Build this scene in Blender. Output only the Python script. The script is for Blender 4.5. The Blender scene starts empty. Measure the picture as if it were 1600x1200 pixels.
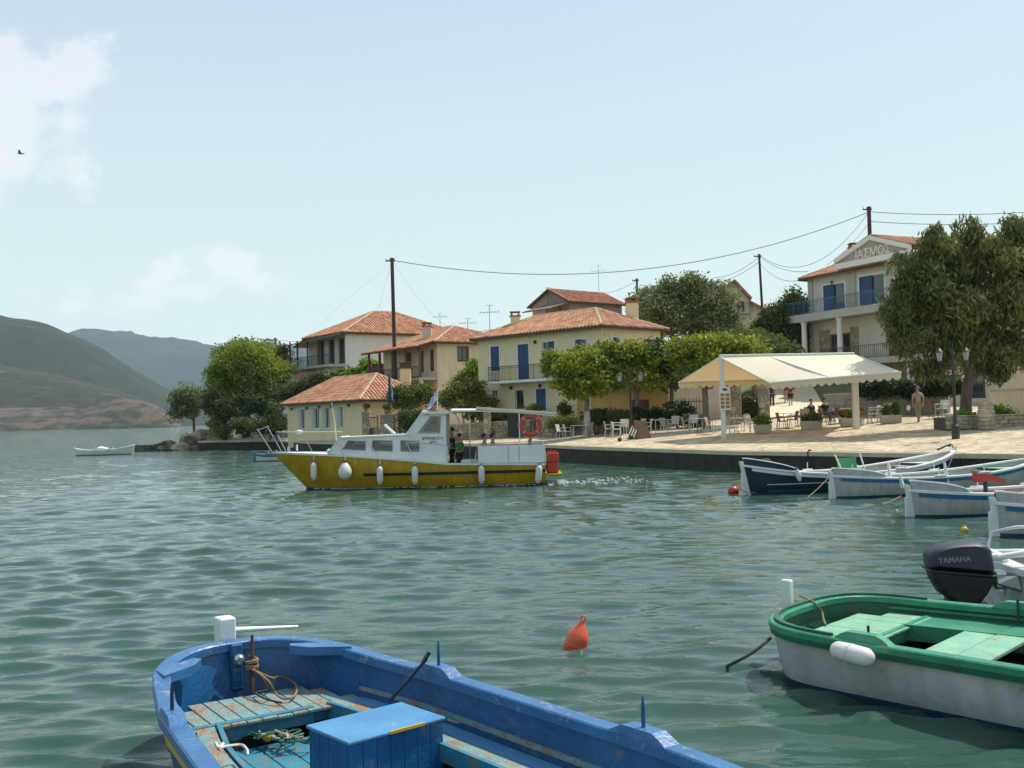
import bpy, math, random
import numpy as np
from mathutils import Vector, Matrix, noise as mnoise

random.seed(7)
RNG = np.random.default_rng(11)
SC = bpy.context.scene
COL = SC.collection
R = math.radians

# ------------------------------------------------------------------ camera
CAM_H, FPX = 2.5, 1600.0
ROLL, PITCH = R(1.4), R(1.805)
cd = bpy.data.cameras.new("camera")
cam = bpy.data.objects.new("camera", cd)
COL.objects.link(cam)
cd.sensor_fit = 'HORIZONTAL'
cd.sensor_width = 36.0
cd.lens = 36.0 * FPX / 1600.0
cd.clip_start = 0.1
cd.clip_end = 20000
cam.matrix_world = Matrix.Translation((0, 0, CAM_H)) @ Matrix.Rotation(R(90) + PITCH, 4, 'X') @ Matrix.Rotation(-ROLL, 4, 'Z')
SC.camera = cam

# ------------------------------------------------------------------ light
SUN_H = Vector((0.86, 0.51, 0)).normalized()
SUN_EL = R(59)
SKY_STRENGTH = 0.12
sl = bpy.data.lights.new("sun", 'SUN')
sl.energy = 4.4
sl.angle = R(0.6)
sl.color = (1.0, 0.95, 0.86)
sun = bpy.data.objects.new("sun", sl)
COL.objects.link(sun)
sdir = Vector((SUN_H.x * math.cos(SUN_EL), SUN_H.y * math.cos(SUN_EL), math.sin(SUN_EL)))
sun.rotation_euler = sdir.to_track_quat('Z', 'Y').to_euler()
sun.location = (0, 0, 60)

SC.view_settings.view_transform = 'Standard'
SC.view_settings.look = 'None'
SC.view_settings.gamma = 1.0
SC.view_settings.exposure = 0.17
SC.view_settings.use_curve_mapping = False
SC.render.engine = 'CYCLES'
SC.cycles.max_bounces = 6
SC.cycles.volume_bounces = 1
SC.cycles.transparent_max_bounces = 8
SC.cycles.caustics_reflective = False
SC.cycles.caustics_refractive = False
SC.cycles.sample_clamp_indirect = 6.0


def ray(px, py):
 """direction of the sight line through a point of the photograph (1600 x 1200)"""
 u = px - 800.0
 v = 600.0 - py
 a = u * math.cos(ROLL) + v * math.sin(ROLL)
 b = -u * math.sin(ROLL) + v * math.cos(ROLL)
 return Vector((a, FPX * math.cos(PITCH) - b * math.sin(PITCH), FPX * math.sin(PITCH) + b * math.cos(PITCH)))


def G(px, py, z):
 r = ray(px, py)
 t = (z - CAM_H) / r.z
 return Vector((r.x * t, r.y * t, z))


def D(px, py, Y):
 r = ray(px, py)
 t = Y / r.y
 return Vector((r.x * t, Y, CAM_H + r.z * t))


# ------------------------------------------------------------------ world
W = bpy.data.worlds.new("World")
SC.world = W
W.use_nodes = True
wt = W.node_tree
wt.nodes.clear()


def wn(t, **k):
 n = wt.nodes.new(t)
 for a, b in k.items():
  setattr(n, a, b)
 return n


def wmath(op, a, b=None, c=None, clamp=False):
 n = wn('ShaderNodeMath', operation=op)
 n.use_clamp = clamp
 for i, x in enumerate((a, b, c)):
  if x is None:
   continue
  if isinstance(x, (int, float)):
   n.inputs[i].default_value = x
  else:
   wt.links.new(x, n.inputs[i])
 return n.outputs[0]


wo = wn('ShaderNodeOutputWorld')
bg = wn('ShaderNodeBackground')
sky = wn('ShaderNodeTexSky')
sky.sky_type = 'NISHITA'
sky.sun_disc = False
sky.sun_elevation = SUN_EL
sky.sun_rotation = math.atan2(SUN_H.x, SUN_H.y)
sky.air_density = 1.0
sky.dust_density = 3.0
sky.ozone_density = 1.5
wt.links.new(bg.outputs[0], wo.inputs[0])
tc = wn('ShaderNodeTexCoord')
sp = wn('ShaderNodeSeparateXYZ')
wt.links.new(tc.outputs['Generated'], sp.inputs[0])
dx, dy, dz = sp.outputs
# pale summer haze mixed into the clear sky, thickest at the horizon
el = wmath('MAXIMUM', dz, 0.0)
hz = wmath('POWER', wmath('SUBTRACT', 1.0, el), 2.2)
hz = wmath('MULTIPLY_ADD', hz, 0.30, 0.62, clamp=True)
mixh = wn('ShaderNodeMix', data_type='RGBA')
wt.links.new(hz, mixh.inputs[0])
wt.links.new(sky.outputs[0], mixh.inputs[6])
ramp = wn('ShaderNodeValToRGB')
ramp.color_ramp.elements[0].position = 0.0
ramp.color_ramp.elements[0].color = (7.3, 8.05, 7.35, 1)
ramp.color_ramp.elements[1].position = 0.45
ramp.color_ramp.elements[1].color = (4.8, 5.8, 7.1, 1)
e = ramp.color_ramp.elements.new(0.17)
e.color = (6.05, 7.35, 7.1, 1)
wt.links.new(el, ramp.inputs[0])
wt.links.new(ramp.outputs[0], mixh.inputs[7])
# clouds: noise shaped by a few soft banks low over the bay
yy = wmath('MAXIMUM', dy, 0.02)
uu = wmath('DIVIDE', dx, yy)
vv = wmath('DIVIDE', dz, yy)
cmb = wn('ShaderNodeCombineXYZ')
wt.links.new(uu, cmb.inputs[0])
wt.links.new(vv, cmb.inputs[1])
nz = wn('ShaderNodeTexNoise')
nz.inputs['Scale'].default_value = 17.0
nz.inputs['Detail'].default_value = 9.0
nz.inputs['Roughness'].default_value = 0.58
wt.links.new(cmb.outputs[0], nz.inputs['Vector'])
nz2 = wn('ShaderNodeTexNoise')
nz2.inputs['Scale'].default_value = 5.0
nz2.inputs['Detail'].default_value = 5.0
wt.links.new(cmb.outputs[0], nz2.inputs['Vector'])


def bank(px, py, rx, ry, amp):
 r = ray(px, py)
 cu, cv = r.x / r.y, r.z / r.y
 a = wmath('DIVIDE', wmath('SUBTRACT', uu, cu), rx / 1600.0)
 b = wmath('DIVIDE', wmath('SUBTRACT', vv, cv), ry / 1600.0)
 d2 = wmath('ADD', wmath('MULTIPLY', a, a), wmath('MULTIPLY', b, b))
 return wmath('MULTIPLY', wmath('POWER', 2.718, wmath('MULTIPLY', d2, -1.0)), amp)


sc2 = wn('ShaderNodeSeparateColor')
nz3 = wn('ShaderNodeTexNoise')
nz3.inputs['Scale'].default_value = 9.0
nz3.inputs['Detail'].default_value = 7.0
nz3.inputs['Roughness'].default_value = 0.62
wt.links.new(cmb.outputs[0], nz3.inputs['Vector'])
wt.links.new(nz3.outputs['Color'], sc2.inputs[0])
uu = wmath('ADD', uu, wmath('MULTIPLY_ADD', sc2.outputs[0], .13, -.065))
vv = wmath('ADD', vv, wmath('MULTIPLY_ADD', sc2.outputs[1], .13, -.065))
acc = None
for b_ in [(10, 90, 80, 65, 1.15), (110, 110, 85, 55, 1.15), (40, 200, 90, 110, 0.9), (110, 265, 38, 50, 0.9), (0, 300, 40, 90, .6),
   (-120, 180, 150, 170, .9),
   (268, 420, 55, 26, 1.1), (365, 428, 52, 26, 1.1), (200, 455, 200, 30, 0.75), (330, 458, 170, 22, .8),
   (560, 470, 90, 14, .25)]:
 q = bank(*b_)
 acc = q if acc is None else wmath('MAXIMUM', acc, q)
dens = wmath('MULTIPLY_ADD', nz.outputs[0], 3.0, -1.45)
dens = wmath('ADD', dens, wmath('MULTIPLY_ADD', nz2.outputs[0], 1.3, -0.65))
dens = wmath('ADD', wmath('MULTIPLY', acc, 1.2), wmath('MULTIPLY', dens, wmath('MULTIPLY', acc, 2.0, clamp=True)))
mr = wn('ShaderNodeMapRange')
mr.interpolation_type = 'SMOOTHSTEP'
wt.links.new(dens, mr.inputs[0])
mr.inputs[1].default_value = 0.30
mr.inputs[2].default_value = 1.15
mr.inputs[3].default_value = 0.0
mr.inputs[4].default_value = 0.50
cmask = wmath('MULTIPLY', mr.outputs[0], wmath('GREATER_THAN', dy, 0.05))
mixc = wn('ShaderNodeMix', data_type='RGBA')
wt.links.new(cmask, mixc.inputs[0])
wt.links.new(mixh.outputs[2], mixc.inputs[6])
mixc.inputs[7].default_value = (8.0, 7.7, 7.9, 1)
wt.links.new(mixc.outputs[2], bg.inputs[0])
bg.inputs[1].default_value = SKY_STRENGTH


# ------------------------------------------------------------------ materials
def rgb(r, g, b):
 """sRGB 0-255 to linear"""
 f = lambda c: (c / 255.0 / 12.92) if c <= 10 else ((c / 255.0 + 0.055) / 1.055) ** 2.4
 return (f(r), f(g), f(b))


_M = {}


def mat(name, c, c2=None, rough=0.7, scale=3.0, amount=0.5, bump=0.0, bscale=30.0, metal=0.0, spec=0.5, coord='Object',
  island=0.0, trans=0.0, emit=None, detail=5.0, stretch=None, c3=None, c3t=(0.6, 0.66), c3s=2.0, vor=None, coat=0.0, streak=0.0, ttint=None):
 """procedural Principled material: colour noise between c and c2, optional worn third colour, bump, per-piece variation"""
 if name in _M:
  return _M[name]
 m = bpy.data.materials.new(name)
 m.use_nodes = True
 nt = m.node_tree
 N = nt.nodes
 Lk = nt.links.new
 p = N['Principled BSDF']
 p.inputs['Roughness'].default_value = rough
 p.inputs['Metallic'].default_value = metal
 p.inputs['Specular IOR Level'].default_value = spec
 if coat:
  p.inputs['Coat Weight'].default_value = coat
  p.inputs['Coat Roughness'].default_value = 0.15
 t = N.new('ShaderNodeTexCoord')
 vec = t.outputs[coord]
 if stretch:
  mp = N.new('ShaderNodeMapping')
  mp.inputs['Scale'].default_value = stretch
  Lk(vec, mp.inputs[0])
  vec = mp.outputs[0]
 c2 = c2 or tuple(x * 0.75 for x in c)
 nn = N.new('ShaderNodeTexNoise')
 nn.inputs['Scale'].default_value = scale
 nn.inputs['Detail'].default_value = detail
 nn.inputs['Roughness'].default_value = 0.6
 Lk(vec, nn.inputs['Vector'])
 mr = N.new('ShaderNodeMapRange')
 Lk(nn.outputs[0], mr.inputs[0])
 mr.inputs[1].default_value = 0.35
 mr.inputs[2].default_value = 0.68
 mr.inputs[4].default_value = amount * 2
 mr.clamp = True
 mx = N.new('ShaderNodeMix')
 mx.data_type = 'RGBA'
 Lk(mr.outputs[0], mx.inputs[0])
 mx.inputs[6].default_value = (*c, 1)
 mx.inputs[7].default_value = (*c2, 1)
 out = mx.outputs[2]
 hgt = nn.outputs[0]
 if vor:
  vs, vc, vw = vor       # scale, joint colour, joint width
  v = N.new('ShaderNodeTexVoronoi')
  v.feature = 'DISTANCE_TO_EDGE'
  v.inputs['Scale'].default_value = vs
  Lk(vec, v.inputs['Vector'])
  v2 = N.new('ShaderNodeTexVoronoi')
  v2.inputs['Scale'].default_value = vs
  Lk(vec, v2.inputs['Vector'])
  sx = N.new('ShaderNodeSeparateColor')
  Lk(v2.outputs['Color'], sx.inputs[0])
  mv = N.new('ShaderNodeMix')
  mv.data_type = 'RGBA'
  mv.blend_type = 'MULTIPLY'
  mv.inputs[0].default_value = 1.0
  mr3 = N.new('ShaderNodeMapRange')
  Lk(sx.outputs[0], mr3.inputs[0])
  mr3.inputs[3].default_value = 0.62
  mr3.inputs[4].default_value = 1.15
  Lk(out, mv.inputs[6])
  Lk(mr3.outputs[0], mv.inputs[7])
  mj = N.new('ShaderNodeMix')
  mj.data_type = 'RGBA'
  mr4 = N.new('ShaderNodeMapRange')
  Lk(v.outputs[0], mr4.inputs[0])
  mr4.inputs[1].default_value = vw * 0.4
  mr4.inputs[2].default_value = vw
  Lk(mr4.outputs[0], mj.inputs[0])
  mj.inputs[6].default_value = (*vc, 1)
  Lk(mv.outputs[2], mj.inputs[7])
  out = mj.outputs[2]
  hgt = mr4.outputs[0]
 if c3:
  n3 = N.new('ShaderNodeTexNoise')
  n3.inputs['Scale'].default_value = c3s
  n3.inputs['Detail'].default_value = 9.0
  n3.inputs['Roughness'].default_value = 0.7
  Lk(vec, n3.inputs['Vector'])
  r3 = N.new('ShaderNodeMapRange')
  Lk(n3.outputs[0], r3.inputs[0])
  r3.inputs[1].default_value = c3t[0]
  r3.inputs[2].default_value = c3t[1]
  m3 = N.new('ShaderNodeMix')
  m3.data_type = 'RGBA'
  Lk(r3.outputs[0], m3.inputs[0])
  Lk(out, m3.inputs[6])
  m3.inputs[7].default_value = (*c3, 1)
  out = m3.outputs[2]
 if streak:
  ms = N.new('ShaderNodeMapping')
  ms.inputs['Scale'].default_value = (4.0, 4.0, 0.35)
  Lk(t.outputs[coord], ms.inputs[0])
  ns = N.new('ShaderNodeTexNoise')
  ns.inputs['Scale'].default_value = 2.0
  ns.inputs['Detail'].default_value = 6.0
  Lk(ms.outputs[0], ns.inputs['Vector'])
  rs = N.new('ShaderNodeMapRange')
  Lk(ns.outputs[0], rs.inputs[0])
  rs.inputs[1].default_value = 0.35
  rs.inputs[2].default_value = 0.75
  rs.inputs[3].default_value = 1.0
  rs.inputs[4].default_value = 1.0 - streak
  mm = N.new('ShaderNodeMix')
  mm.data_type = 'RGBA'
  mm.blend_type = 'MULTIPLY'
  mm.inputs[0].default_value = 1.0
  Lk(out, mm.inputs[6])
  Lk(rs.outputs[0], mm.inputs[7])
  out = mm.outputs[2]
 if island:
  g = N.new('ShaderNodeNewGeometry')
  hs = N.new('ShaderNodeHueSaturation')
  a = N.new('ShaderNodeMapRange')
  Lk(g.outputs['Random Per Island'], a.inputs[0])
  a.inputs[3].default_value = 1.0 - island
  a.inputs[4].default_value = 1.0 + island
  Lk(a.outputs[0], hs.inputs['Value'])
  b = N.new('ShaderNodeMath')
  b.operation = 'MULTIPLY'
  b.inputs[1].default_value = 7.31
  Lk(g.outputs['Random Per Island'], b.inputs[0])
  b2 = N.new('ShaderNodeMath')
  b2.operation = 'FRACT'
  Lk(b.outputs[0], b2.inputs[0])
  a2 = N.new('ShaderNodeMapRange')
  Lk(b2.outputs[0], a2.inputs[0])
  a2.inputs[3].default_value = 0.5 - island * 0.05
  a2.inputs[4].default_value = 0.5 + island * 0.05
  Lk(a2.outputs[0], hs.inputs['Hue'])
  Lk(out, hs.inputs['Color'])
  out = hs.outputs[0]
 Lk(out, p.inputs['Base Color'])
 if bump:
  nb = N.new('ShaderNodeTexNoise')
  nb.inputs['Scale'].default_value = bscale
  nb.inputs['Detail'].default_value = 6.0
  Lk(vec, nb.inputs['Vector'])
  if vor:
   ad = N.new('ShaderNodeMath')
   ad.operation = 'MULTIPLY_ADD'
   Lk(nb.outputs[0], ad.inputs[0])
   ad.inputs[1].default_value = 0.4
   Lk(hgt, ad.inputs[2])
   hh = ad.outputs[0]
  else:
   hh = nb.outputs[0]
  bp = N.new('ShaderNodeBump')
  bp.inputs['Strength'].default_value = bump
  bp.inputs['Distance'].default_value = 0.03
  Lk(hh, bp.inputs['Height'])
  Lk(bp.outputs[0], p.inputs['Normal'])
 if trans:
  tr = N.new('ShaderNodeBsdfTranslucent')
  Lk(out, tr.inputs[0])
  if ttint:
   tm = N.new('ShaderNodeMix')
   tm.data_type = 'RGBA'
   tm.blend_type = 'MULTIPLY'
   tm.inputs[0].default_value = 1.0
   Lk(out, tm.inputs[6])
   tm.inputs[7].default_value = (*ttint, 1)
   Lk(tm.outputs[2], tr.inputs[0])
  ms = N.new('ShaderNodeMixShader')
  ms.inputs[0].default_value = trans
  Lk(p.outputs[0], ms.inputs[1])
  Lk(tr.outputs[0], ms.inputs[2])
  Lk(ms.outputs[0], N['Material Output'].inputs[0])
 if emit:
  p.inputs['Emission Color'].default_value = (*emit[:3], 1)
  p.inputs['Emission Strength'].default_value = emit[3]
 _M[name] = m
 return m


def glass_mat(name, c, rough=0.06, alpha=0.45):
 """window glass: dark tint, mirror-like, partly see-through"""
 if name in _M:
  return _M[name]
 m = bpy.data.materials.new(name)
 m.use_nodes = True
 p = m.node_tree.nodes['Principled BSDF']
 p.inputs['Base Color'].default_value = (*c, 1)
 p.inputs['Roughness'].default_value = rough
 p.inputs['Alpha'].default_value = alpha
 p.inputs['Specular IOR Level'].default_value = 0.8
 _M[name] = m
 return m


# ------------------------------------------------------------------ objects
_MW = {}


def thing(name, label, cat, loc=(0, 0, 0), rotz=0.0, group=None, rot=None):
 o = bpy.data.objects.new(name, None)
 o.empty_display_size = 0.2
 COL.objects.link(o)
 o.location = loc
 o.rotation_euler = rot if rot else (0, 0, rotz)
 o['label'] = label
 o['category'] = cat
 o['kind'] = 'thing'
 if group:
  o['group'] = group
 _MW[o.name] = Matrix.LocRotScale(Vector(loc), o.rotation_euler, None)
 return o


def tag(o, label=None, cat=None, group=None, kind=None):
 if label:
  o['label'] = label
 if cat:
  o['category'] = cat
 if group:
  o['group'] = group
 if kind:
  o['kind'] = kind
 return o


def mw(o):
 m = _MW.get(o.name)
 if m is None:
  m = Matrix.LocRotScale(o.location, o.rotation_euler, None)
  if o.parent:
   m = mw(o.parent) @ m
  _MW[o.name] = m
 return m


def dup(root, loc, rotz=0.0, label=None, group=None, scale=None):
 def cp(o, par):
  c = o.copy()
  COL.objects.link(c)
  c.parent = par
  for ch in o.children:
   cp(ch, c)
  return c
 r = cp(root, None)
 r.location = loc
 r.rotation_euler = (root.rotation_euler.x, root.rotation_euler.y, rotz)
 if scale:
  r.scale = (scale,) * 3 if isinstance(scale, (int, float)) else scale
 if label:
  r['label'] = label
 if group:
  r['group'] = group
 return r


class MB:
 def __init__(s):
  s.v = []
  s.f = []
  s.m = []
  s.n = 0

 def add(s, verts, faces, mi=0, M=None):
  o = s.n
  if M is not None:
   verts = [M @ Vector(q) for q in verts]
  s.v.extend([tuple(q) for q in verts])
  s.f.extend([tuple(i + o for i in q) for q in faces])
  s.m.extend([mi] * len(faces))
  s.n += len(verts)
  return s

 def box(s, x0, y0, z0, x1, y1, z1, mi=0, M=None):
  v = [(x0, y0, z0), (x1, y0, z0), (x1, y1, z0), (x0, y1, z0), (x0, y0, z1), (x1, y0, z1), (x1, y1, z1), (x0, y1, z1)]
  f = [(0, 3, 2, 1), (4, 5, 6, 7), (0, 1, 5, 4), (1, 2, 6, 5), (2, 3, 7, 6), (3, 0, 4, 7)]
  return s.add(v, f, mi, M)

 def bbox(s, x0, y0, z0, x1, y1, z1, b=0.01, mi=0, M=None):
  """box with chamfered vertical and top edges"""
  b = min(b, (x1 - x0) * .45, (y1 - y0) * .45, (z1 - z0) * .45)
  def ring(i, z):
   return [(x0 + i, y0 + b + i * 0, z), (x0 + b, y0 + i, z), (x1 - b, y0 + i, z), (x1 - i, y0 + b, z), (x1 - i, y1 - b, z), (x1 - b, y1 - i, z), (x0 + b, y1 - i, z), (x0 + i, y1 - b, z)]
  v = ring(b * .7, z0) + ring(0, z0 + b) + ring(0, z1 - b) + ring(b * .7, z1)
  f = []
  for k in range(3):
   for i in range(8):
    j = (i + 1) % 8
    f.append((k * 8 + i, k * 8 + j, k * 8 + 8 + j, k * 8 + 8 + i))
  f.append(tuple(range(24, 32)))
  f.append(tuple(reversed(range(0, 8))))
  return s.add(v, f, mi, M)

 def prism(s, poly, z0, z1, mi=0, M=None):
  n = len(poly)
  v = [(p[0], p[1], z0) for p in poly] + [(p[0], p[1], z1) for p in poly]
  f = [tuple(reversed(range(n))), tuple(range(n, 2 * n))]
  for i in range(n):
   j = (i + 1) % n
   f.append((i, j, n + j, n + i))
  return s.add(v, f, mi, M)

 def slab(s, quad, thick, mi=0):
  """thickened 3-D polygon"""
  q = [Vector(p) for p in quad]
  nrm = (q[1] - q[0]).cross(q[2] - q[0]).normalized() * thick
  n = len(q)
  v = q + [p - nrm for p in q]
  f = [tuple(range(n)), tuple(reversed(range(n, 2 * n)))]
  for i in range(n):
   j = (i + 1) % n
   f.append((j, i, n + i, n + j))
  return s.add(v, f, mi)

 def tube(s, pts, r, n=8, mi=0, cap=True, M=None, flat=1.0):
  pts = [Vector(p) for p in pts]
  if isinstance(r, (int, float)):
   r = [r] * len(pts)
  v, f = [], []
  prev = None
  for i, p in enumerate(pts):
   d = (pts[min(i + 1, len(pts) - 1)] - pts[max(i - 1, 0)])
   if d.length < 1e-9:
    d = Vector((0, 0, 1))
   d.normalize()
   if prev is None:
    a = Vector((0, 0, 1)) if abs(d.z) < 0.9 else Vector((1, 0, 0))
    x = d.cross(a).normalized()
   else:
    x = (prev - d * prev.dot(d))
    x = x.normalized() if x.length > 1e-6 else d.orthogonal().normalized()
   prev = x
   y = d.cross(x)
   for k in range(n):
    t = 2 * math.pi * k / n
    v.append(p + x * (math.cos(t) * r[i]) + y * (math.sin(t) * r[i] * flat))
  for i in range(len(pts) - 1):
   for k in range(n):
    k2 = (k + 1) % n
    f.append((i * n + k, i * n + k2, (i + 1) * n + k2, (i + 1) * n + k))
  if cap:
   f.append(tuple(reversed(range(n))))
   f.append(tuple(range((len(pts) - 1) * n, len(pts) * n)))
  return s.add(v, f, mi, M)

 def lathe(s, prof, n=16, mi=0, M=None, sy=1.0):
  v, f = [], []
  for (r, z) in prof:
   for k in range(n):
    t = 2 * math.pi * k / n
    v.append((r * math.cos(t), r * math.sin(t) * sy, z))
  for i in range(len(prof) - 1):
   for k in range(n):
    k2 = (k + 1) % n
    f.append((i * n + k, i * n + k2, (i + 1) * n + k2, (i + 1) * n + k))
  f.append(tuple(reversed(range(n))))
  f.append(tuple(range((len(prof) - 1) * n, len(prof) * n)))
  return s.add(v, f, mi, M)

 def ball(s, c, r, n=12, mi=0, sz=None, M=None):
  rz = sz if sz else r
  T = Matrix.Translation(c)
  if M is not None:
   T = M @ T
  k = max(4, n // 2)
  prof = [(max(1e-4, r * math.sin(math.pi * i / k)), -rz * math.cos(math.pi * i / k)) for i in range(k + 1)]
  return s.lathe(prof, n, mi, T)

 def grid(s, P, mi=0, closed_u=False, flip=False):
  """P[i][j] -> Vector"""
  a, b = len(P), len(P[0])
  v = [q for row in P for q in row]
  f = []
  for i in range(a - 1):
   for j in range(b - 1 + (1 if closed_u else 0)):
    j2 = (j + 1) % b
    q = (i * b + j, i * b + j2, (i + 1) * b + j2, (i + 1) * b + j)
    f.append(q[::-1] if flip else q)
  return s.add(v, f, mi)

 def build(s, name, mats, parent=None, world=False, smooth=False, kind=None):
  me = bpy.data.meshes.new(name)
  me.from_pydata(s.v, [], s.f)
  if world and parent is not None:
   me.transform(mw(parent).inverted())
  if not isinstance(mats, (list, tuple)):
   mats = [mats]
  for m in mats:
   me.materials.append(m)
  if len(mats) > 1:
   me.polygons.foreach_set('material_index', s.m)
  if smooth:
   me.polygons.foreach_set('use_smooth', [True] * len(me.polygons))
   try:
    me.set_sharp_from_angle(angle=R(smooth if smooth is not True else 45))
   except Exception:
    pass
  me.update()
  o = bpy.data.objects.new(name, me)
  COL.objects.link(o)
  if parent is not None:
   o.parent = parent
  if kind:
   o['kind'] = kind
  return o


def npmesh(name, verts, quads, mats, parent=None, smooth=False, world=False, kind=None):
 """fast mesh from numpy arrays: verts (n,3), quads (m,k)"""
 me = bpy.data.meshes.new(name)
 nv, nf, k = len(verts), len(quads), quads.shape[1]
 me.vertices.add(nv)
 me.vertices.foreach_set('co', np.asarray(verts, dtype=np.float32).ravel())
 me.loops.add(nf * k)
 me.loops.foreach_set('vertex_index', np.asarray(quads, dtype=np.int32).ravel())
 me.polygons.add(nf)
 me.polygons.foreach_set('loop_start', np.arange(0, nf * k, k, dtype=np.int32))
 me.polygons.foreach_set('loop_total', np.full(nf, k, dtype=np.int32))
 if smooth:
  me.polygons.foreach_set('use_smooth', np.ones(nf, dtype=bool))
 me.update(calc_edges=True)
 if world and parent is not None:
  me.transform(mw(parent).inverted())
 for m in (mats if isinstance(mats, (list, tuple)) else [mats]):
  me.materials.append(m)
 o = bpy.data.objects.new(name, me)
 COL.objects.link(o)
 if parent is not None:
  o.parent = parent
 if kind:
  o['kind'] = kind
 return o


def text_mesh(name, body, size, mt, M, parent, depth=0.004, world=True, font_bold=0.0):
 cu = bpy.data.curves.new('lettering', 'FONT')
 cu.body = body
 cu.size = size
 cu.extrude = depth
 cu.offset = font_bold
 cu.align_x = 'CENTER'
 cu.align_y = 'CENTER'
 o = bpy.data.objects.new('lettering', cu)
 COL.objects.link(o)
 dg = bpy.context.evaluated_depsgraph_get()
 me = bpy.data.meshes.new_from_object(o.evaluated_get(dg))
 COL.objects.unlink(o)
 bpy.data.objects.remove(o)
 me.transform(M)
 if world and parent is not None:
  me.transform(mw(parent).inverted())
 me.materials.clear()
 me.materials.append(mt)
 r = bpy.data.objects.new(name, me)
 COL.objects.link(r)
 r.parent = parent
 return r


def V(*a):
 return Vector(a)
# ================================================================== MATERIALS
m_wall_cream = mat('wall_cream', (.76, .65, .40), (.69, .58, .35), .9, .7, .6, bump=.15, bscale=25, streak=.10, c3=(.45, .40, .26), c3t=(.62, .8), c3s=.8)
m_wall_cream2 = mat('wall_cream_small_house', (.74, .62, .37), (.66, .55, .32), .9, .8, .6, bump=.15, bscale=25, streak=.12, c3=(.42, .37, .23), c3t=(.62, .8), c3s=.8)
m_wall_white = mat('wall_white', (.76, .75, .70), (.69, .68, .63), .9, .6, .6, bump=.12, bscale=25, streak=.10)
m_wall_mid = mat('wall_pale_ochre', (.70, .61, .44), (.61, .53, .38), .9, .8, .6, bump=.15, bscale=25, streak=.14)
m_wall_grey = mat('wall_greyish', (.58, .54, .47), (.51, .48, .41), .9, .7, .5, bump=.12, streak=.1)
m_wall_brown = mat('wall_brown_blockwork', (.33, .25, .19), (.28, .21, .16), .95, 2.0, .6, bump=.3)
m_wall_ochre = mat('wall_ochre', (.55, .36, .12), (.47, .30, .10), .9, .9, .6, bump=.15, streak=.12)
m_stone = mat('rubble_stone', (.44, .36, .25), (.34, .29, .21), .92, 1.2, .7, bump=.8, bscale=18, vor=(3.2, (.23, .20, .16), .07))
m_stone_pale = mat('pale_masonry', (.50, .43, .31), (.41, .36, .27), .92, 1.5, .7, bump=.6, bscale=18, vor=(2.6, (.33, .29, .22), .05))
m_tile = mat('clay_tile', (.53, .275, .155), (.42, .205, .11), .85, 1.2, .7, island=.30, bump=.2, bscale=30)
m_tile_dark = mat('old_clay_tile', (.40, .16, .09), (.29, .12, .07), .88, 1.2, .7, island=.30, bump=.2)
m_tile_ridge = mat('mortared_ridge_tile', (.50, .25, .14), (.42, .34, .25), .9, 6.0, .8, island=.2)
m_slate = mat('brown_roof', (.16, .11, .09), (.12, .09, .07), .9, 2, .5, island=.25)
m_eave = mat('eave_timber', (.13, .075, .05), (.10, .055, .04), .8, 4, .6)
m_blue_paint = mat('blue_shutter_paint', (.020, .075, .20), (.016, .06, .16), .55, 2, .6, streak=.1)
m_blue_dark = mat('navy_joinery', (.015, .035, .08), (.012, .03, .06), .5, 2, .5)
m_white_paint = mat('white_paint', (.72, .72, .68), (.66, .66, .62), .55, 3, .5)
m_pale_blue = mat('pale_blue_shutter', (.40, .50, .52), (.34, .44, .47), .6, 3, .5)
m_brown_wood = mat('brown_joinery', (.13, .07, .045), (.09, .05, .03), .6, 4, .6, stretch=(1, 1, .2))
m_glass_dark = mat('window_glass', (.03, .04, .045), (.02, .03, .035), .08, 1.0, .5, spec=.9)
m_iron = mat('black_iron', (.022, .025, .028), (.03, .028, .025), .5, 8, .5)
m_concrete = mat('concrete', (.46, .44, .38), (.38, .37, .32), .9, 1.5, .6, bump=.2, bscale=25, streak=.1)
m_pole = mat('creosoted_pole', (.075, .052, .038), (.05, .036, .028), .9, 3, .7, stretch=(3, 3, .3), bump=.3)
m_bark = mat('bark', (.17, .115, .075), (.10, .07, .048), .95, 4, .7, stretch=(2, 2, .4), bump=.8, bscale=14)
m_bark_grey = mat('grey_bark', (.20, .17, .13), (.13, .11, .09), .95, 4, .7, stretch=(2, 2, .4), bump=.8, bscale=14)
m_whitewash = mat('whitewashed_bark', (.50, .48, .42), (.36, .34, .28), .95, 4, .7, bump=.5, bscale=14)
m_canvas = mat('cream_awning_canvas', (.82, .76, .58), (.78, .72, .54), .85, .8, .4, trans=.20, ttint=(.80, .52, .26))
m_canvas_under = mat('awning_valance', (.66, .60, .44), (.62, .56, .40), .85, .8, .4, trans=.22, ttint=(.85, .6, .3))
m_metal_white = mat('white_steel', (.68, .68, .64), (.62, .62, .58), .45, 3, .4)
m_wicker = mat('pale_wicker', (.42, .37, .29), (.33, .29, .22), .8, 12, .6, bump=.4, bscale=60)
m_wicker_white = mat('white_plastic_chair', (.62, .62, .58), (.56, .56, .52), .5, 3, .4)
m_wicker_dark = mat('brown_wicker', (.17, .115, .08), (.12, .08, .055), .85, 12, .6, bump=.4, bscale=60)
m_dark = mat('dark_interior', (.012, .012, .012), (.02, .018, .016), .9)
m_skin = mat('skin', (.42, .24, .16), (.38, .21, .14), .6, 5, .3)
m_hair = mat('dark_hair', (.025, .017, .012), (.015, .01, .008), .7)


# foliage materials
def leaf_mat(name, c, c2, isl=.35, tr=.35):
 return mat(name, c, c2, .6, .55, .55, island=isl, trans=tr, spec=.25, detail=3.0)


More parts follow.
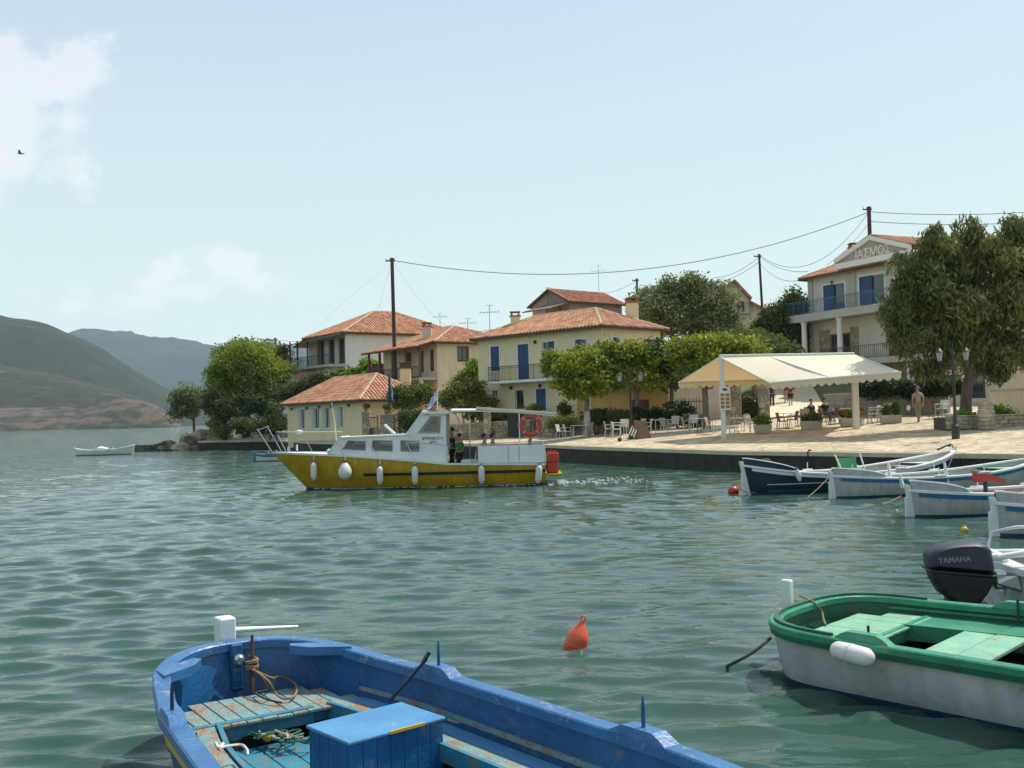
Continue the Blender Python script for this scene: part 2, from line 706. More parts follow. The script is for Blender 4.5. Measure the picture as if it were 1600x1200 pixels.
L_lime = leaf_mat('lime_green_leaves', (.31, .36, .045), (.18, .24, .03))
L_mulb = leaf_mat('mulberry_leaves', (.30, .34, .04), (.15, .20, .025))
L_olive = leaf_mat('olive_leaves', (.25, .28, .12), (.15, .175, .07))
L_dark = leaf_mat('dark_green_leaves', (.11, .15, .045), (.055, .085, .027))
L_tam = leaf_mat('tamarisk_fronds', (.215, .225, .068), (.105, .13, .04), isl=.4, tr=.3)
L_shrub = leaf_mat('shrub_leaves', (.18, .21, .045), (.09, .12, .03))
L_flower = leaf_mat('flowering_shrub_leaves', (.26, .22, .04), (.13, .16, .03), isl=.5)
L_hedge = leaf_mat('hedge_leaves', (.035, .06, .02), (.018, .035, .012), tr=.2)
L_fresh = leaf_mat('fresh_green_leaves', (.20, .33, .03), (.11, .20, .02))
m_red_petal = mat('red_petals', (.55, .05, .03), (.6, .12, .05), .6, 3, .5, island=.4)
m_pink_petal = mat('pink_petals', (.6, .13, .2), (.5, .1, .2), .6, 3, .5, island=.3)


# ================================================================== SEA
def sea():
 ox, oy = 0.0, -2.0
 rows, cols = 1150, 330
 r = np.concatenate([1.6 * np.exp(np.linspace(0, math.log(330 / 1.6), rows)), np.array([420, 560, 800, 1200, 2000, 3500, 5900.])])
 a = np.linspace(R(-62), R(62), cols)
 rr, aa = np.meshgrid(r, a, indexing='ij')
 X = ox + rr * np.sin(aa)
 Y = oy + rr * np.cos(aa)
 step = np.gradient(r)[:, None] * np.ones_like(X)
 Z = np.zeros_like(X)
 DX = np.zeros_like(X)
 DY = np.zeros_like(X)
 g = np.random.default_rng(5)
 # slow patches of rougher and calmer water
 env = 1 + .28 * np.sin(X * .31 + 1.3 * np.sin(Y * .17)) * np.sin(Y * .23 + .9) + .15 * np.sin(X * .09 - Y * .13)
 n = 74
 for i in range(n):
  lam = 0.20 * (13.0) ** ((i + g.random()) / n)      # 0.26 .. 3.1 m
  k = 2 * math.pi / lam
  th = g.normal(-1.50, .30)                           # crests lie across the view, a few cross it
  kx, ky = k * math.cos(th), k * math.sin(th)
  amp = .0067 * (1 + .5 * math.exp(-(math.log(lam / .6) / .5) ** 2)) * lam ** .80 * math.exp(-(lam / 1.0) ** 2 * .5) * (0.6 + .8 * g.random())
  ph = g.random() * 6.283
  fade = np.clip((lam / step - 2.2) / 1.8, 0, 1)
  arg = kx * X + ky * Y + ph
  arg = arg + .5 * np.sin(arg * .37 + X * .8)
  s, c = np.sin(arg), np.cos(arg)
  Z += amp * (.45 * s + .9 * (np.exp(1.7 * (s - 1)) - .34)) * fade * env
  DX += amp * (kx / k) * c * fade * .95
  DY += amp * (ky / k) * c * fade * .75
 far = np.clip((rr - 250) / 150, 0, 1)
 Z *= (1 - far)
 v = np.stack([X + DX * (1 - far), Y + DY * (1 - far), Z], -1).reshape(-1, 3)
 nr, nc = X.shape
 i = np.arange(nr - 1)[:, None] * nc + np.arange(nc - 1)[None, :]
 q = np.stack([i, i + nc, i + nc + 1, i + 1], -1).reshape(-1, 4)
 q = q[:, ::-1]
 m = bpy.data.materials.new('sea_water')
 m.use_nodes = True
 N, Lk = m.node_tree.nodes, m.node_tree.links.new
 p = N['Principled BSDF']
 p.inputs['Roughness'].default_value = .02
 p.inputs['IOR'].default_value = 1.33
 t = N.new('ShaderNodeTexCoord')
 # body colour: green over pale bottom near the quay where one stands, bluer farther out
 nn = N.new('ShaderNodeTexNoise')
 nn.inputs['Scale'].default_value = .22
 nn.inputs['Detail'].default_value = 4
 Lk(t.outputs['Object'], nn.inputs['Vector'])
 mx = N.new('ShaderNodeMix')
 mx.data_type = 'RGBA'
 Lk(nn.outputs[0], mx.inputs[0])
 mx.inputs[6].default_value = (.024, .064, .045, 1)
 mx.inputs[7].default_value = (.034, .080, .062, 1)
 Lk(mx.outputs[2], p.inputs['Base Color'])
 mp = N.new('ShaderNodeMapping')
 mp.inputs['Scale'].default_value = (.55, 1.5, 1)
 mp.inputs['Rotation'].default_value = (0, 0, R(6))
 Lk(t.outputs['Object'], mp.inputs[0])
 n1 = N.new('ShaderNodeTexNoise')
 n1.inputs['Scale'].default_value = 3.3
 n1.inputs['Detail'].default_value = 5
 n1.inputs['Roughness'].default_value = .55
 Lk(mp.outputs[0], n1.inputs['Vector'])
 n2 = N.new('ShaderNodeTexNoise')
 n2.inputs['Scale'].default_value = 1.05
 n2.inputs['Detail'].default_value = 4
 Lk(mp.outputs[0], n2.inputs['Vector'])
 # swell relief of the bump only where the mesh grows too coarse to carry it
 ln = N.new('ShaderNodeVectorMath')
 ln.operation = 'LENGTH'
 Lk(t.outputs['Object'], ln.inputs[0])
 far_ = N.new('ShaderNodeMapRange')
 Lk(ln.outputs['Value'], far_.inputs[0])
 far_.inputs[1].default_value = 22
 far_.inputs[2].default_value = 90
 b1 = N.new('ShaderNodeBump')
 b1.inputs['Strength'].default_value = .30
 b1.inputs['Distance'].default_value = .065
 Lk(n1.outputs[0], b1.inputs['Height'])
 b2 = N.new('ShaderNodeBump')
 Lk(far_.outputs[0], b2.inputs['Strength'])
 b2.inputs['Distance'].default_value = .30
 Lk(n2.outputs[0], b2.inputs['Height'])
 Lk(b1.outputs[0], b2.inputs['Normal'])
 Lk(b2.outputs[0], p.inputs['Normal'])
 o = npmesh('sea_water', v, q, m, smooth=True)
 tag(o, kind='structure')
 # sea bed, seen nowhere but closing the place below
 b = MB()
 b.add([(-5500, -50, -2.2), (5500, -50, -2.2), (5500, 5900, -2.2), (-5500, 5900, -2.2)], [(0, 1, 2, 3)])
 s_ = b.build('sea_bed', mat('sea_bed_sand', (.09, .12, .08), (.06, .09, .06), .95))
 tag(s_, kind='structure')


sea()

# ================================================================== LAND
QUAY = [(-31.5, 101), (-30, 98.2), (-22, 94.5), (-16.5, 82), (-8, 70), (0.6, 59.5), (2.9, 54.6), (3.0, 54), (8.9, 42), (15.2, 34.9), (17.2, 32.6), (24, 27.5), (60, 20)]
INL = Vector((0.30, 0.954, 0))


def land_h(v):
 if v < 35:
  return .85 + .058 * v
 return .85 + .058 * 35 + 5.2 * math.sin(min(1, (v - 35) / 45) * math.pi / 2) - .05 * max(0, v - 85)


def lane():
 P = []
 for i in range(30):
  f = i / 29
  y = 60 + 38 * f
  c = 16.2 + 6.2 * f + 2 * math.sin(f * 2)
  w = 2.6 - .6 * f
  P.append([V(c + k * w, y, land_z(c + k * w, y) + .09) for k in (-1, -.5, 0, .5, 1)])
 b = MB()
 b.grid(P)
 o = b.build('uphill_lane', mat('pale_lane_concrete', (.62, .54, .37), (.53, .46, .31), .93, .5, .7, bump=.4, bscale=8), smooth=60)
 tag(o, kind='structure')


def land_z(x, y):
 """ground height at a place"""
 best = None
 for i in range(len(QUAY) - 1):
  ax, ay = QUAY[i]
  bx, by = QUAY[i + 1]
  # (x,y) - v*INL = A + t*(B-A)
  ex, ey = bx - ax, by - ay
  det = ex * INL.y - ey * INL.x
  t = ((x - ax) * INL.y - (y - ay) * INL.x) / det
  if -1e-6 <= t <= 1 + 1e-6:
   v = ((x - ax - t * ex) * INL.x + (y - ay - t * ey) * INL.y)
   return land_h(max(v, 0))
 return 2.0


def land():
 pts = []
 for i in range(len(QUAY) - 1):
  a, b = V(*QUAY[i], 0), V(*QUAY[i + 1], 0)
  n = max(1, int((b - a).length / 1.2))
  for k in range(n):
   pts.append(a.lerp(b, k / n))
 pts.append(V(*QUAY[-1], 0))
 vs = [0.42, 1, 2, 3.5, 5, 7, 9, 12, 15, 18, 22, 26, 30, 35, 40, 48, 58, 70, 90, 120, 170]
 P = []
 for v in vs:
  row = []
  for p in pts:
   q = p + INL * v
   z = land_h(v) + .03 * mnoise.noise(q * .35) * min(1, v / 4) + min(.6, max(0, v - 35) * .03) * mnoise.noise(q * .05)
   row.append(V(q.x, q.y, z))
  P.append(row)
 b = MB()
 b.grid(P[13:])
 o = b.build('hillside', mat('dry_grass_hillside', (.20, .17, .08), (.10, .11, .04), .95, .5, .8, detail=9, bump=.5, bscale=3, c3=(.30, .24, .15), c3t=(.56, .66), c3s=.25), smooth=60)
 tag(o, kind='structure')
 b = MB()
 b.grid(P[:14])
 m = mat('sandy_stone_paving', (.58, .475, .31), (.49, .40, .26), .93, .35, .7, bump=.8, bscale=9, detail=8,
   vor=(2.6, (.45, .38, .25), .05))
 o = b.build('quayside_ground', m, smooth=60)
 tag(o, kind='structure')
 # quay: kerb slabs and dark wall of blocks
 mk = mat('quay_coping_stone', (.58, .50, .35), (.47, .42, .31), .9, 2.2, .7, bump=.4, bscale=14)
 mwall = mat('quay_wall_stone', (.055, .048, .033), (.03, .03, .02), .9, 1.8, .8, bump=.9, bscale=9, c3=(.035, .05, .03), c3t=(.5, .62), c3s=1.4)
 q = thing('quay_wall', 'dark weathered quay wall with pale coping along the harbour edge', 'quay wall', (9, 42, 0))
 rng = random.Random(3)
 # straight lengths of coping, and blocks under them
 for i in range(len(QUAY) - 1):
  a, c = V(*QUAY[i], 0), V(*QUAY[i + 1], 0)
  Ld = (c - a).length
  d = (c - a).normalized()
  nrm = V(-d.y, d.x, 0)
  if nrm.dot(INL) < 0:
   nrm = -nrm
  near = 1 <= i and a.x < 26
  n = max(1, int(Ld / 1.25)) if near else 1
  for k in range(n):
   p0 = a + d * (Ld * k / n + .008)
   p1 = a + d * (Ld * (k + 1) / n - .008)
   zt = .862 + rng.uniform(-.006, .006)
   w = MB()
   w.prism([(p0 - nrm * .04).xy, (p1 - nrm * .04).xy, (p1 + nrm * .62).xy, (p0 + nrm * .62).xy], .70, zt)
   w.build('coping_stone', mk, q, world=True)
  for cz in range(3):
   z0, z1 = -.45 + cz * .385, -.45 + cz * .385 + .375
   n2 = max(1, int(Ld / 1.05)) if near else 1
   off = .5 if cz % 2 else 0
   for k in range(n2 + (1 if off else 0)):
    s0 = max(0, Ld * (k - off) / n2)
    s1 = min(Ld, Ld * (k + 1 - off) / n2)
    if s1 - s0 < .05:
     continue
    pr = rng.uniform(-.02, .02)
    w = MB()
    p0 = a + d * (s0 + .006)
    p1 = a + d * (s1 - .006)
    w.prism([(p0 + nrm * pr).xy, (p1 + nrm * pr).xy, (p1 + nrm * .5).xy, (p0 + nrm * .5).xy], z0, z1)
    w.build('quay_block', mwall, q, world=True)
  w = MB()
  w.prism([(a + nrm * .12).xy, (c + nrm * .12).xy, (c + nrm * .55).xy, (a + nrm * .55).xy], -2.0, .69)
  w.build('wall_core', mwall, q, world=True)


land()
lane()


# ================================================================== HILLS AND HAZE
def hill(name, sil, Yr, r0, r1, mt, seed, rough, rows=60, cols=150, deep=1.6):
 """a ridge with the height the sight line gives it, rising from a shore at distance r0"""
 xs = [s[0] for s in sil]
 P = []
 cl = np.linspace(xs[0], xs[-1], cols)
 for i in range(rows):
  f = i / (rows - 1) * deep
  row = []
  for px in cl:
   py = np.interp(px, xs, [s[1] for s in sil])
   top = D(px, py, Yr)
   zr = max(top.z, 0)
   sh = np.interp(px, [xs[0], xs[-1]], [r0, r1])
   Yc = sh + (Yr - sh) * f
   x = top.x * Yc / Yr
   prof = math.sin(min(f, 1) * math.pi / 2) ** .95 if f <= 1 else max(0, 1 - (f - 1) * 1.2)
   nv = mnoise.fractal(V(x * .004 + seed, Yc * .004, 0), 1.0, 2.1, 6) * rough
   nv += mnoise.fractal(V(x * .02 + seed, Yc * .02, 3), .8, 2.1, 4) * rough * .2
   z = zr * prof + nv * prof * (1.0 if f < .93 or f > 1.05 else .25) * min(1, f * 5) - 1.0 * (f < .01)
   row.append(V(x, Yc, z))
  P.append(row)
 b = MB()
 b.grid(P)
 o = b.build(name, mt, smooth=60)
 tag(o, kind='structure')
 return o


m_hill = mat('scrub_hillside', (.006, .013, .009), (.016, .023, .013), .95, .05, .9, detail=12, c3=(.04, .038, .026), c3t=(.60, .70), c3s=.02)
m_hill_low = mat('headland_scrub', (.007, .013, .008), (.024, .026, .015), .95, .07, .9, detail=12, c3=(.09, .062, .045), c3t=(.56, .64), c3s=.03, stretch=(1, 1, 4))
m_shore = mat('reddish_cliff', (.115, .072, .055), (.08, .062, .042), .95, .08, .8, detail=10, c3=(.022, .03, .016), c3t=(.47, .54), c3s=.045, stretch=(1, 1, 3))
hill('distant_ridge', [(-500, 510), (-300, 500), (60, 545), (115, 523), (150, 516), (200, 521), (260, 533), (330, 543), (400, 547), (445, 538), (480, 543), (560, 572), (700, 625), (900, 640)],
  5200, 4000, 4200, m_hill, 4.2, 32, deep=1.12)
hill('near_ridge', [(-900, 470), (-400, 455), (-150, 480), (0, 499), (40, 504), (75, 512), (110, 525), (150, 545), (200, 574), (240, 597), (280, 620), (320, 640), (370, 655), (420, 661)],
  1750, 1000, 1400, m_hill, 1.7, 14)
hill('headland_slope', [(-900, 560), (-300, 560), (-60, 572), (0, 572), (60, 582), (110, 592), (160, 606), (205, 618), (235, 632), (255, 648), (285, 664)],
  1250, 820, 1120, m_hill_low, 8.1, 7)
hill('shore_cliff', [(-900, 640), (-300, 640), (0, 638), (60, 636), (120, 634), (150, 627), (190, 622), (225, 626), (250, 636), (266, 648), (282, 664)],
  1000, 790, 960, m_shore, 3.3, 5, rows=30)


def haze():
 b = MB()
 b.box(-5600, -60, -3.4, 5600, 5950, 620)
 m = bpy.data.materials.new('summer_haze')
 m.use_nodes = True
 nt = m.node_tree
 nt.nodes.remove(nt.nodes['Principled BSDF'])
 v = nt.nodes.new('ShaderNodeVolumePrincipled')
 v.inputs['Color'].default_value = (.66, .86, 1.0, 1)
 v.inputs['Density'].default_value = .00007
 v.inputs['Anisotropy'].default_value = 0
 nt.links.new(v.outputs[0], nt.nodes['Material Output'].inputs['Volume'])
 o = b.build('haze', m)
 tag(o, kind='stuff')


haze()
# ================================================================== BUILDINGS
class Wall:
 """one outer wall face: origin o (bottom), unit direction a, outward normal n, length L, heights z0..z1"""

 def __init__(s, o, a, n, L, z0, z1):
  s.o, s.a, s.n, s.L, s.z0, s.z1 = V(o[0], o[1], 0), V(a[0], a[1], 0).normalized(), V(n[0], n[1], 0).normalized(), L, z0, z1

 def uv(s, px, py, off=0.0):
  r = ray(px, py)
  c = V(0, 0, CAM_H)
  o = s.o + s.n * off
  t = (o - c).dot(s.n) / r.dot(s.n)
  p = c + r * t
  return (p - o).dot(s.a), p.z

 def P(s, u, z, off=0.0):
  q = s.o + s.a * u + s.n * off
  return V(q.x, q.y, z)

 def rect(s, x0, y0, x1, y1):
  cx, cy = (x0 + x1) / 2, (y0 + y1) / 2
  u0, u1 = s.uv(x0, cy)[0], s.uv(x1, cy)[0]
  zt, zb = s.uv(cx, y0)[1], s.uv(cx, y1)[1]
  return (min(u0, u1), zb, max(u0, u1), zt)

 def box(s, mb, u0, z0, u1, z1, o0, o1, mi=0):
  """box standing on the wall from offset o0 to o1"""
  v = [s.P(u0, z0, o0), s.P(u1, z0, o0), s.P(u1, z0, o1), s.P(u0, z0, o1), s.P(u0, z1, o0), s.P(u1, z1, o0), s.P(u1, z1, o1), s.P(u0, z1, o1)]
  f = [(0, 3, 2, 1), (4, 5, 6, 7), (0, 1, 5, 4), (1, 2, 6, 5), (2, 3, 7, 6), (3, 0, 4, 7)]
  mb.add(v, f, mi)

 def mesh(s, mb, holes, rec=.16, extra=None):
  us = sorted(set([0, s.L] + [h[0] for h in holes] + [h[2] for h in holes]))
  zs = sorted(set([s.z0, s.z1] + [h[1] for h in holes] + [h[3] for h in holes]))
  for i in range(len(us) - 1):
   for j in range(len(zs) - 1):
    cu, cz = (us[i] + us[i + 1]) / 2, (zs[j] + zs[j + 1]) / 2
    if any(h[0] < cu < h[2] and h[1] < cz < h[3] for h in holes):
     continue
    mb.add([s.P(us[i], zs[j]), s.P(us[i + 1], zs[j]), s.P(us[i + 1], zs[j + 1]), s.P(us[i], zs[j + 1])], [(0, 1, 2, 3)])
  for h in holes:
   a, b, c, d = h
   for (p, q) in (((a, b), (c, b)), ((c, b), (c, d)), ((c, d), (a, d)), ((a, d), (a, b))):
    mb.add([s.P(*p), s.P(*q), s.P(*q, -rec), s.P(*p, -rec)], [(0, 1, 2, 3)])


def opening(par, w, h, kind='window', frame=m_white_paint, leafm=m_blue_paint, glass=True, shut='closed', surround=.09, label=None, rec=.16):
 """a window or door set in an opening of the wall: frame, panes, shutters"""
 a, b, c, d = h
 W_, H_ = c - a, d - b
 mb = MB()
 t = surround
 # surround standing proud of the plaster
 if t:
  w.box(mb, a - t, b - (t if kind == 'window' else 0), a, d + t, -.01, .03)
  w.box(mb, c, b - (t if kind == 'window' else 0), c + t, d + t, -.01, .03)
  w.box(mb, a, d, c, d + t, -.01, .03)
  if kind == 'window':
   w.box(mb, a - .04, b - t - .02, c + .04, b, -.01, .07)
 f = .05
 w.box(mb, a, b, a + f, d, -rec + .02, -rec + .09)
 w.box(mb, c - f, b, c, d, -rec + .02, -rec + .09)
 w.box(mb, a + f, d - f, c - f, d, -rec + .02, -rec + .09)
 w.box(mb, a + f, b, c - f, b + f, -rec + .02, -rec + .09)
 root = mb.build('window' if kind == 'window' else 'door', frame, par, world=True)
 if label:
  root['label'] = label
 g = MB()
 w.box(g, a + f, b + f, c - f, d - f, -rec, -rec + .03)
 g.build('pane', m_glass_dark, root, world=True)
 k = MB()
 mid = (a + c) / 2
 w.box(k, mid - .025, b + f, mid + .025, d - f, -rec + .035, -rec + .075)
 if kind != 'window':
  w.box(k, a + f, b + f, c - f, b + .5 * H_ * .5, -rec + .035, -rec + .06)
 k.build('mullion', leafm if kind != 'window' else frame, root, world=True)

 def leaf(u0, u1, o0, o1):
  q = MB()
  n = max(5, int((d - b) / .16))
  w.box(q, u0, b + .02, u0 + .06, d - .02, o0, o1)
  w.box(q, u1 - .06, b + .02, u1, d - .02, o0, o1)
  for i in range(n + 1):
   z = b + .02 + (d - b - .04) * i / n
   if i in (0, n) or i == n // 2:
    w.box(q, u0 + .06, max(b + .02, z - .04), u1 - .06, min(d - .02, z + .04), o0, o1)
   else:
    w.box(q, u0 + .06, z - .035, u1 - .06, z + .03, o0 + .008, o1 - .008)
  w.box(q, u0 + .06, b + .04, u1 - .06, d - .04, o0, o0 + .006)
  q.build('shutter', leafm, root, world=True)
 if shut == 'closed':
  leaf(a + .01, mid - .005, -.06, -.02)
  leaf(mid + .005, c - .01, -.06, -.02)
 elif shut == 'open':
  leaf(a - W_ * .5, a - .01, .035, .075)
  leaf(c + .01, c + W_ * .5, .035, .075)
 elif shut == 'half':
  leaf(a + .01, mid - .005, -.06, -.02)
 elif shut == 'half_right':
  leaf(mid + .005, c - .01, -.06, -.02)
 elif shut == 'open_left':
  leaf(a - W_ * .5, a - .01, .035, .075)
 return root


def tile_face(mb, E0, E1, R0, R1, pitch=.30, row=.42, rng=None):
 """clay barrel tiles laid one by one on a roof slope (eave E0-E1, top R0-R1)"""
 rng = rng or random.Random(1)
 E0, E1, R0, R1 = map(Vector, (E0, E1, R0, R1))
 a = (E1 - E0)
 L = a.length
 a.normalize()
 up = (R0 - E0) - a * (R0 - E0).dot(a)
 Hs = up.length
 up.normalize()
 nrm = a.cross(up)
 if nrm.z < 0:
  nrm = -nrm
 r0, r1 = (R0 - E0).dot(a), (R1 - E0).dot(a)
 n = int(L / pitch)
 for i in range(n):
  u = (i + .5) * L / n
  vm = Hs
  if u < r0:
   vm = Hs * u / max(r0, 1e-6)
  if u > r1:
   vm = min(vm, Hs * (L - u) / max(L - r1, 1e-6))
  k = max(1, int(math.ceil(vm / row)))
  for j in range(k):
   v0, v1 = j * row - .05, min((j + 1) * row, vm)
   if v1 - v0 < .08:
    continue
   w = pitch * .34
   lift = .045
   jit = rng.uniform(-.008, .008)
   vs = []
   for (v, h, wk) in ((v0, lift, 1.06), (v1, .012, .9)):
    for (dx, dz) in ((-1, 0), (-.6, .75), (.6, .75), (1, 0)):
     vs.append(E0 + a * (u + dx * w * wk + jit) + up * v + nrm * (h * .6 + dz * .115 + .01))
   mb.add(vs, [(0, 4, 5, 1), (1, 5, 6, 2), (2, 6, 7, 3), (0, 1, 2, 3)])
  # channel tile between the covers
  q = E0 + a * (u + pitch * .5)
  vs = [q - a * .06 + nrm * .02 + up * -.02, q + a * .06 + nrm * .02 + up * -.02, q + a * .06 + up * vm + nrm * .02, q - a * .06 + up * vm + nrm * .02]
  mb.add(vs, [(0, 1, 2, 3)])


def ridge_caps(mb, A, B, r=.12, step=.42):
 A, B = Vector(A), Vector(B)
 d = B - A
 L = d.length
 d.normalize()
 sx = d.cross(V(0, 0, 1)).normalized()
 up = sx.cross(d)
 if up.z < 0:
  up = -up
 n = max(1, int(L / step))
 for i in range(n):
  p, q = A + d * (L * i / n), A + d * (L * (i + 1) / n + .05)
  vs = []
  for (c, rr) in ((p, r * 1.12), (q, r * .92)):
   for k in range(6):
    t = math.pi * k / 5
    vs.append(c + sx * math.cos(t) * rr + up * (math.sin(t) * rr * .9 + .03))
  mb.add(vs, [(k, k + 1, k + 7, k + 6) for k in range(5)] + [(0, 1, 2, 3, 4, 5)])


def hip_roof(par, C, a, b, La, Lb, ze, rise, over=.45, inset=None, tile=m_tile, capm=m_tile_ridge, name='roof', eavem=m_eave, pitch=.30):
 """hip roof over a rectangle, tiles built one by one"""
 a, b = V(a[0], a[1], 0), V(b[0], b[1], 0)
 C = V(C[0], C[1], 0)
 P = lambda u, v, z: C + a * u + b * v + V(0, 0, z)
 inset = Lb / 2 + over if inset is None else inset
 c0, c1, c2, c3 = P(-over, -over, ze), P(La + over, -over, ze), P(La + over, Lb + over, ze), P(-over, Lb + over, ze)
 if La >= Lb:
  r0, r1 = P(inset - over, Lb / 2, ze + rise), P(La + over - inset, Lb / 2, ze + rise)
 else:
  r0 = P(La / 2, inset - over, ze + rise)
  r1 = P(La / 2, Lb + over - inset, ze + rise)
 base = MB()
 if La >= Lb:
  faces = [(c0, c1, r0, r1), (c1, c2, r1, r1), (c2, c3, r1, r0), (c3, c0, r0, r0)]
  hips = [(c0, r0), (c3, r0), (c1, r1), (c2, r1), (r0, r1)]
 else:
  faces = [(c3, c0, r1, r0), (c0, c1, r0, r0), (c1, c2, r0, r1), (c2, c3, r1, r1)]
  hips = [(c0, r0), (c1, r0), (c2, r1), (c3, r1), (r0, r1)]
 dz = V(0, 0, -.03)
 for (e0, e1, t0, t1) in faces:
  q = [e0 + dz, e1 + dz, t1 + dz] + ([t0 + dz] if (t0 - t1).length > 1e-4 else [])
  base.add(q, [tuple(range(len(q)))])
 base.add([c0 + dz * 1.5, c1 + dz * 1.5, c2 + dz * 1.5, c3 + dz * 1.5], [(3, 2, 1, 0)])
 # fascia
 for p, q in ((c0, c1), (c1, c2), (c2, c3), (c3, c0)):
  d = (q - p).normalized()
  n_ = V(d.y, -d.x, 0)
  base.add([p + V(0, 0, -.16), q + V(0, 0, -.16), q + V(0, 0, .0), p + V(0, 0, .0), p - n_ * .06 + V(0, 0, -.16), q - n_ * .06 + V(0, 0, -.16)],
     [(0, 1, 2, 3), (0, 4, 5, 1)])
 rf = base.build(name, eavem, par, world=True)
 t = MB()
 rng = random.Random(int(La * 100))
 for (e0, e1, t0, t1) in faces:
  tile_face(t, e0, e1, t0, t1, pitch=pitch, rng=rng)
 t.build('clay_tiles', tile, rf, world=True, kind='stuff')
 h = MB()
 for p, q in hips:
  if (p - q).length > .3:
   ridge_caps(h, p, q)
 h.build('ridge_tiles', capm, rf, world=True, kind='stuff')
 return rf


def railing(par, pts, z, h=1.0, step=.13, mt=m_iron, name='railing', bar=.012):
 mb = MB()
 for i in range(len(pts) - 1):
  a, b = V(pts[i][0], pts[i][1], z), V(pts[i + 1][0], pts[i + 1][1], z)
  L = (b - a).length
  up = V(0, 0, 1)
  mb.tube([a + up * h, b + up * h], .025, 6)
  mb.tube([a + up * .08, b + up * .08], .015, 4)
  mb.tube([a + up * (h - .12), b + up * (h - .12)], .012, 4)
  n = max(2, int(L / step))
  for k in range(n + 1):
   p = a.lerp(b, k / n)
   mb.tube([p + up * (0 if k % 8 == 0 else .08), p + up * h], bar * (1.8 if k % 8 == 0 else 1), 4, cap=False)
 return mb.build(name, mt, par, world=True)


def chimney(par, x, y, z0, z1, w=.55, mt=m_wall_cream, cap=m_tile_dark, pots=True):
 mb = MB()
 mb.bbox(x - w / 2, y - w / 2, z0, x + w / 2, y + w / 2, z1, .02)
 c = mb.build('chimney', mt, par, world=True)
 k = MB()
 k.bbox(x - w / 2 - .07, y - w / 2 - .07, z1, x + w / 2 + .07, y + w / 2 + .07, z1 + .09, .02)
 for sx in (-1, 1):
  for sy in (-1, 1):
   k.box(x + sx * w * .36 - .07, y + sy * w * .36 - .07, z1 + .09, x + sx * w * .36 + .07, y + sy * w * .36 + .07, z1 + .30)
 k.bbox(x - w / 2 - .04, y - w / 2 - .04, z1 + .30, x + w / 2 + .04, y + w / 2 + .04, z1 + .37, .02)
 k.build('chimney_cap', cap, c, world=True)
 return c


def antenna(par, x, y, z, h=1.6, n=7):
 mb = MB()
 mb.tube([(x, y, z), (x, y, z + h)], .022, 5)
 mb.tube([(x - .75, y + .1, z + h * .8), (x + .75, y - .1, z + h * .8)], .014, 4)
 for i in range(n):
  t = -0.7 + 1.4 * i / (n - 1)
  l = .12 + .12 * abs(t)
  mb.tube([(x + t, y - t * .13 - l, z + h * .8), (x + t, y - t * .13 + l, z + h * .8)], .01, 4)
  mb.tube([(x + t, y - t * .13, z + h * .8 - l * .6), (x + t, y - t * .13, z + h * .8 + l * .6)], .01, 4)
 mb.tube([(x - .3, y, z + h), (x + .3, y, z + h)], .012, 4)
 return mb.build('television_antenna', m_iron, par, world=True)


def shell(par, C, a, b, La, Lb, z0, z1, walls, mt, holesA, holesB, name='wall'):
 """four walls; visible pair carries openings"""
 Cv = V(C[0], C[1], 0)
 av, bv = V(a[0], a[1], 0), V(b[0], b[1], 0)
 wa, wb = walls
 m1 = MB()
 wa.mesh(m1, holesA)
 oa = m1.build(name, mt, par, world=True)
 m2 = MB()
 wb.mesh(m2, holesB)
 ob = m2.build(name, mt, par, world=True)
 m3 = MB()
 q = [Cv + av * La, Cv + av * La + bv * Lb, Cv + bv * Lb]
 for i in range(2):
  p, r = q[i], q[i + 1]
  m3.add([V(p.x, p.y, z0), V(r.x, r.y, z0), V(r.x, r.y, z1), V(p.x, p.y, z1)], [(0, 1, 2, 3)])
 m3.build(name, mt, par, world=True)
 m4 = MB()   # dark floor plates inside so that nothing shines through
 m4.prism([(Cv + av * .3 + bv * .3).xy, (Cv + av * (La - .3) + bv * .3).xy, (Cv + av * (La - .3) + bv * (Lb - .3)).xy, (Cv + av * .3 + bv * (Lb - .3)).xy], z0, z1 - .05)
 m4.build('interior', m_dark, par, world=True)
 return oa, ob


def bracket_lamp(par, w, u, z):
 mb = MB()
 w.box(mb, u - .04, z - .12, u + .04, z + .12, 0, .04)
 p = w.P(u, z, .16)
 mb.tube([w.P(u, z + .05, .03), w.P(u, z + .1, .12), p + V(0, 0, .06)], .018, 5)
 mb.lathe([(.03, -.14), (.08, .02), (.10, .04), (.02, .12)], 8, M=Matrix.Translation(p))
 return mb.build('wall_lamp', m_brown_wood, par, world=True)


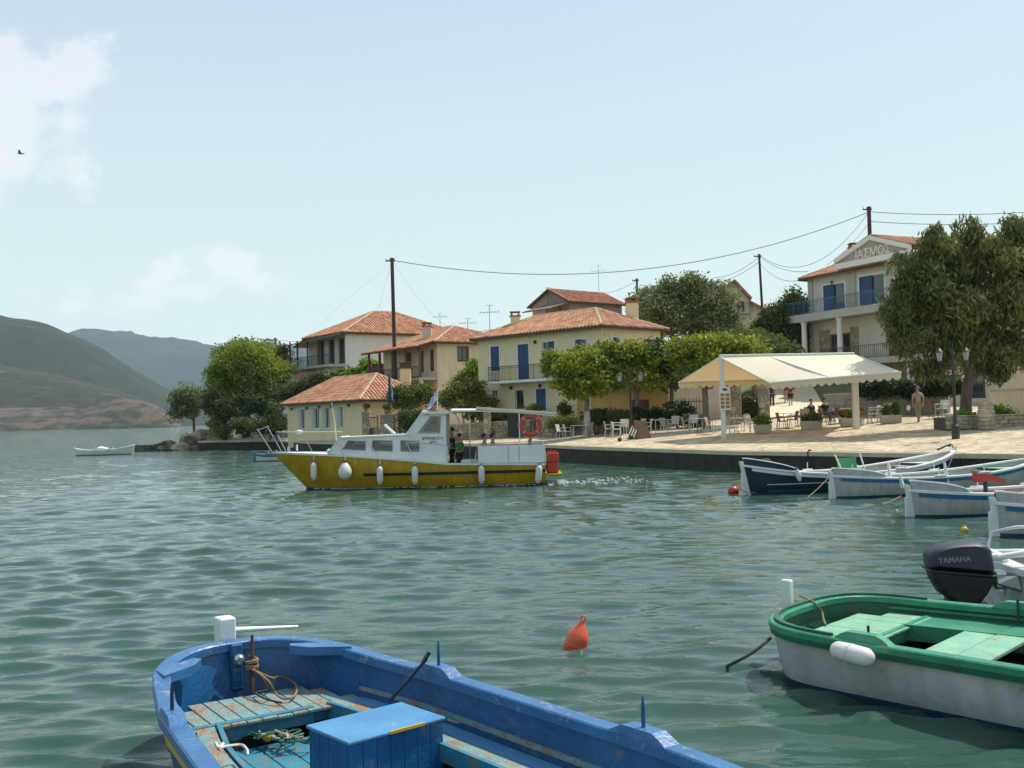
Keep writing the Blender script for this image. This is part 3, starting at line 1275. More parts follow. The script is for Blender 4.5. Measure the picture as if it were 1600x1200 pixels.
# ---------------------------------------------------------------- small tiled house by the water
def small_house():
 a, b = V(-.593, .805, 0), V(.805, .593, 0)
 C = V(-11.35, 77.0, 0)
 z0, z1 = .3, 4.0
 La, Lb = 13.4, 6.0
 t = thing('small_tiled_house', 'single-storey cream house with orange hip roof behind the bow of the yellow boat', 'house', C)
 wa = Wall(C, a, -b, La, z0, z1)
 wb = Wall(C, b, -a, Lb, z0, z1)
 hs = [(533 - 62.6 + 0, 638.5, 476.5, 671)]
 pxs = [(469.5, 639, 475.8, 671), (490.5, 637.5, 498.3, 670), (507, 636, 514.5, 669.5), (530.3, 635, 535.5, 668.5)]
 hA = [wa.rect(*p) for p in pxs]
 hA = [(h[0] - .10, h[1], h[2] - .05, h[3]) for h in hA]
 shell(t, C, a, b, La, Lb, z0, z1, (wa, wb), m_wall_cream2, hA, [])
 for i, h in enumerate(hA):
  o = opening(t, wa, h, 'window', m_white_paint, m_pale_blue, shut='none', surround=.05)
  q = MB()      # one shutter leaf folded flat against the wall at the far side of each window
  w_ = .42
  n = 9
  wa.box(q, h[2] + .03, h[1], h[2] + .03 + w_, h[3], .005, .035)
  for k in range(n):
   z = h[1] + (h[3] - h[1]) * (k + .5) / n
   wa.box(q, h[2] + .07, z - .08, h[2] + w_ - .02, z + .06, .035, .05)
  q.build('shutter', m_pale_blue, o, world=True)
 for px, py in ((457.5, 639), (481, 638), (500, 636), (520, 635), (546.5, 633.5)):
  u, z = wa.uv(px, py)
  bracket_lamp(t, wa, u, z)
 hip_roof(t, C, a, b, La, Lb, z1, 2.1, over=.4)
 return t


small_house()


# ---------------------------------------------------------------- tall white house with veranda
def white_house():
 a, b = V(-.593, .805, 0), V(.805, .593, 0)
 C = V(-16.2, 100.0, 0)
 z0, z1 = 1.5, 11.1
 La, Lb = 8.2, 13.5
 t = thing('tall_white_house', 'tall white house with blank side wall, shaded side veranda and orange hip roof', 'house', C)
 wa = Wall(C, a, -b, La, z0, z1)
 wb = Wall(C, b, -a, Lb, z0, z1)
 doors = [(500, 533, 506, 567), (515, 529, 522, 566), (530, 524, 538, 566)]
 hA = []
 for p in doors:
  h = wa.rect(*p)
  hA.append((h[0], 8.1, h[2], 10.5))
 hA = [h for h in hA if h[2] - h[0] > .2 and h[0] > .1 and h[2] < La - .1]
 low = [(wa.uv(500, 600)[0] - .5, 3.2, wa.uv(500, 600)[0] + .6, 5.2), (wa.uv(523, 600)[0] - .5, 3.2, wa.uv(523, 600)[0] + .6, 5.2)]
 hB = []
 shell(t, C, a, b, La, Lb, z0, z1, (wa, wb), m_wall_white, hA + low, hB)
 for h in hA:
  opening(t, wa, h, 'door', m_brown_wood, m_brown_wood, shut='half')
 for h in low:
  opening(t, wa, h, 'window', m_white_paint, m_brown_wood, shut='none')
 hip_roof(t, C, a, b, La, Lb, z1, 2.65, over=.55, inset=6.0)
 # band under the eave
 m = MB()
 wb.box(m, 0, z1 - .35, Lb, z1 - .17, 0, .05)
 m.build('cornice', m_white_paint, t, world=True)
 # balcony slab, curved underside, posts, lean-to roof and railing at the side
 m = MB()
 wa.box(m, -.1, 7.75, La + 2.3, 8.0, .01, 1.9)
 wa.box(m, .6, 7.3, La + 1.6, 7.75, .01, 1.2)
 m.build('balcony_slab', m_concrete, t, world=True)
 for u in (2.4, 4.8, 7.2, 9.0, La + 2.2):
  m = MB()
  wa.box(m, u - .07, 8.0, u + .07, 10.75, 1.7, 1.84)
  m.build('veranda_post', m_eave, t, world=True)
 m = MB()
 m.slab([wa.P(-.4, 11.05, .5), wa.P(La + 3.0, 10.75, .5), wa.P(La + 3.0, 10.35, 2.3), wa.P(-.4, 10.62, 2.3)], .12)
 m.slab([wa.P(La + .56, 11.0, .5), wa.P(La + .56, 11.0, -3.5), wa.P(La + 3.0, 10.45, -3.5), wa.P(La + 3.0, 10.45, .5)], .12)
 rf = m.build('veranda_roof', m_slate, t, world=True)
 railing(t, [wa.P(0, 0, 1.78).xy, wa.P(La + 2.2, 0, 1.78).xy, wa.P(La + 2.2, 0, -2).xy], 8.0, 1.0, .16)
 # lower veranda pillars
 for u in (1.0, 5.0, 9.0):
  m = MB()
  wa.box(m, u - .16, z0, u + .16, 7.3, 1.0, 1.35)
  m.build('pillar', m_wall_white, t, world=True)
 antenna(t, C.x + b.x * 11, C.y + b.y * 11, z1 + .6, 1.7)
 return t


white_house()


# ---------------------------------------------------------------- cream house in the middle with loggia
def middle_house():
 a, b = V(-.56, .828, 0), V(.828, .56, 0)
 C = V(-6.1, 84.2, 0)
 z0, z1 = 1.0, 8.75
 La, Lb = 9.7, 8.0
 t = thing('middle_cream_house', 'pale ochre two-storey house with upstairs loggia between the tall white and the blue-shuttered house', 'house', C)
 wa = Wall(C, a, -b, La, z0, z1)
 wb = Wall(C, b, -a, Lb, z0, z1)
 win = wb.rect(715.5, 542.5, 731.5, 563.5)
 lo = wa.rect(640, 590, 657, 612)
 lo2 = wa.rect(664, 588, 684, 612)
 hA = [wa.rect(613.5, 552, 617, 577), wa.rect(636, 551, 643, 583), wa.rect(659.5, 549, 662, 582), wa.rect(672, 545, 678, 580)]
 hA = [(h[0], max(h[1], 5.95), h[2] if h[2] - h[0] > .5 else h[0] + .6, h[3]) for h in hA]
 hA = [(max(.1, h[0]), h[1], min(La - .1, h[2]), 8.2) for h in hA]
 shell(t, C, a, b, La, Lb, z0, z1, (wa, wb), m_wall_mid, hA + [(lo[0], lo[1], lo[2], lo[3])], [win])
 opening(t, wb, win, 'window', m_brown_wood, m_brown_wood, shut='none', surround=.06)
 opening(t, wa, hA[0], 'door', m_white_paint, m_blue_dark, shut='closed')
 for h in hA[1:]:
  opening(t, wa, h, 'door', m_brown_wood, m_brown_wood, shut='closed', surround=0)
 opening(t, wa, lo, 'window', m_brown_wood, m_brown_wood, shut='none')
 hip_roof(t, C, a, b, La, Lb, z1, 1.75, over=.5)
 # loggia: slab, posts, parapet
 m = MB()
 wa.box(m, 0, 5.65, La, 5.85, .01, 1.7)
 m.build('balcony_slab', m_concrete, t, world=True)
 m = MB()
 m.slab([wa.P(-.3, 8.85, .45), wa.P(La + .3, 8.85, .45), wa.P(La + .3, 8.35, 2.1), wa.P(-.3, 8.35, 2.1)], .12)
 rf = m.build('loggia_roof', m_eave, t, world=True)
 q = MB()
 tile_face(q, wa.P(La + .3, 8.36, 2.1), wa.P(-.3, 8.36, 2.1), wa.P(La + .3, 8.86, .45), wa.P(-.3, 8.86, .45))
 q.build('clay_tiles', m_tile, rf, world=True, kind='stuff')
 for u in (.15, 3.2, 6.4, 9.5):
  m = MB()
  wa.box(m, u - .12, 1.0, u + .12, 5.65, 1.35, 1.62)
  m.build('pillar', m_wall_cream, t, world=True)
 for u in (.15, 2.6, 5.0, 7.4, 9.5):
  m = MB()
  wa.box(m, u - .09, 5.85, u + .09, 8.42, 1.45, 1.62)
  m.build('veranda_post', m_brown_wood, t, world=True)
 railing(t, [wa.P(.15, 0, 1.55).xy, wa.P(9.5, 0, 1.55).xy], 5.85, .95, .16)
 c = D(668, 515, 88.0)
 chimney(t, c.x, 87.6, 8.6, D(668, 511, 87.6).z, .75, m_wall_grey)
 # small lean-to porch on the far left corner
 m = MB()
 m.slab([wa.P(La + .1, 7.4, 1.0), wa.P(La + 1.8, 6.7, 1.0), wa.P(La + 1.8, 6.7, -1.4), wa.P(La + .1, 7.4, -1.4)], .1)
 m.build('porch_roof', m_slate, t, world=True)
 m = MB()
 p = wa.P(La + 1.6, 0, .9)
 m.box(p.x - .06, p.y - .06, z0, p.x + .06, p.y + .06, 6.8)
 m.build('porch_post', m_eave, t, world=True)
 for i, (px, h) in enumerate(((731, 1.4),)):
  d = D(px, 512, 90)
  antenna(t, d.x, 90, 9.2, h + .6)
 return t


middle_house()

# the free-standing chimney in front of it
t = thing('garden_chimney', 'cream chimney stack with dark cap rising beside the small house roof', 'chimney', D(634, 600, 82.6))
cx, cy = t.location.x, t.location.y
m = MB()
m.bbox(cx - .42, cy - .42, 1.0, cx + .42, cy + .42, D(634, 576, cy).z, .02)
m.build('stack', m_wall_cream2, t, world=True)
m = MB()
zt = D(634, 576, cy).z
m.bbox(cx - .5, cy - .5, zt, cx + .5, cy + .5, zt + .12, .02)
m.bbox(cx - .42, cy - .42, zt + .12, cx + .42, cy + .42, zt + .42, .08)
m.bbox(cx - .5, cy - .5, zt + .42, cx + .5, cy + .5, zt + .5, .02)
m.build('cap', m_brown_wood, t, world=True)


# ---------------------------------------------------------------- house with blue shutters
def yellow_house():
 a, b = V(-.6985, .7156, 0), V(.7156, .6985, 0)
 C = V(5.8, 65.6, 0)
 z0, z1 = .9, 8.15
 La, Lb = 11.75, 6.2
 t = thing('cream_house', 'two-storey cream house with blue shutters, long balcony and orange tiled hip roof', 'house', C)
 wa = Wall(C, a, -b, La, z0, z1)
 wb = Wall(C, b, -a, Lb, z0, z1)
 items = [((767, 541, 780.5, 580), 'window', 'closed', 'closed blue shutters'), ((809.5, 537.5, 826.5, 593), 'door', 'closed', None),
    ((847.5, 533.5, 867, 590), 'door', 'half', None), ((899, 530, 917, 566), 'window', 'half_right', None),
    ((768.5, 610, 777.5, 622), 'window', 'none', 'small ground-floor window'), ((805, 609, 819, 640), 'door', 'none', 'half-glazed brown door'),
    ((838, 607, 853.5, 641), 'door', 'closed', None), ((914, 622, 920.5, 636), 'window', 'none', None)]
 hA = [wa.rect(*i[0]) for i in items]
 shell(t, C, a, b, La, Lb, z0, z1, (wa, wb), m_wall_cream, hA, [wb.rect(958, 527, 968, 560), wb.rect(1008, 530, 1020, 560)])
 for h, i in zip(hA, items):
  fr = m_white_paint
  lf = m_brown_wood if i[3] and 'brown' in i[3] else m_blue_paint
  o = opening(t, wa, h, i[1], fr, lf, shut=i[2], label=None)
 for p in ((958, 527, 968, 560), (1008, 530, 1020, 560)):
  opening(t, wb, wb.rect(*p), 'window', m_white_paint, m_blue_paint, shut='closed')
 hip_roof(t, C, a, b, La, Lb, z1, 1.55, over=.42)
 # balcony
 u0 = wa.uv(872, 595)[0]
 u1 = wa.uv(781, 600)[0]
 zb = wa.uv(820, 594.5)[1]
 m = MB()
 wa.box(m, u0, zb - .16, u1, zb, .01, 1.15)
 m.build('balcony_slab', m_white_paint, t, world=True)
 railing(t, [wa.P(u0 + .03, 0, .0).xy, wa.P(u0 + .03, 0, 1.1).xy, wa.P(u1 - .03, 0, 1.1).xy, wa.P(u1 - .03, 0, 0).xy], zb, 1.0, .14)
 for px, py in ((837.5, 534.5), (800, 606), (845, 603)):
  u, z = wa.uv(px, py)
  bracket_lamp(t, wa, u, z)
 # chimneys
 q = D(805, 500, 74.0)
 chimney(t, q.x, 74.0, 8.2, D(805, 495, 74).z, .68, m_wall_cream)
 q = D(988, 500, 70.5)
 chimney(t, q.x, 70.5, 8.0, D(988, 474, 70.5).z, .80, m_wall_cream)
 q = D(765, 500, 77.0)
 antenna(t, q.x, 77.0, 8.3, 2.6, 6)
 return t


yellow_house()


# ---------------------------------------------------------------- gabled houses up the hill
def brown_house():
 Y = 110.0
 t = thing('brown_hill_house', 'brown blockwork house with red gabled roof up behind the cream house', 'house', D(900, 500, Y))
 p0, p1 = D(890, 494, Y - 2), D(972, 493, Y + 3)
 zt = D(890, 469.5, Y - 2).z
 d = (p1 - p0)
 d.z = 0
 L = d.length
 d.normalize()
 nb = V(-d.y, d.x, 0)
 wd = 6.0
 m = MB()
 q = [p0, p0 + d * L, p0 + d * L + nb * wd, p0 + nb * wd]
 m.prism([v.xy for v in q], 4.0, zt)
 m.add([V(p0.x, p0.y, zt), V(q[3].x, q[3].y, zt), V(*(p0 + nb * wd / 2).xy, zt + 1.5)], [(0, 2, 1)])
 m.build('wall', m_wall_brown, t, world=True)
 zr = zt + 1.5
 e0, e1 = p0 - d * .4 - nb * .5, p0 + d * (L + .4) - nb * .5
 f0, f1 = p0 - d * .4 + nb * (wd + .5), p0 + d * (L + .4) + nb * (wd + .5)
 r0, r1 = p0 - d * .4 + nb * wd / 2, p0 + d * (L + .4) + nb * wd / 2
 for v_, z in ((e0, zt - .15), (e1, zt - .15), (f0, zt - .15), (f1, zt - .15), (r0, zr), (r1, zr)):
  v_.z = z
 m = MB()
 m.slab([e0, e1, r1, r0], .12)
 m.slab([f1, f0, r0, r1], .12)
 rf = m.build('roof', m_eave, t, world=True)
 m = MB()
 tile_face(m, e0, e1, r0, r1)
 tile_face(m, f1, f0, r1, r0)
 m.build('clay_tiles', m_tile_dark, rf, world=True, kind='stuff')
 m = MB()
 ridge_caps(m, r0, r1)
 ridge_caps(m, e0, r0)
 m.build('ridge_tiles', m_tile_dark, rf, world=True, kind='stuff')
 # lean-to on the left with posts
 m = MB()
 l0 = p0 - d * 3.2
 m.slab([V(*(p0 - nb * .3).xy, zt - .1), V(*(p0 + nb * 4).xy, zt - .1), V(*(l0 + nb * 4).xy, zt - 1.0), V(*(l0 - nb * .3).xy, zt - 1.0)], .12)
 m.build('porch_roof', m_slate, t, world=True)
 for k in (.05, .6):
  m = MB()
  c = l0 + d * (3.2 * k) + nb * .1
  m.box(c.x - .09, c.y - .09, 4.0, c.x + .09, c.y + .09, zt - 1.0 + .9 * k)
  m.build('porch_post', m_eave, t, world=True)
 antenna(t, D(856, 470, Y).x, Y, zt - .6, 2.3, 6)
 antenna(t, D(936, 465, Y + 2).x, Y + 2, zr - .2, 2.9, 3)


brown_house()


def gable_house():
 Y = 110.0
 t = thing('gabled_house', 'pale house with steep dark red gable and a small railed balcony behind trees', 'house', D(1150, 500, Y))
 A = D(1147, 437.5, Y)
 Lf, Rt = D(1112, 462, Y), D(1171, 466, Y)
 R2 = D(1199, 485, Y)
 m = MB()
 bz = 6.0
 back = V(1.5, 8, 0)
 poly = [V(Lf.x, Y, bz), V(R2.x - .3, Y, bz), V(R2.x - .3, Y, R2.z - .2), V(Rt.x, Y, Rt.z - .2), V(A.x, Y, A.z - .25), V(Lf.x, Y, Lf.z - .2)]
 n = len(poly)
 m.add(poly + [p + back for p in poly], [tuple(range(n)), tuple(reversed(range(n, 2 * n)))] + [((i + 1) % n, i, n + i, n + (i + 1) % n) for i in range(n)])
 m.build('wall', m_wall_mid, t, world=True)
 m = MB()
 f = V(-.1, -.6, 0)
 m.slab([Lf + f + V(-.4, 0, -.25), A + f, A + back, Lf + back + V(-.4, 0, -.25)], .18)
 m.slab([A + f, Rt + f + V(.15, 0, 0), Rt + back + V(.15, 0, 0), A + back], .18)
 m.slab([Rt + f + V(-.1, 0, -.3), R2 + f, R2 + back, Rt + back + V(-.1, 0, -.3)], .16)
 rf = m.build('roof', m_tile_dark, t, world=True)
 m = MB()
 tile_face(m, R2 + f, R2 + back, Rt + f + V(-.1, 0, -.3), Rt + back + V(-.1, 0, -.3))
 tile_face(m, Rt + f + V(.15, 0, 0), Rt + back + V(.15, 0, 0), A + f, A + back)
 m.build('clay_tiles', m_tile_dark, rf, world=True, kind='stuff')
 w = Wall(V(Lf.x, Y, 0), V(1, 0, 0), V(0, -1, 0), 8, bz, 20)
 b0, b1 = D(1152, 489, Y), D(1172, 489, Y)
 m = MB()
 w.box(m, b0.x - Lf.x, b0.z - .15, b1.x - Lf.x, b0.z, 0.01, 1.3)
 m.build('balcony_slab', m_concrete, t, world=True)
 railing(t, [(b0.x, Y - .02), (b0.x, Y - 1.25), (b1.x, Y - 1.25), (b1.x, Y - .02)], b0.z, 1.0, .3)
 k = w.rect(1153, 470, 1163, 488.5)
 m = MB()
 w.box(m, k[0], k[1], k[2], k[3], .0, .04)
 m.build('door', m_brown_wood, t, world=True)


gable_house()


# small roofs glimpsed between trees on the left
def far_roof(name, px0, py0, px1, py1, pyt, Y, label):
 t = thing(name, label, 'house', D(px0, py1, Y))
 e0, e1 = D(px0, py0, Y), D(px1, py1, Y)
 z = min(e0.z, e1.z)
 a = (e1 - e0)
 a.z = 0
 L = a.length
 a.normalize()
 nb = V(-a.y, a.x, 0)
 m = MB()
 q = [e0, e0 + a * L, e0 + a * L + nb * 6, e0 + nb * 6]
 m.prism([v.xy for v in q], 1.0, z)
 m.build('wall', m_wall_mid, t, world=True)
 E0, E1 = V(e0.x, e0.y, z) - nb * .4, V(e0.x, e0.y, z) + a * L - nb * .4
 up = D(px1, pyt, Y + 3).z
 R0, R1 = E0 + nb * 3.4, E1 + nb * 3.4
 R0.z = R1.z = up
 F0, F1 = E0 + nb * 6.8, E1 + nb * 6.8
 m = MB()
 m.slab([E0, E1, R1, R0], .1)
 m.slab([F1, F0, R0, R1], .1)
 rf = m.build('roof', m_eave, t, world=True)
 m = MB()
 tile_face(m, E0, E1, R0, R1)
 m.build('clay_tiles', m_tile, rf, world=True, kind='stuff')


far_roof('low_roofed_shed', 455, 600, 486, 600, 582, 99, 'low shed with orange tiled roof showing beside the big yellow-green tree')


# ---------------------------------------------------------------- large guesthouse on the right
def guesthouse():
 a, b = V(-.43, .903, 0), V(.903, .43, 0)
 La, Lb = 14.0, 9.0
 far = V(24.9, 85.0, 0)
 C = far - a * La
 z0 = 1.8
 t = thing('guesthouse', 'grey-white three-storey guesthouse with lettered pediment and blue-railed balcony behind the tamarisk', 'house', C)
 wa = Wall(C, a, -b, La, z0, 13.35)
 wb = Wall(C, b, -a, Lb, z0, 13.35)
 ups = [(1286.5, 443.5, 1320, 484), (1343, 429.5, 1382, 478)]
 hA = [wa.rect(*p) for p in ups]
 zb = wa.uv(1320, 486)[1]
 hA = [(h[0], zb + .06, h[2], h[3]) for h in hA]
 hA = [hA[0], hA[1]]
 mid = wa.rect(1299, 523, 1328, 555)
 mid = (mid[0], 6.35, mid[2], mid[3])
 h3 = (1.2, zb + .06, 3.4, zb + 2.4)
 lowh = [(9.2, 2.4, 11.0, 4.9), (5.0, 2.4, 7.0, 4.9), (1.2, 2.4, 3.2, 4.9)]
 mid2 = (3.0, 6.35, 5.4, 8.8)
 hl = [h for h in hA + [mid, mid2, h3]]
 wa.z0 = 5.9
 shell(t, C, a, b, La, Lb, 5.9, 13.35, (wa, wb), m_wall_grey, hl, [])
 wl = Wall(C, a, -b, La, z0, 5.9)
 wl2 = Wall(C, b, -a, Lb, z0, 5.9)
 shell(t, C, a, b, La, Lb, z0, 5.9, (wl, wl2), m_stone_pale, lowh, [], name='lower_wall')
 for h in hA + [h3]:
  opening(t, wa, h, 'door', m_white_paint, m_blue_paint, shut='half_right', surround=.12)
 for h in (mid, mid2):
  opening(t, wa, h, 'door', m_brown_wood, m_blue_dark, shut='none', surround=.1)
 for h in lowh:
  opening(t, wl, h, 'door', m_brown_wood, m_blue_dark, shut='none', surround=.1)
 # ochre stone lining beside middle doors
 for u_, v_ in ((mid[0] - 1.0, mid[0] - .1), (mid[2] + .1, mid[2] + 1.3)):
  m = MB()
  wa.box(m, u_, 6.3, v_, 8.9, 0.005, .05)
  m.build('stone_lining', m_stone, t, world=True)
 # corner pilasters
 m = MB()
 wa.box(m, La - .5, 5.9, La + .03, 13.3, 0.0, .10)
 m.build('pilaster', m_concrete, t, world=True)
 u = wa.uv(1331, 450)[0]
 m = MB()
 wa.box(m, u - .45, zb, u + .45, wa.uv(1331, 412)[1], 0.0, .12)
 m.build('pilaster', m_concrete, t, world=True)
 # main hip roof
 hip_roof(t, C, a, b, La, Lb, 13.35, 2.3, over=.6)
 # balcony
 m = MB()
 wa.box(m, -.5, zb - .62, La + 2.3, zb, .01, 1.7)
 slab = m.build('balcony_slab', m_concrete, t, world=True)
 railing(t, [wa.P(-.4, 0, 1.62).xy, wa.P(La + 2.2, 0, 1.62).xy, wa.P(La + 2.2, 0, .02).xy], zb, 1.05, .15, mat('blue_grey_railing', (.10, .17, .25), None, .5))
 # columns
 for u in (La - .8, wa.uv(1333, 530)[0] + 0.0, 2.2):
  m = MB()
  p = wa.P(u, 0, 1.35)
  m.lathe([(.26, z0), (.26, 5.6)], 14, M=Matrix.Translation((p.x, p.y, 0)))
  m.lathe([(.30, 6.2), (.23, 6.35), (.21, zb - .85), (.30, zb - .63)], 14, M=Matrix.Translation((p.x, p.y, 0)))
  m.build('column', m_wall_white, t, world=True, smooth=True)
 # first-floor terrace slab
 m = MB()
 wa.box(m, -1.5, 5.75, La + .6, 6.2, .01, 2.0)
 m.build('terrace_slab', m_concrete, t, world=True)
 railing(t, [wa.P(-1.4, 0, 1.9).xy, wa.P(La * .78, 0, 1.9).xy], 6.2, 1.0, .2)
 # pediment with the name
 uL, uA = wa.uv(1306, 408, .9)[0], wa.uv(1361, 370, .9)[0]
 zb2 = wa.uv(1306, 413, .9)[1]
 zA = wa.uv(1361, 375, .9)[1]
 uR = 2 * uA - uL
 m = MB()
 o0, o1 = .0, .9
 P3 = [wa.P(uL, zb2, o1), wa.P(uR, zb2, o1), wa.P(uA, zA, o1)]
 Q3 = [wa.P(uL, zb2, -4), wa.P(uR, zb2, -4), wa.P(uA, zA, -4)]
 m.add(P3 + Q3, [(0, 2, 1), (3, 4, 5), (0, 1, 4, 3)])
 pd = m.build('pediment', mat('pediment_render', (.40, .37, .33), (.35, .33, .29), .9, .8, .5), t, world=True)
 m = MB()
 for (A_, B_) in ((P3[0], P3[2]), (P3[2], P3[1])):
  d_ = (B_ - A_).normalized()
  upv = V(0, 0, 1)
  m.add([A_ - wa.n * .1, B_ - wa.n * .1, B_ - wa.n * .1 + upv * .34, A_ - wa.n * .1 + upv * .34,
    A_ + wa.n * .22, B_ + wa.n * .22, B_ + wa.n * .22 + upv * .34, A_ + wa.n * .22 + upv * .34],
    [(0, 1, 2, 3), (7, 6, 5, 4), (0, 4, 5, 1), (3, 2, 6, 7), (0, 3, 7, 4), (1, 5, 6, 2)])
 wa.box(m, uR, zb2 - .45, uL, zb2, -.1, o1 + .16)
 m.build('moulding', m_white_paint, pd, world=True)
 m = MB()
 for s_ in (0, 1):
  E_ = [wa.P(uL, zb2 + .32, 1.1), wa.P(uL, zb2 + .32, -4.5)] if s_ == 0 else [wa.P(uR, zb2 + .32, 1.1), wa.P(uR, zb2 + .32, -4.5)]
  T_ = [wa.P(uA, zA + .36, 1.1), wa.P(uA, zA + .36, -4.5)]
  tile_face(m, E_[0], E_[1], T_[0], T_[1])
 m.build('clay_tiles', m_tile, pd, world=True, kind='stuff')
 # ΙΑΣΜΟΣ
 fx = -wa.a
 Mx = Matrix((( fx.x, 0, wa.n.x, 0), (fx.y, 0, wa.n.y, 0), (0, 1, 0, 0), (0, 0, 0, 1)))
 c_ = wa.P(wa.uv(1364, 394, .9)[0], wa.uv(1364, 394, .9)[1], o1 + .03)
 Mx = Matrix.Translation(c_) @ Mx
 text_mesh('lettering', '\u0399\u0391\u03a3\u039c\u039f\u03a3', .92, mat('cream_letters', (.80, .76, .62), None, .7), Mx, pd, .03, font_bold=.012)
 # chimney
 q = wa.P(wa.uv(1316, 390)[0], 0, -1.2)
 chimney(t, q.x, q.y, 13.4, wa.uv(1316, 392)[1] + .3, .7, m_wall_mid)
 for px, py in ((1301, 441), (1338, 420), (1372, 412)):
  u, z = wa.uv(px, py)
  bracket_lamp(t, wa, u, z)


guesthouse()
# ================================================================== TREES AND PLANTS
def leaves(blobs, n, size, rng, cl=26, spread=.34, elong=1.5, droop=0.0, shell=.55, flatten=0.0):
 """leaf-sized quads gathered in clumps through a crown made of ellipsoids (c, (rx, ry, rz))"""
 blobs = [(np.array(c, float), np.array(r, float)) for c, r in blobs]
 big = []
 for c, r in blobs:          # break every lobe into smaller, uneven ones
  big.append((c, r * .72))
  for _ in range(7):
   u = rng.normal(size=3)
   u /= np.linalg.norm(u)
   k_ = rng.uniform(.26, .52)
   big.append((c + u * r * rng.uniform(.5, .92), r * k_))
 blobs = big
 w = np.array([(r[0] * r[1] * r[2]) ** .67 for c, r in blobs])
 w /= w.sum()
 nc = max(1, n // cl)
 bi = rng.choice(len(blobs), nc, p=w)
 d = rng.normal(size=(nc, 3))
 d /= np.linalg.norm(d, axis=1)[:, None]
 rad = shell + (1 - shell) * rng.random(nc) ** .8
 rad *= 1 + rng.normal(0, .12, nc)
 rad *= np.where(rng.random(nc) < .05, rng.uniform(1.1, 1.35, nc), 1)
 C = np.array([blobs[b][0] for b in bi]) + d * rad[:, None] * np.array([blobs[b][1] for b in bi])
 csz = rng.uniform(.6, 1.35, nc) * spread
 k = rng.integers(0, nc, n)
 off = rng.normal(size=(n, 3))
 off *= (rng.random(n) ** .5 / (np.linalg.norm(off, axis=1) + 1e-6))[:, None] * 1.6
 off[:, 2] *= .7
 P = C[k] + off * csz[k][:, None]
 if droop:
  P[:, 2] -= droop * rng.random(n) * csz[k]
 a = rng.normal(size=(n, 3))
 if droop:
  a[:, 2] = -abs(a[:, 2]) * 1.6 - .3
 a /= np.linalg.norm(a, axis=1)[:, None]
 b = rng.normal(size=(n, 3))
 b[:, 2] += flatten * 2
 b -= a * (a * b).sum(1)[:, None]
 b /= np.linalg.norm(b, axis=1)[:, None]
 if flatten:
  b = np.cross(a, b)
 s = size * rng.uniform(.6, 1.35, n)
 u = a * (s * elong * .5)[:, None]
 v = b * (s * .5)[:, None]
 fold = np.cross(a, b) * (s * .14)[:, None]
 Vv = np.stack([P - u, P + v * .9 + fold, P + u, P - v * .9 + fold], 1).reshape(-1, 3)
 q = np.arange(n * 4).reshape(-1, 4)
 return Vv, q


def limb(mb, p, q, r0, r1, rng, n=5, wob=.08, sides=7):
 p, q = Vector(p), Vector(q)
 L = (q - p).length
 pts, rr = [], []
 for i in range(n + 1):
  f = i / n
  w = V(rng.uniform(-1, 1), rng.uniform(-1, 1), rng.uniform(-.5, .5)) * wob * L * math.sin(f * math.pi)
  pts.append(p.lerp(q, f) + w + V(0, 0, .06 * L * math.sin(f * math.pi)))
  rr.append(r0 + (r1 - r0) * f)
 mb.tube(pts, rr, sides)
 return pts


def tree(name, label, base, trunk_h, r, blobs, n, size, leafm, barkm=m_bark, seed=1, group=None, lean=(0, 0), cat='tree', limbs=True, whitewash=0,
   **kw):
 rng = random.Random(seed)
 g = np.random.default_rng(seed)
 base = Vector(base)
 t = thing(name, label, cat, base, group=group)
 top = base + V(lean[0], lean[1], trunk_h)
 mb = MB()
 pts, rr = [], []
 for i in range(8):
  f = i / 7
  pts.append(base.lerp(top, f) + V(rng.uniform(-1, 1), rng.uniform(-1, 1), 0) * r * .25 * (0 if i == 0 else 1) + V(0, 0, -.15 if i == 0 else 0))
  rr.append(r * (1.35 - .35 * min(1, f * 4)) * (1 - .25 * f))
 mb.tube(pts, rr, 10)
 if limbs:
  for i, (c, rad) in enumerate(blobs[:14]):
   c = Vector(c)
   s = pts[-1] if i % 2 == 0 else pts[-2]
   e = c + V(0, 0, -rad[2] * .15)
   lp = limb(mb, s, e, r * .5, r * .12, rng, 5, .09, 6)
   for k in range(3):
    v = V(rng.uniform(-1, 1) * rad[0], rng.uniform(-1, 1) * rad[1], rng.uniform(-.2, 1) * rad[2]) * .75
    limb(mb, lp[3 + k % 2], c + v, r * .16, r * .04, rng, 3, .06, 5)
 tr = mb.build('trunk', barkm, t, world=True, smooth=True)
 if whitewash:
  w = MB()
  w.tube([base + V(0, 0, .0), base.lerp(top, whitewash / trunk_h)], [r * 1.38, r * 1.06], 12, cap=False)
  w.build('whitewash', m_whitewash, tr, world=True, smooth=True)
 v, q = leaves(blobs, n, size, g, **kw)
 npmesh('crown', v, q, leafm, t, world=True)
 return t


def shrub(name, label, base, blobs, n, size, leafm, seed=1, group=None, cat='shrub', flowers=None, **kw):
 g = np.random.default_rng(seed)
 rng = random.Random(seed)
 t = thing(name, label, cat, base, group=group)
 v, q = leaves(blobs, n, size, g, **kw)
 npmesh('foliage', v, q, leafm, t, world=True)
 mb = MB()
 b = Vector(base)
 for i in range(5):
  c = Vector(blobs[i % len(blobs)][0])
  limb(mb, b + V(rng.uniform(-.1, .1), rng.uniform(-.1, .1), -.1), c, .035, .01, rng, 4, .08, 5)
 mb.build('stem', m_bark, t, world=True)
 if flowers:
  m_, k, fs = flowers
  v, q = leaves(blobs, k, fs, g, elong=1.0, shell=.95, spread=.12)
  npmesh('blossom', v, q, m_, t, world=True, kind='stuff')
 return t


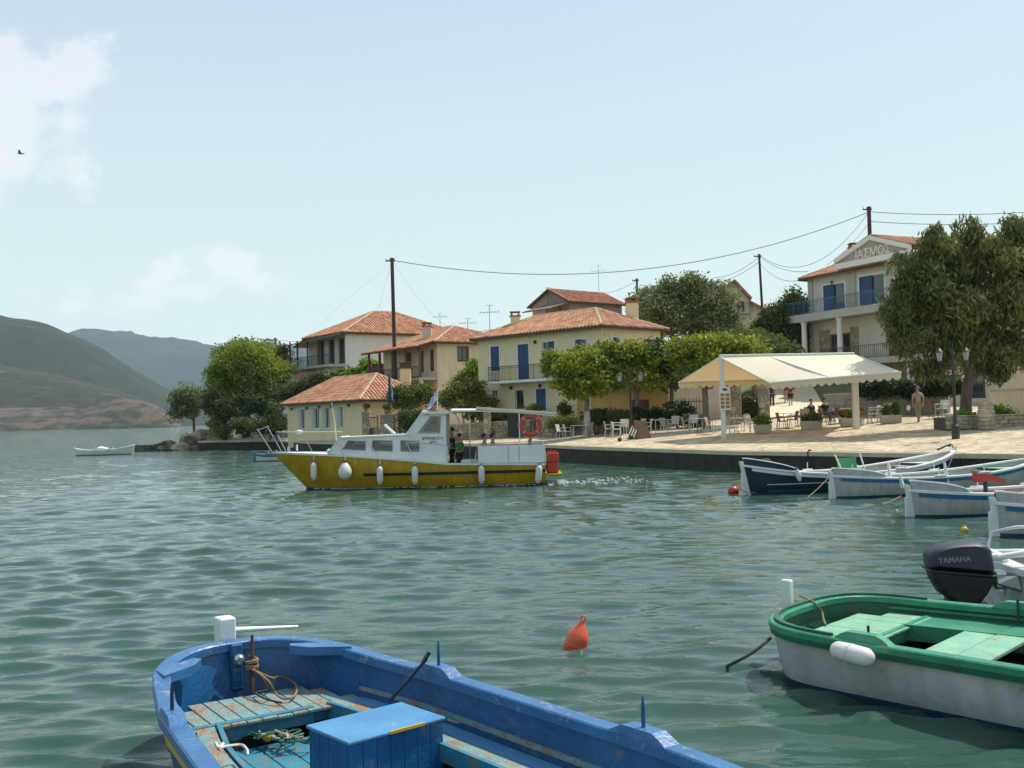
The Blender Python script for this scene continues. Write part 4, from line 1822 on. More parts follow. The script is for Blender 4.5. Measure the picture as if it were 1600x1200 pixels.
def bl(px, py, Y, rpx, rpy, ry=None, dy=0):
 """crown lobe centred on a sight line at depth Y, radii given in photograph pixels"""
 c = D(px, py, Y + dy)
 s = (Y + dy) / FPX
 return (tuple(c), (rpx * s, (ry if ry else rpx * s), rpy * s))


def gb(px, Y):
 """foot of a plant on the ground below a sight line"""
 x = D(px, 640, Y).x
 return V(x, Y, land_z(x, Y))


# far tip: olive over the rocks
tree('tamarisk_tree', 'small dark rounded tree leaning over the rocky tip of the quay', V(*D(303, 660, 103).xy, .8), 2.2, .16,
  [bl(292, 628, 103, 22, 20), bl(280, 638, 103, 17, 20), bl(305, 622, 103, 18, 18), bl(290, 612, 103, 16, 13), bl(273, 625, 103, 12, 14), bl(300, 645, 103, 14, 12)],
  6150, .16, L_olive, seed=2, spread=.5)
# the big bright tree and its darker neighbours
tree('plane_tree', 'big bright yellow-green tree at the left end of the village', gb(385, 101), 3.4, .30,
  [bl(385, 570, 101, 42, 34), bl(350, 578, 101, 26, 26), bl(420, 575, 101, 32, 26), bl(395, 552, 101, 34, 20), bl(440, 583, 101, 18, 20), bl(360, 600, 101, 30, 22), bl(410, 602, 101, 34, 22),
  bl(335, 595, 100, 14, 24)],
  24600, .17, L_lime, seed=3, spread=.55)
tree('carob_tree', 'dark grey-green tree topping out behind the big yellow-green tree', gb(372, 108), 5.0, .25,
  [bl(370, 545, 108, 20, 14), bl(345, 552, 108, 14, 12), bl(385, 540, 108, 14, 12), bl(362, 560, 108, 30, 18), bl(420, 555, 108, 28, 20), bl(438, 552, 108, 14, 18)],
  7380, .17, L_olive, seed=4, spread=.5)
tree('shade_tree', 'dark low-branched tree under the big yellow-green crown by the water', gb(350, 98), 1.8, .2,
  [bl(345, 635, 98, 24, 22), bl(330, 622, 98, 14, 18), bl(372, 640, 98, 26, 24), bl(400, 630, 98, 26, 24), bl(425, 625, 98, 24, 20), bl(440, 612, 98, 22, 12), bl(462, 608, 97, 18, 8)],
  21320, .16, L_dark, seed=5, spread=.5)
shrub('oleander_bush', 'low olive bush on the quay under the dark trees', gb(420, 96), [bl(425, 668, 94, 14, 12), bl(440, 662, 94, 10, 10)], 2132, .14, L_shrub, 6, spread=.4)
shrub('oleander_bush', 'brownish bush left of the stone steps under the dark trees', gb(350, 98), [bl(348, 672, 97, 14, 12), bl(335, 662, 97, 10, 10)], 1967, .14, L_flower, 7, spread=.4)
shrub('oleander_bush', 'dark bush against the left wall of the small house', gb(432, 92), [bl(437, 650, 92, 8, 22), bl(428, 645, 93, 10, 20), bl(405, 665, 94, 16, 16), bl(380, 668, 95, 18, 14)],
  5330, .14, L_dark, 8, spread=.4)
shrub('hedge_shrub', 'mixed green hedge beside the low shed roof, below the white house veranda', gb(480, 95),
  [bl(500, 590, 95, 14, 9), bl(482, 600, 95, 20, 9), bl(462, 604, 95, 14, 6), bl(520, 595, 95, 12, 8)], 4100, .15, L_dark, 9, spread=.4)
shrub('banana_plant', 'fresh green tall-leaved plants along the ridge in front of the white wall', gb(575, 95),
  [bl(572, 578, 95, 11, 13), bl(590, 580, 95, 10, 11), bl(556, 586, 95, 12, 7), bl(535, 588, 95, 16, 6), bl(606, 582, 95, 10, 10)], 3600, .26, L_fresh, 10, spread=.4, elong=2.6)
# garden right of the small house
tree('citrus_tree', 'round leafy tree between the small house and the flag', gb(645, 75.5), 1.9, .12,
  [bl(630, 612, 75.5, 17, 13), bl(650, 616, 75.5, 20, 16), bl(668, 618, 75.5, 14, 16), bl(640, 628, 75.5, 22, 12), bl(618, 622, 75.5, 10, 14)], 6970, .13, L_shrub, seed=11, spread=.4)
shrub('flowering_shrub', 'broad yellowish flowering shrub left of the cream house', gb(728, 72),
  [bl(712, 612, 72, 20, 16), bl(738, 615, 72, 22, 17), bl(760, 628, 72, 16, 12), bl(700, 628, 72, 14, 14), bl(730, 632, 72, 30, 10)], 10660, .12, L_flower, 12, spread=.35,
  flowers=(mat('orange_petals', (.55, .2, .04), (.5, .3, .05), .6, island=.3), 260, .12))
tree('fig_tree', 'fresh green tree climbing the gap between the two cream houses', gb(738, 77), 2.4, .12,
  [bl(738, 580, 77, 12, 18), bl(728, 592, 77, 12, 12), bl(742, 600, 77, 10, 14), bl(716, 600, 77, 10, 10)], 4100, .14, L_fresh, seed=13, spread=.35)
shrub('garden_bush', 'dark green bush in the gap beside the flag and white cabin', gb(640, 73),
  [bl(645, 660, 73, 10, 18), bl(632, 655, 73, 10, 14), bl(655, 650, 73, 10, 14)], 2952, .12, L_dark, 14, spread=.3)
shrub('garden_bush', 'green bushes over the stone wall by the blue-shuttered house', gb(745, 70.5),
  [bl(735, 648, 70.5, 14, 8), bl(760, 648, 70.5, 16, 8), bl(790, 652, 70.5, 16, 7), bl(815, 654, 70.5, 14, 6)], 4264, .12, L_shrub, 15, spread=.3)
# clipped mulberries along the front
MUL = 'clipped mulberry trees along the cafe front'
tree('mulberry_tree', 'clipped round mulberry with whitewashed trunk, in front of the blue balcony', gb(917, 60.5), 2.3, .17,
  [bl(878, 570, 60.5, 26, 18), bl(905, 562, 60.5, 30, 18), bl(932, 572, 60.5, 24, 20), bl(895, 588, 60.5, 34, 22), bl(925, 592, 60.5, 28, 20), bl(908, 606, 60.5, 28, 20), bl(862, 562, 60.5, 12, 10)],
  17220, .15, L_mulb, m_bark_grey, seed=16, group=MUL, whitewash=1.5, spread=.36)
tree('mulberry_tree', 'dense mulberry behind the nearer double street lamp', gb(995, 61.5), 2.5, .18,
  [bl(955, 552, 61.5, 26, 18), bl(985, 548, 61.5, 28, 18), bl(1005, 562, 61.5, 24, 22), bl(965, 572, 61.5, 30, 22), bl(985, 590, 61.5, 34, 20), bl(1012, 590, 61.5, 26, 18), bl(960, 592, 61.5, 22, 18)],
  16400, .15, L_mulb, m_bark_grey, seed=17, group=MUL, spread=.36)
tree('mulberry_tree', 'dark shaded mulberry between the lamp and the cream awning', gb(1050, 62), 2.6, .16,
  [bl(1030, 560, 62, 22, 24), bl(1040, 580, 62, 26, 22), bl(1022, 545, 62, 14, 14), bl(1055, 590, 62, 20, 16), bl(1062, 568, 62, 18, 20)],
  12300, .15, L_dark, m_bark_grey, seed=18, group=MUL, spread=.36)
tree('mulberry_tree', 'wide bright mulberry spreading above the cream awning', gb(1103, 57), 2.5, .20,
  [bl(1085, 540, 57, 30, 17), bl(1120, 538, 57, 32, 16), bl(1155, 542, 57, 28, 18), bl(1100, 560, 57, 34, 18), bl(1060, 545, 57, 22, 16), bl(1180, 550, 57, 20, 14), bl(1140, 560, 57, 34, 14),
  bl(1082, 580, 57, 22, 14), bl(1115, 585, 57, 30, 12)],
  24600, .15, L_mulb, m_bark_grey, seed=19, group=MUL, spread=.36)
# hillside trees
tree('olive_tree', 'big grey-green olive on the hill behind the cream house', gb(1075, 92), 4.5, .4,
  [bl(1040, 470, 92, 32, 26), bl(1080, 462, 92, 38, 28), bl(1115, 472, 92, 34, 26), bl(1020, 490, 92, 28, 24), bl(1060, 500, 92, 40, 26), bl(1110, 505, 92, 38, 26), bl(1045, 445, 92, 16, 14),
  bl(1080, 442, 92, 16, 12), bl(1130, 498, 92, 18, 18), bl(1012, 468, 92, 14, 12), bl(1145, 522, 92, 22, 16)],
  34440, .18, L_olive, seed=20, spread=.55)
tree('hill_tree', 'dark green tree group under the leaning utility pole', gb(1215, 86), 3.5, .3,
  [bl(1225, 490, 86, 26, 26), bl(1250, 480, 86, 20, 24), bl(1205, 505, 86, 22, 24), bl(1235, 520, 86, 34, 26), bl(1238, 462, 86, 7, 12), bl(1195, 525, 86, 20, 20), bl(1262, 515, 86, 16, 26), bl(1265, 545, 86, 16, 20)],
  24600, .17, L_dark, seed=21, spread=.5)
tree('hill_tree', 'lighter green tree left of the guesthouse, above the awning', gb(1180, 80), 3.0, .2,
  [bl(1180, 528, 84, 14, 10), bl(1172, 530, 80, 20, 12), bl(1150, 530, 80, 24, 12), bl(1195, 540, 78, 24, 14), bl(1225, 548, 76, 22, 10)],
  10660, .16, L_shrub, seed=22, spread=.45)
tree('hill_tree', 'small tree rising between the brown house and the big olive', gb(1000, 100), 3.5, .2,
  [bl(1003, 462, 100, 12, 16), bl(995, 480, 100, 12, 16), bl(1010, 500, 100, 16, 20)], 4920, .17, L_olive, seed=23, spread=.5)

# the big tamarisk on the right, feathery, close to the promenade
YT = 45.5
tree('tamarisk_tree', 'large feathery tamarisk with brown leaning trunk behind the right street lamp', gb(1507, YT), 3.1, .26,
  [bl(1430, 420, YT, 42, 40), bl(1480, 400, YT, 36, 40), bl(1545, 400, YT, 44, 44), bl(1610, 400, YT, 50, 44), bl(1420, 470, YT, 40, 40), bl(1480, 470, YT, 52, 44), bl(1550, 470, YT, 55, 46),
  bl(1620, 470, YT, 50, 50), bl(1420, 520, YT, 34, 32), bl(1475, 535, YT, 44, 34), bl(1540, 545, YT, 40, 34), bl(1590, 540, YT, 34, 34), bl(1515, 358, YT, 20, 26), bl(1585, 352, YT, 20, 26),
  bl(1455, 372, YT, 22, 22), bl(1455, 570, YT, 24, 12), bl(1400, 500, YT, 20, 30), bl(1560, 575, YT, 20, 18), bl(1650, 420, YT, 50, 60)],
  62000, .09, L_tam, seed=24, lean=(.4, 0), spread=.30, cl=45, elong=3.4, droop=1.4, shell=.35)
# a second, nearer-wall tree off to the right whose crown edge shows at the frame
# long dark hedge under the guesthouse
shrub('clipped_hedge', 'long dark clipped hedge above the grey retaining wall', gb(1410, 56),
  [bl(1350 + 16 * i, 607, 56 - .3 * i, 12, 13, .5) for i in range(10)], 13940, .10, L_hedge, 25, cat='hedge', spread=.22, shell=.75)
shrub('climbing_plant', 'dark green creeper covering the gate beside the stone pillar', gb(1168, 60.5), [bl(1168, 632, 60.5, 14, 22, .4), bl(1160, 640, 60.5, 10, 18, .4), bl(1178, 645, 60.5, 10, 14, .4)],
  3444, .11, L_dark, 26, cat='creeper', spread=.25)


# low planting in front of the cream house and cafe
for i, (px, py, Y, rx, ry, n, lm, lb) in enumerate([
 (775, 653, 69, 18, 8, 2400, L_dark, 'dark low bush at the left corner of the cream house'),
 (836, 640, 68, 7, 9, 900, L_shrub, 'small bushy tree between the two ground-floor doors'),
 (883, 640, 66, 6, 9, 800, L_dark, 'slim dark plant right of the blue ground-floor door'),
 (878, 660, 63, 26, 10, 3600, L_shrub, 'olive planting along the low wall below the blue balcony'),
 (930, 650, 61.5, 24, 11, 3200, L_dark, 'dark green bush right of the whitewashed trunk'),
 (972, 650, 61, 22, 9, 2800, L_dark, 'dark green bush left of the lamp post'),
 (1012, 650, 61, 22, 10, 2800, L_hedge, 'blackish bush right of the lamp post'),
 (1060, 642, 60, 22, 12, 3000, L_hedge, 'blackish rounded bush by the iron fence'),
 (1085, 655, 59, 16, 8, 1800, L_dark, 'low dark bush near the foot of the awning tree'),
]):
 shrub('border_bush', lb, gb(px, Y), [bl(px - rx * .45, py, Y, rx * .6, ry, .7), bl(px + rx * .45, py + 1, Y, rx * .6, ry, .7)], n, .11, lm, 40 + i, group='bushes in front of the cream house', spread=.25)

# ---------------------------------------------------------------- rocks at the tip
m_rock = mat('shore_rock', (.17, .14, .10), (.09, .08, .06), .95, 1.5, .8, bump=.8, bscale=6, c3=(.03, .035, .025), c3t=(.5, .62), c3s=.8)
m_rock_pale = mat('pale_rock', (.38, .32, .22), (.28, .24, .17), .95, 1.5, .8, bump=.8, bscale=6)


def rock(x, y, z, sx, sy, sz, seed, mt, label):
 g = random.Random(seed)
 mb = MB()
 P = []
 for i in range(7):
  th = math.pi * i / 6
  row = []
  for j in range(9):
   ph = 2 * math.pi * j / 9
   n_ = V(math.sin(th) * math.cos(ph), math.sin(th) * math.sin(ph), math.cos(th))
   k = 1 + .38 * mnoise.noise(n_ * 1.6 + V(seed * 3.1, 0, 0)) + .12 * mnoise.noise(n_ * 5 + V(seed, 1, 0))
   row.append(V(n_.x * sx * k, n_.y * sy * k, n_.z * sz * k))
  P.append(row)
 mb.grid(P, closed_u=True)
 o = mb.build('rock', mt)
 o.location = (x, y, z)
 o.rotation_euler = (0, 0, g.uniform(0, 6))
 tag(o, label, 'rock', 'rocks of the breakwater at the tip of the quay')


rg = random.Random(8)
for i in range(44):
 f = i / 43
 px = 252 + f * 58 + rg.uniform(-3, 3)
 Y = 99 + rg.uniform(-1.2, 3.5)
 top = .25 + f * 1.15
 x = D(px, 690, Y).x
 s = .35 + rg.random() * .55
 pale_ = rg.random() > .75
 rock(x, Y, rg.uniform(-.1, top) if Y > 99.5 else rg.uniform(-.15, .2), s * 1.2, s, s * .75, i, m_rock_pale if pale_ else m_rock,
   ('pale' if pale_ else 'dark') + [' boulder at the low seaward end of the breakwater rocks', ' boulder midway along the breakwater rocks', ' boulder high against the quay end of the breakwater'][int(f * 2.99)]
   + [', near the water', ', at the back'][Y > 100.5])
# low dark block lying off the tip
p = D(236, 703, 98.5)
t = thing('concrete_block', 'dark slab-like block in the water just left of the rocks', 'block', V(p.x, p.y, 0))
m = MB()
m.add([(-1.4, -.5, -.4), (1.2, -.5, -.4), (1.2, .8, -.4), (-1.4, .8, -.4), (-1.45, -.45, .62), (.3, -.5, .62), (1.3, -.4, .85), (1.2, .7, .85), (.3, .8, .7), (-1.35, .7, .6)],
  [(0, 1, 6, 5, 4), (1, 2, 7, 6), (2, 3, 9, 8, 7), (3, 0, 4, 9), (4, 5, 8, 9), (5, 6, 7, 8), (3, 2, 1, 0)])
m.build('block', m_rock, t)
# tip platform: stepped pale slabs
t = thing('stone_landing', 'pale stepped stone landing at the tip of the quay under the trees', 'landing', V(-29.3, 100, 1))
rs = random.Random(4)
for k, (pa, pb, ya, z0, z1) in enumerate([(311, 356, 99.5, .9, 1.42), (309, 344, 102, 1.4, 1.95)]):
 a_, b_ = D(pa, 680, ya), D(pb, 680, ya)
 n = 5
 for i in range(n):
  m = MB()
  x0 = a_.x + (b_.x - a_.x) * i / n
  x1 = a_.x + (b_.x - a_.x) * (i + 1) / n - .02
  m.bbox(x0, ya, z0, x1, ya + 3.2, z1 + rs.uniform(-.04, .04), .04)
  m.build('stone_slab', m_rock_pale, t, world=True)
# ================================================================== BOATS
mb_blue = mat('royal_blue_boat_paint', (.007, .105, .27), (.004, .070, .19), .45, 2.2, .8, bump=.3, bscale=22, c3=(.10, .13, .16), c3t=(.57, .66), c3s=4.5, spec=.5, coat=.15)
mb_blue_cap = mat('worn_blue_gunwale_paint', (.035, .15, .33), (.022, .11, .26), .42, 3.5, .8, bump=.25, c3=(.20, .24, .33), c3t=(.56, .66), c3s=7, coat=.1)
mb_turq = mat('turquoise_boat_paint', (.035, .22, .30), (.025, .16, .24), .6, 3, .7, bump=.2, c3=(.17, .15, .10), c3t=(.54, .62), c3s=7)
mb_worn = mat('weathered_deck_boards', (.12, .28, .31), (.20, .30, .28), .85, 7, .8, bump=.7, bscale=40, c3=(.28, .17, .10), c3t=(.49, .58), c3s=6, stretch=(1, 1, 1))
mb_lblue = mat('light_blue_box_paint', (.075, .24, .44), (.055, .20, .38), .55, 2.5, .7, bump=.2, c3=(.33, .30, .26), c3t=(.62, .70), c3s=9)
mb_green = mat('green_boat_paint', (.025, .26, .135), (.016, .19, .10), .45, 3, .8, bump=.3, c3=(.10, .20, .13), c3t=(.57, .68), c3s=5, coat=.15)
mb_green_d = mat('dark_green_boat_paint', (.010, .12, .065), (.008, .08, .045), .5, 3, .7, bump=.3, c3=(.05, .06, .035), c3t=(.56, .66), c3s=6)
mb_green_p = mat('pale_green_deck_paint', (.20, .42, .28), (.15, .35, .23), .65, 3.5, .7, bump=.3, c3=(.22, .21, .13), c3t=(.56, .66), c3s=6)
mb_hullw = mat('greyed_white_hull_paint', (.50, .50, .48), (.41, .42, .41), .55, 1.8, .8, bump=.25, bscale=14, c3=(.23, .18, .11), c3t=(.60, .72), c3s=3.5, streak=.28, coat=.1)
mb_white = mat('white_boat_paint', (.72, .73, .70), (.64, .66, .63), .35, 1.5, .6, bump=.05, coat=.25, streak=.06)
mb_yellow = mat('yellow_boat_paint', (.50, .33, .005), (.42, .26, .004), .4, 1.6, .8, bump=.15, coat=.2, streak=.30, c3=(.20, .13, .02), c3t=(.62, .74), c3s=2.5)
mb_navy = mat('navy_boat_paint', (.012, .022, .055), (.010, .016, .038), .35, 1.5, .5, coat=.3)
mb_stripe = mat('blue_stripe_paint', (.03, .13, .30), (.02, .10, .24), .4, 2, .5)
mb_boot = mat('blue_bottom_paint', (.012, .05, .13), (.01, .04, .10), .6, 2, .6, c3=(.03, .05, .03), c3t=(.5, .7), c3s=3)
mb_greyin = mat('pale_grey_boat_interior', (.46, .46, .42), (.38, .38, .35), .6, 2, .6, c3=(.25, .2, .14), c3t=(.62, .75), c3s=4)
mb_red_in = mat('oxide_red_boat_bottom', (.14, .035, .022), (.10, .028, .02), .75, 3, .7)
mb_rope = mat('manila_rope', (.30, .21, .11), (.22, .15, .08), .95, 30, .6, bump=.5, bscale=90)
mb_rope_w = mat('white_rope', (.60, .57, .50), (.5, .47, .40), .95, 30, .6)
mb_rope_d = mat('dark_wet_rope', (.04, .04, .035), None, .7)
mb_chrome = mat('stainless_steel', (.55, .56, .57), (.48, .49, .5), .22, 3, .4, metal=.9)
mb_fender = mat('white_fender_rubber', (.70, .70, .66), (.58, .57, .52), .5, 3, .6, c3=(.35, .33, .28), c3t=(.64, .8), c3s=4)
mb_red = mat('red_plastic', (.42, .035, .02), (.35, .03, .018), .4, 2, .5)
mb_orange = mat('orange_buoy_plastic', (.72, .12, .045), (.60, .095, .04), .42, 5, .6, c3=(.45, .2, .12), c3t=(.64, .8), c3s=9)
mb_yel = mat('yellow_plastic', (.62, .36, .02), (.55, .3, .02), .4, 2, .5)
mb_cabglass = glass_mat('green_cabin_glass', (.05, .10, .09), .05, .55)
mb_black = mat('black_rubber', (.012, .012, .013), None, .6)
mb_cowl = mat('navy_outboard_cowl', (.014, .019, .036), (.022, .026, .04), .55, 5, .7, coat=.0, bump=.1)
mb_seatg = mat('green_seat_plastic', (.05, .28, .10), (.04, .22, .08), .5, 2, .5)


class Hull:
 """a hull in boat axes: x from stern to bow, y to the left of it, z up from the water"""

 def __init__(s, L, plan, sheer, keel=-.35, zb=.08, n=2.4, rake=(0, 0), rexp=(5, 5), keel_end=None, flare=0.0):
  s.L, s.plan, s.sheer, s.keel0, s.zb, s.n, s.rake, s.rexp, s.flare = L, plan, sheer, keel, zb, n, rake, rexp, flare
  s.keel_end = keel_end

 def keel(s, t):
  return s.keel0

 def S(s, t, sg, z, off=0.0):
  zt = s.sheer(t)
  k = s.keel(t)
  q = min(1, max(0, (zt - z) / (zt - k)))
  w = max(0, s.plan(t) - off)
  y = w * (1 - q ** s.n) ** (1 / s.n) * (1 - s.flare * q)
  x = t * s.L
  if off:
   x = off + x * (s.L - 2 * off) / s.L
  x -= s.rake[1] * (t ** s.rexp[1]) * max(0, q) * 1.0
  x += s.rake[0] * ((1 - t) ** s.rexp[0]) * max(0, q)
  return V(x, sg * y, z)

 def ts(s, n):
  return [(1 - math.cos(math.pi * i / (n - 1))) / 2 for i in range(n)]

 def skin(s, mb, off=0.0, n=44, k1=4, k2=7, zlow=None, flip=False, ziof=None, mi=(0, 0)):
  for sg in (1, -1):
   P = []
   for t in s.ts(n):
    zt = s.sheer(t)
    k = s.keel(t) if zlow is None else zlow
    row = []
    if zlow is None:
     for i in range(k1):
      z = k + (s.zb - k) * i / k1
      row.append(s.S(t, sg, z, off))
     lo = s.zb
    else:
     lo = zlow
    for i in range(k2 + 1):
     row.append(s.S(t, sg, lo + (zt - lo) * i / k2, off))
    P.append(row)
   a, b = len(P), len(P[0])
   base = mb.n
   mb.v.extend([tuple(q) for r_ in P for q in r_])
   mb.n += a * b
   for i in range(a - 1):
    for j in range(b - 1):
     q = (base + i * b + j, base + (i + 1) * b + j, base + (i + 1) * b + j + 1, base + i * b + j + 1)
     if (sg == 1) == flip:
      q = q[::-1]
     mb.f.append(q[::-1])
     mb.m.append(mi[0] if (zlow is None and j < k1) else mi[1])

 def outline(s, n=60, off=0.0, dz=0.0):
  """closed rim: stern -> along +y to bow -> back along -y"""
  T = s.ts(n)
  a = [s.S(t, 1, s.sheer(t), 0) for t in T]
  b = [s.S(t, -1, s.sheer(t), 0) for t in T[1:-1]][::-1]
  pts = a + b
  m = len(pts)
  out = []
  for i in range(m):
   p, q = pts[i - 1], pts[(i + 1) % m]
   d = V(q.x - p.x, q.y - p.y, 0)
   d = d.normalized() if d.length > 1e-6 else V(0, 1, 0)
   nrm = V(-d.y, d.x, 0)      # outward for this direction of travel
   c = pts[i] + nrm * off
   c.z += dz
   out.append(c)
  return out

 def cap(s, mb, o_out=.03, o_in=.09, z0=-.03, z1=.025, n=60, mi=0):
  A = [s.outline(n, o_out, z0), s.outline(n, o_out + .0, z1 - .012), s.outline(n, o_out - .012, z1), s.outline(n, -o_in + .01, z1), s.outline(n, -o_in, z1 - .01), s.outline(n, -o_in, z0)]
  m = len(A[0])
  base = mb.n
  for r_ in A:
   mb.v.extend([tuple(q) for q in r_])
  mb.n += m * len(A)
  for k in range(len(A)):
   k2 = (k + 1) % len(A)
   for i in range(m):
    j = (i + 1) % m
    mb.f.append((base + k * m + i, base + k * m + j, base + k2 * m + j, base + k2 * m + i))
    mb.m.append(mi)

 def strake(s, mb, zf, h=.05, out=.025, t0=0, t1=1, n=50, mi=0):
  """rub rail along both sides; zf(t) gives its height"""
  for sg in (1, -1):
   P = []
   for i in range(n):
    t = t0 + (t1 - t0) * i / (n - 1)
    z = zf(t)
    a = s.S(t, sg, z - h / 2)
    b = s.S(t, sg, z + h / 2)
    t2 = min(1, t + .01)
    d = s.S(t2, sg, z) - s.S(max(0, t2 - .02), sg, z)
    nr = V(d.y, -d.x, 0)
    nr = nr.normalized() if nr.length > 1e-6 else V(0, sg, 0)
    if nr.dot(V(a.x - s.L * .45, a.y, 0)) < 0:
     nr = -nr
    P.append([a - nr * .01, a + nr * out, b + nr * out, b - nr * .01])
   mb.grid(P, mi, flip=(sg < 0))

 def floor(s, mb, z, off=.06, t0=0.0, t1=1.0, n=30, thick=.03, mi=0):
  P = []
  for i in range(n):
   t = t0 + (t1 - t0) * i / (n - 1)
   a, b = s.S(t, 1, z, off), s.S(t, -1, z, off)
   P.append([V(a.x, a.y, z), V(b.x, b.y, z), V(b.x, b.y, z - thick), V(a.x, a.y, z - thick)])
  mb.grid(P, mi, closed_u=True)

 def planks(s, par, name, mt, z, t0, t1, w=.13, off=.07, zfun=None, gap=.006, inner=None, rng=None, world=False):
  """lengthwise deck boards cut to the hull's width"""
  rng = rng or random.Random(1)
  ymax = max(s.S(t0 + (t1 - t0) * i / 12, 1, z, off).y for i in range(13))
  k = int(math.ceil(ymax / w))
  for i in range(-k, k):
   y0, y1 = i * w + gap / 2, (i + 1) * w - gap / 2
   ym = max(abs(y0), abs(y1))
   # lengthwise extent where the hull is wide enough
   xs = [t0 + (t1 - t0) * j / 40 for j in range(41)]
   ok = [t for t in xs if s.S(t, 1, z, off).y > ym - .004]
   if len(ok) < 3:
    continue
   xa, xb = s.S(ok[0], 1, z, off).x, s.S(ok[-1], 1, z, off).x
   if xb - xa < .08:
    continue
   mb = MB()
   dz = rng.uniform(-.003, .003)
   mb.bbox(xa, y0, z - .022 + dz, xb, y1, z + dz, .004)
   mb.build(name, mt, par)


def rope(par, pts, r=.012, mt=mb_rope, name='rope', world=True, n=6):
 """rope smoothed through its points"""
 P = [Vector(p) for p in pts]
 out = []
 for i in range(len(P) - 1):
  p0, p1, p2, p3 = P[max(0, i - 1)], P[i], P[i + 1], P[min(len(P) - 1, i + 2)]
  for k in range(6):
   t = k / 6
   out.append(.5 * ((2 * p1) + (p2 - p0) * t + (2 * p0 - 5 * p1 + 4 * p2 - p3) * t * t + (-p0 + 3 * p1 - 3 * p2 + p3) * t ** 3))
 out.append(P[-1])
 mb = MB()
 mb.tube(out, r, n)
 return mb.build(name, mt, par, world=world and par is not None, smooth=True)


def fender(par, p, L=.55, r=.11, ball=False, tilt=0, name='fender'):
 """hung fender with its end eyes and lanyard, p = top"""
 mb = MB()
 M = Matrix.Translation(p) @ Matrix.Rotation(tilt, 4, 'Y')
 if ball:
  mb.lathe([(.02, .04), (.05, 0), (.16, -.12), (.235, -.28), (.25, -.38), (.22, -.50), (.13, -.60), (.03, -.64)], 18, M=M)
 else:
  mb.lathe([(.02, .05), (.035, 0), (.05, -.03), (r * .8, -.07), (r, -.13), (r, -L + .13), (r * .8, -L + .07), (.05, -L + .02), (.03, -L - .03)], 14, M=M)
 f = mb.build(name, mb_fender, par, smooth=True)
 q = MB()
 if ball:
  q.lathe([(.03, -.01), (.075, -.03), (.07, .05), (.03, .07)], 10, M=M)
 else:
  q.lathe([(.03, -.02), (.045, .0), (.03, .06)], 8, M=M)
  q.lathe([(.03, -L + .02), (.042, -L - .02), (.02, -L - .06)], 8, M=M)
 q.build('fender_eye', mb_stripe if not ball else mb_navy, f)
 return f


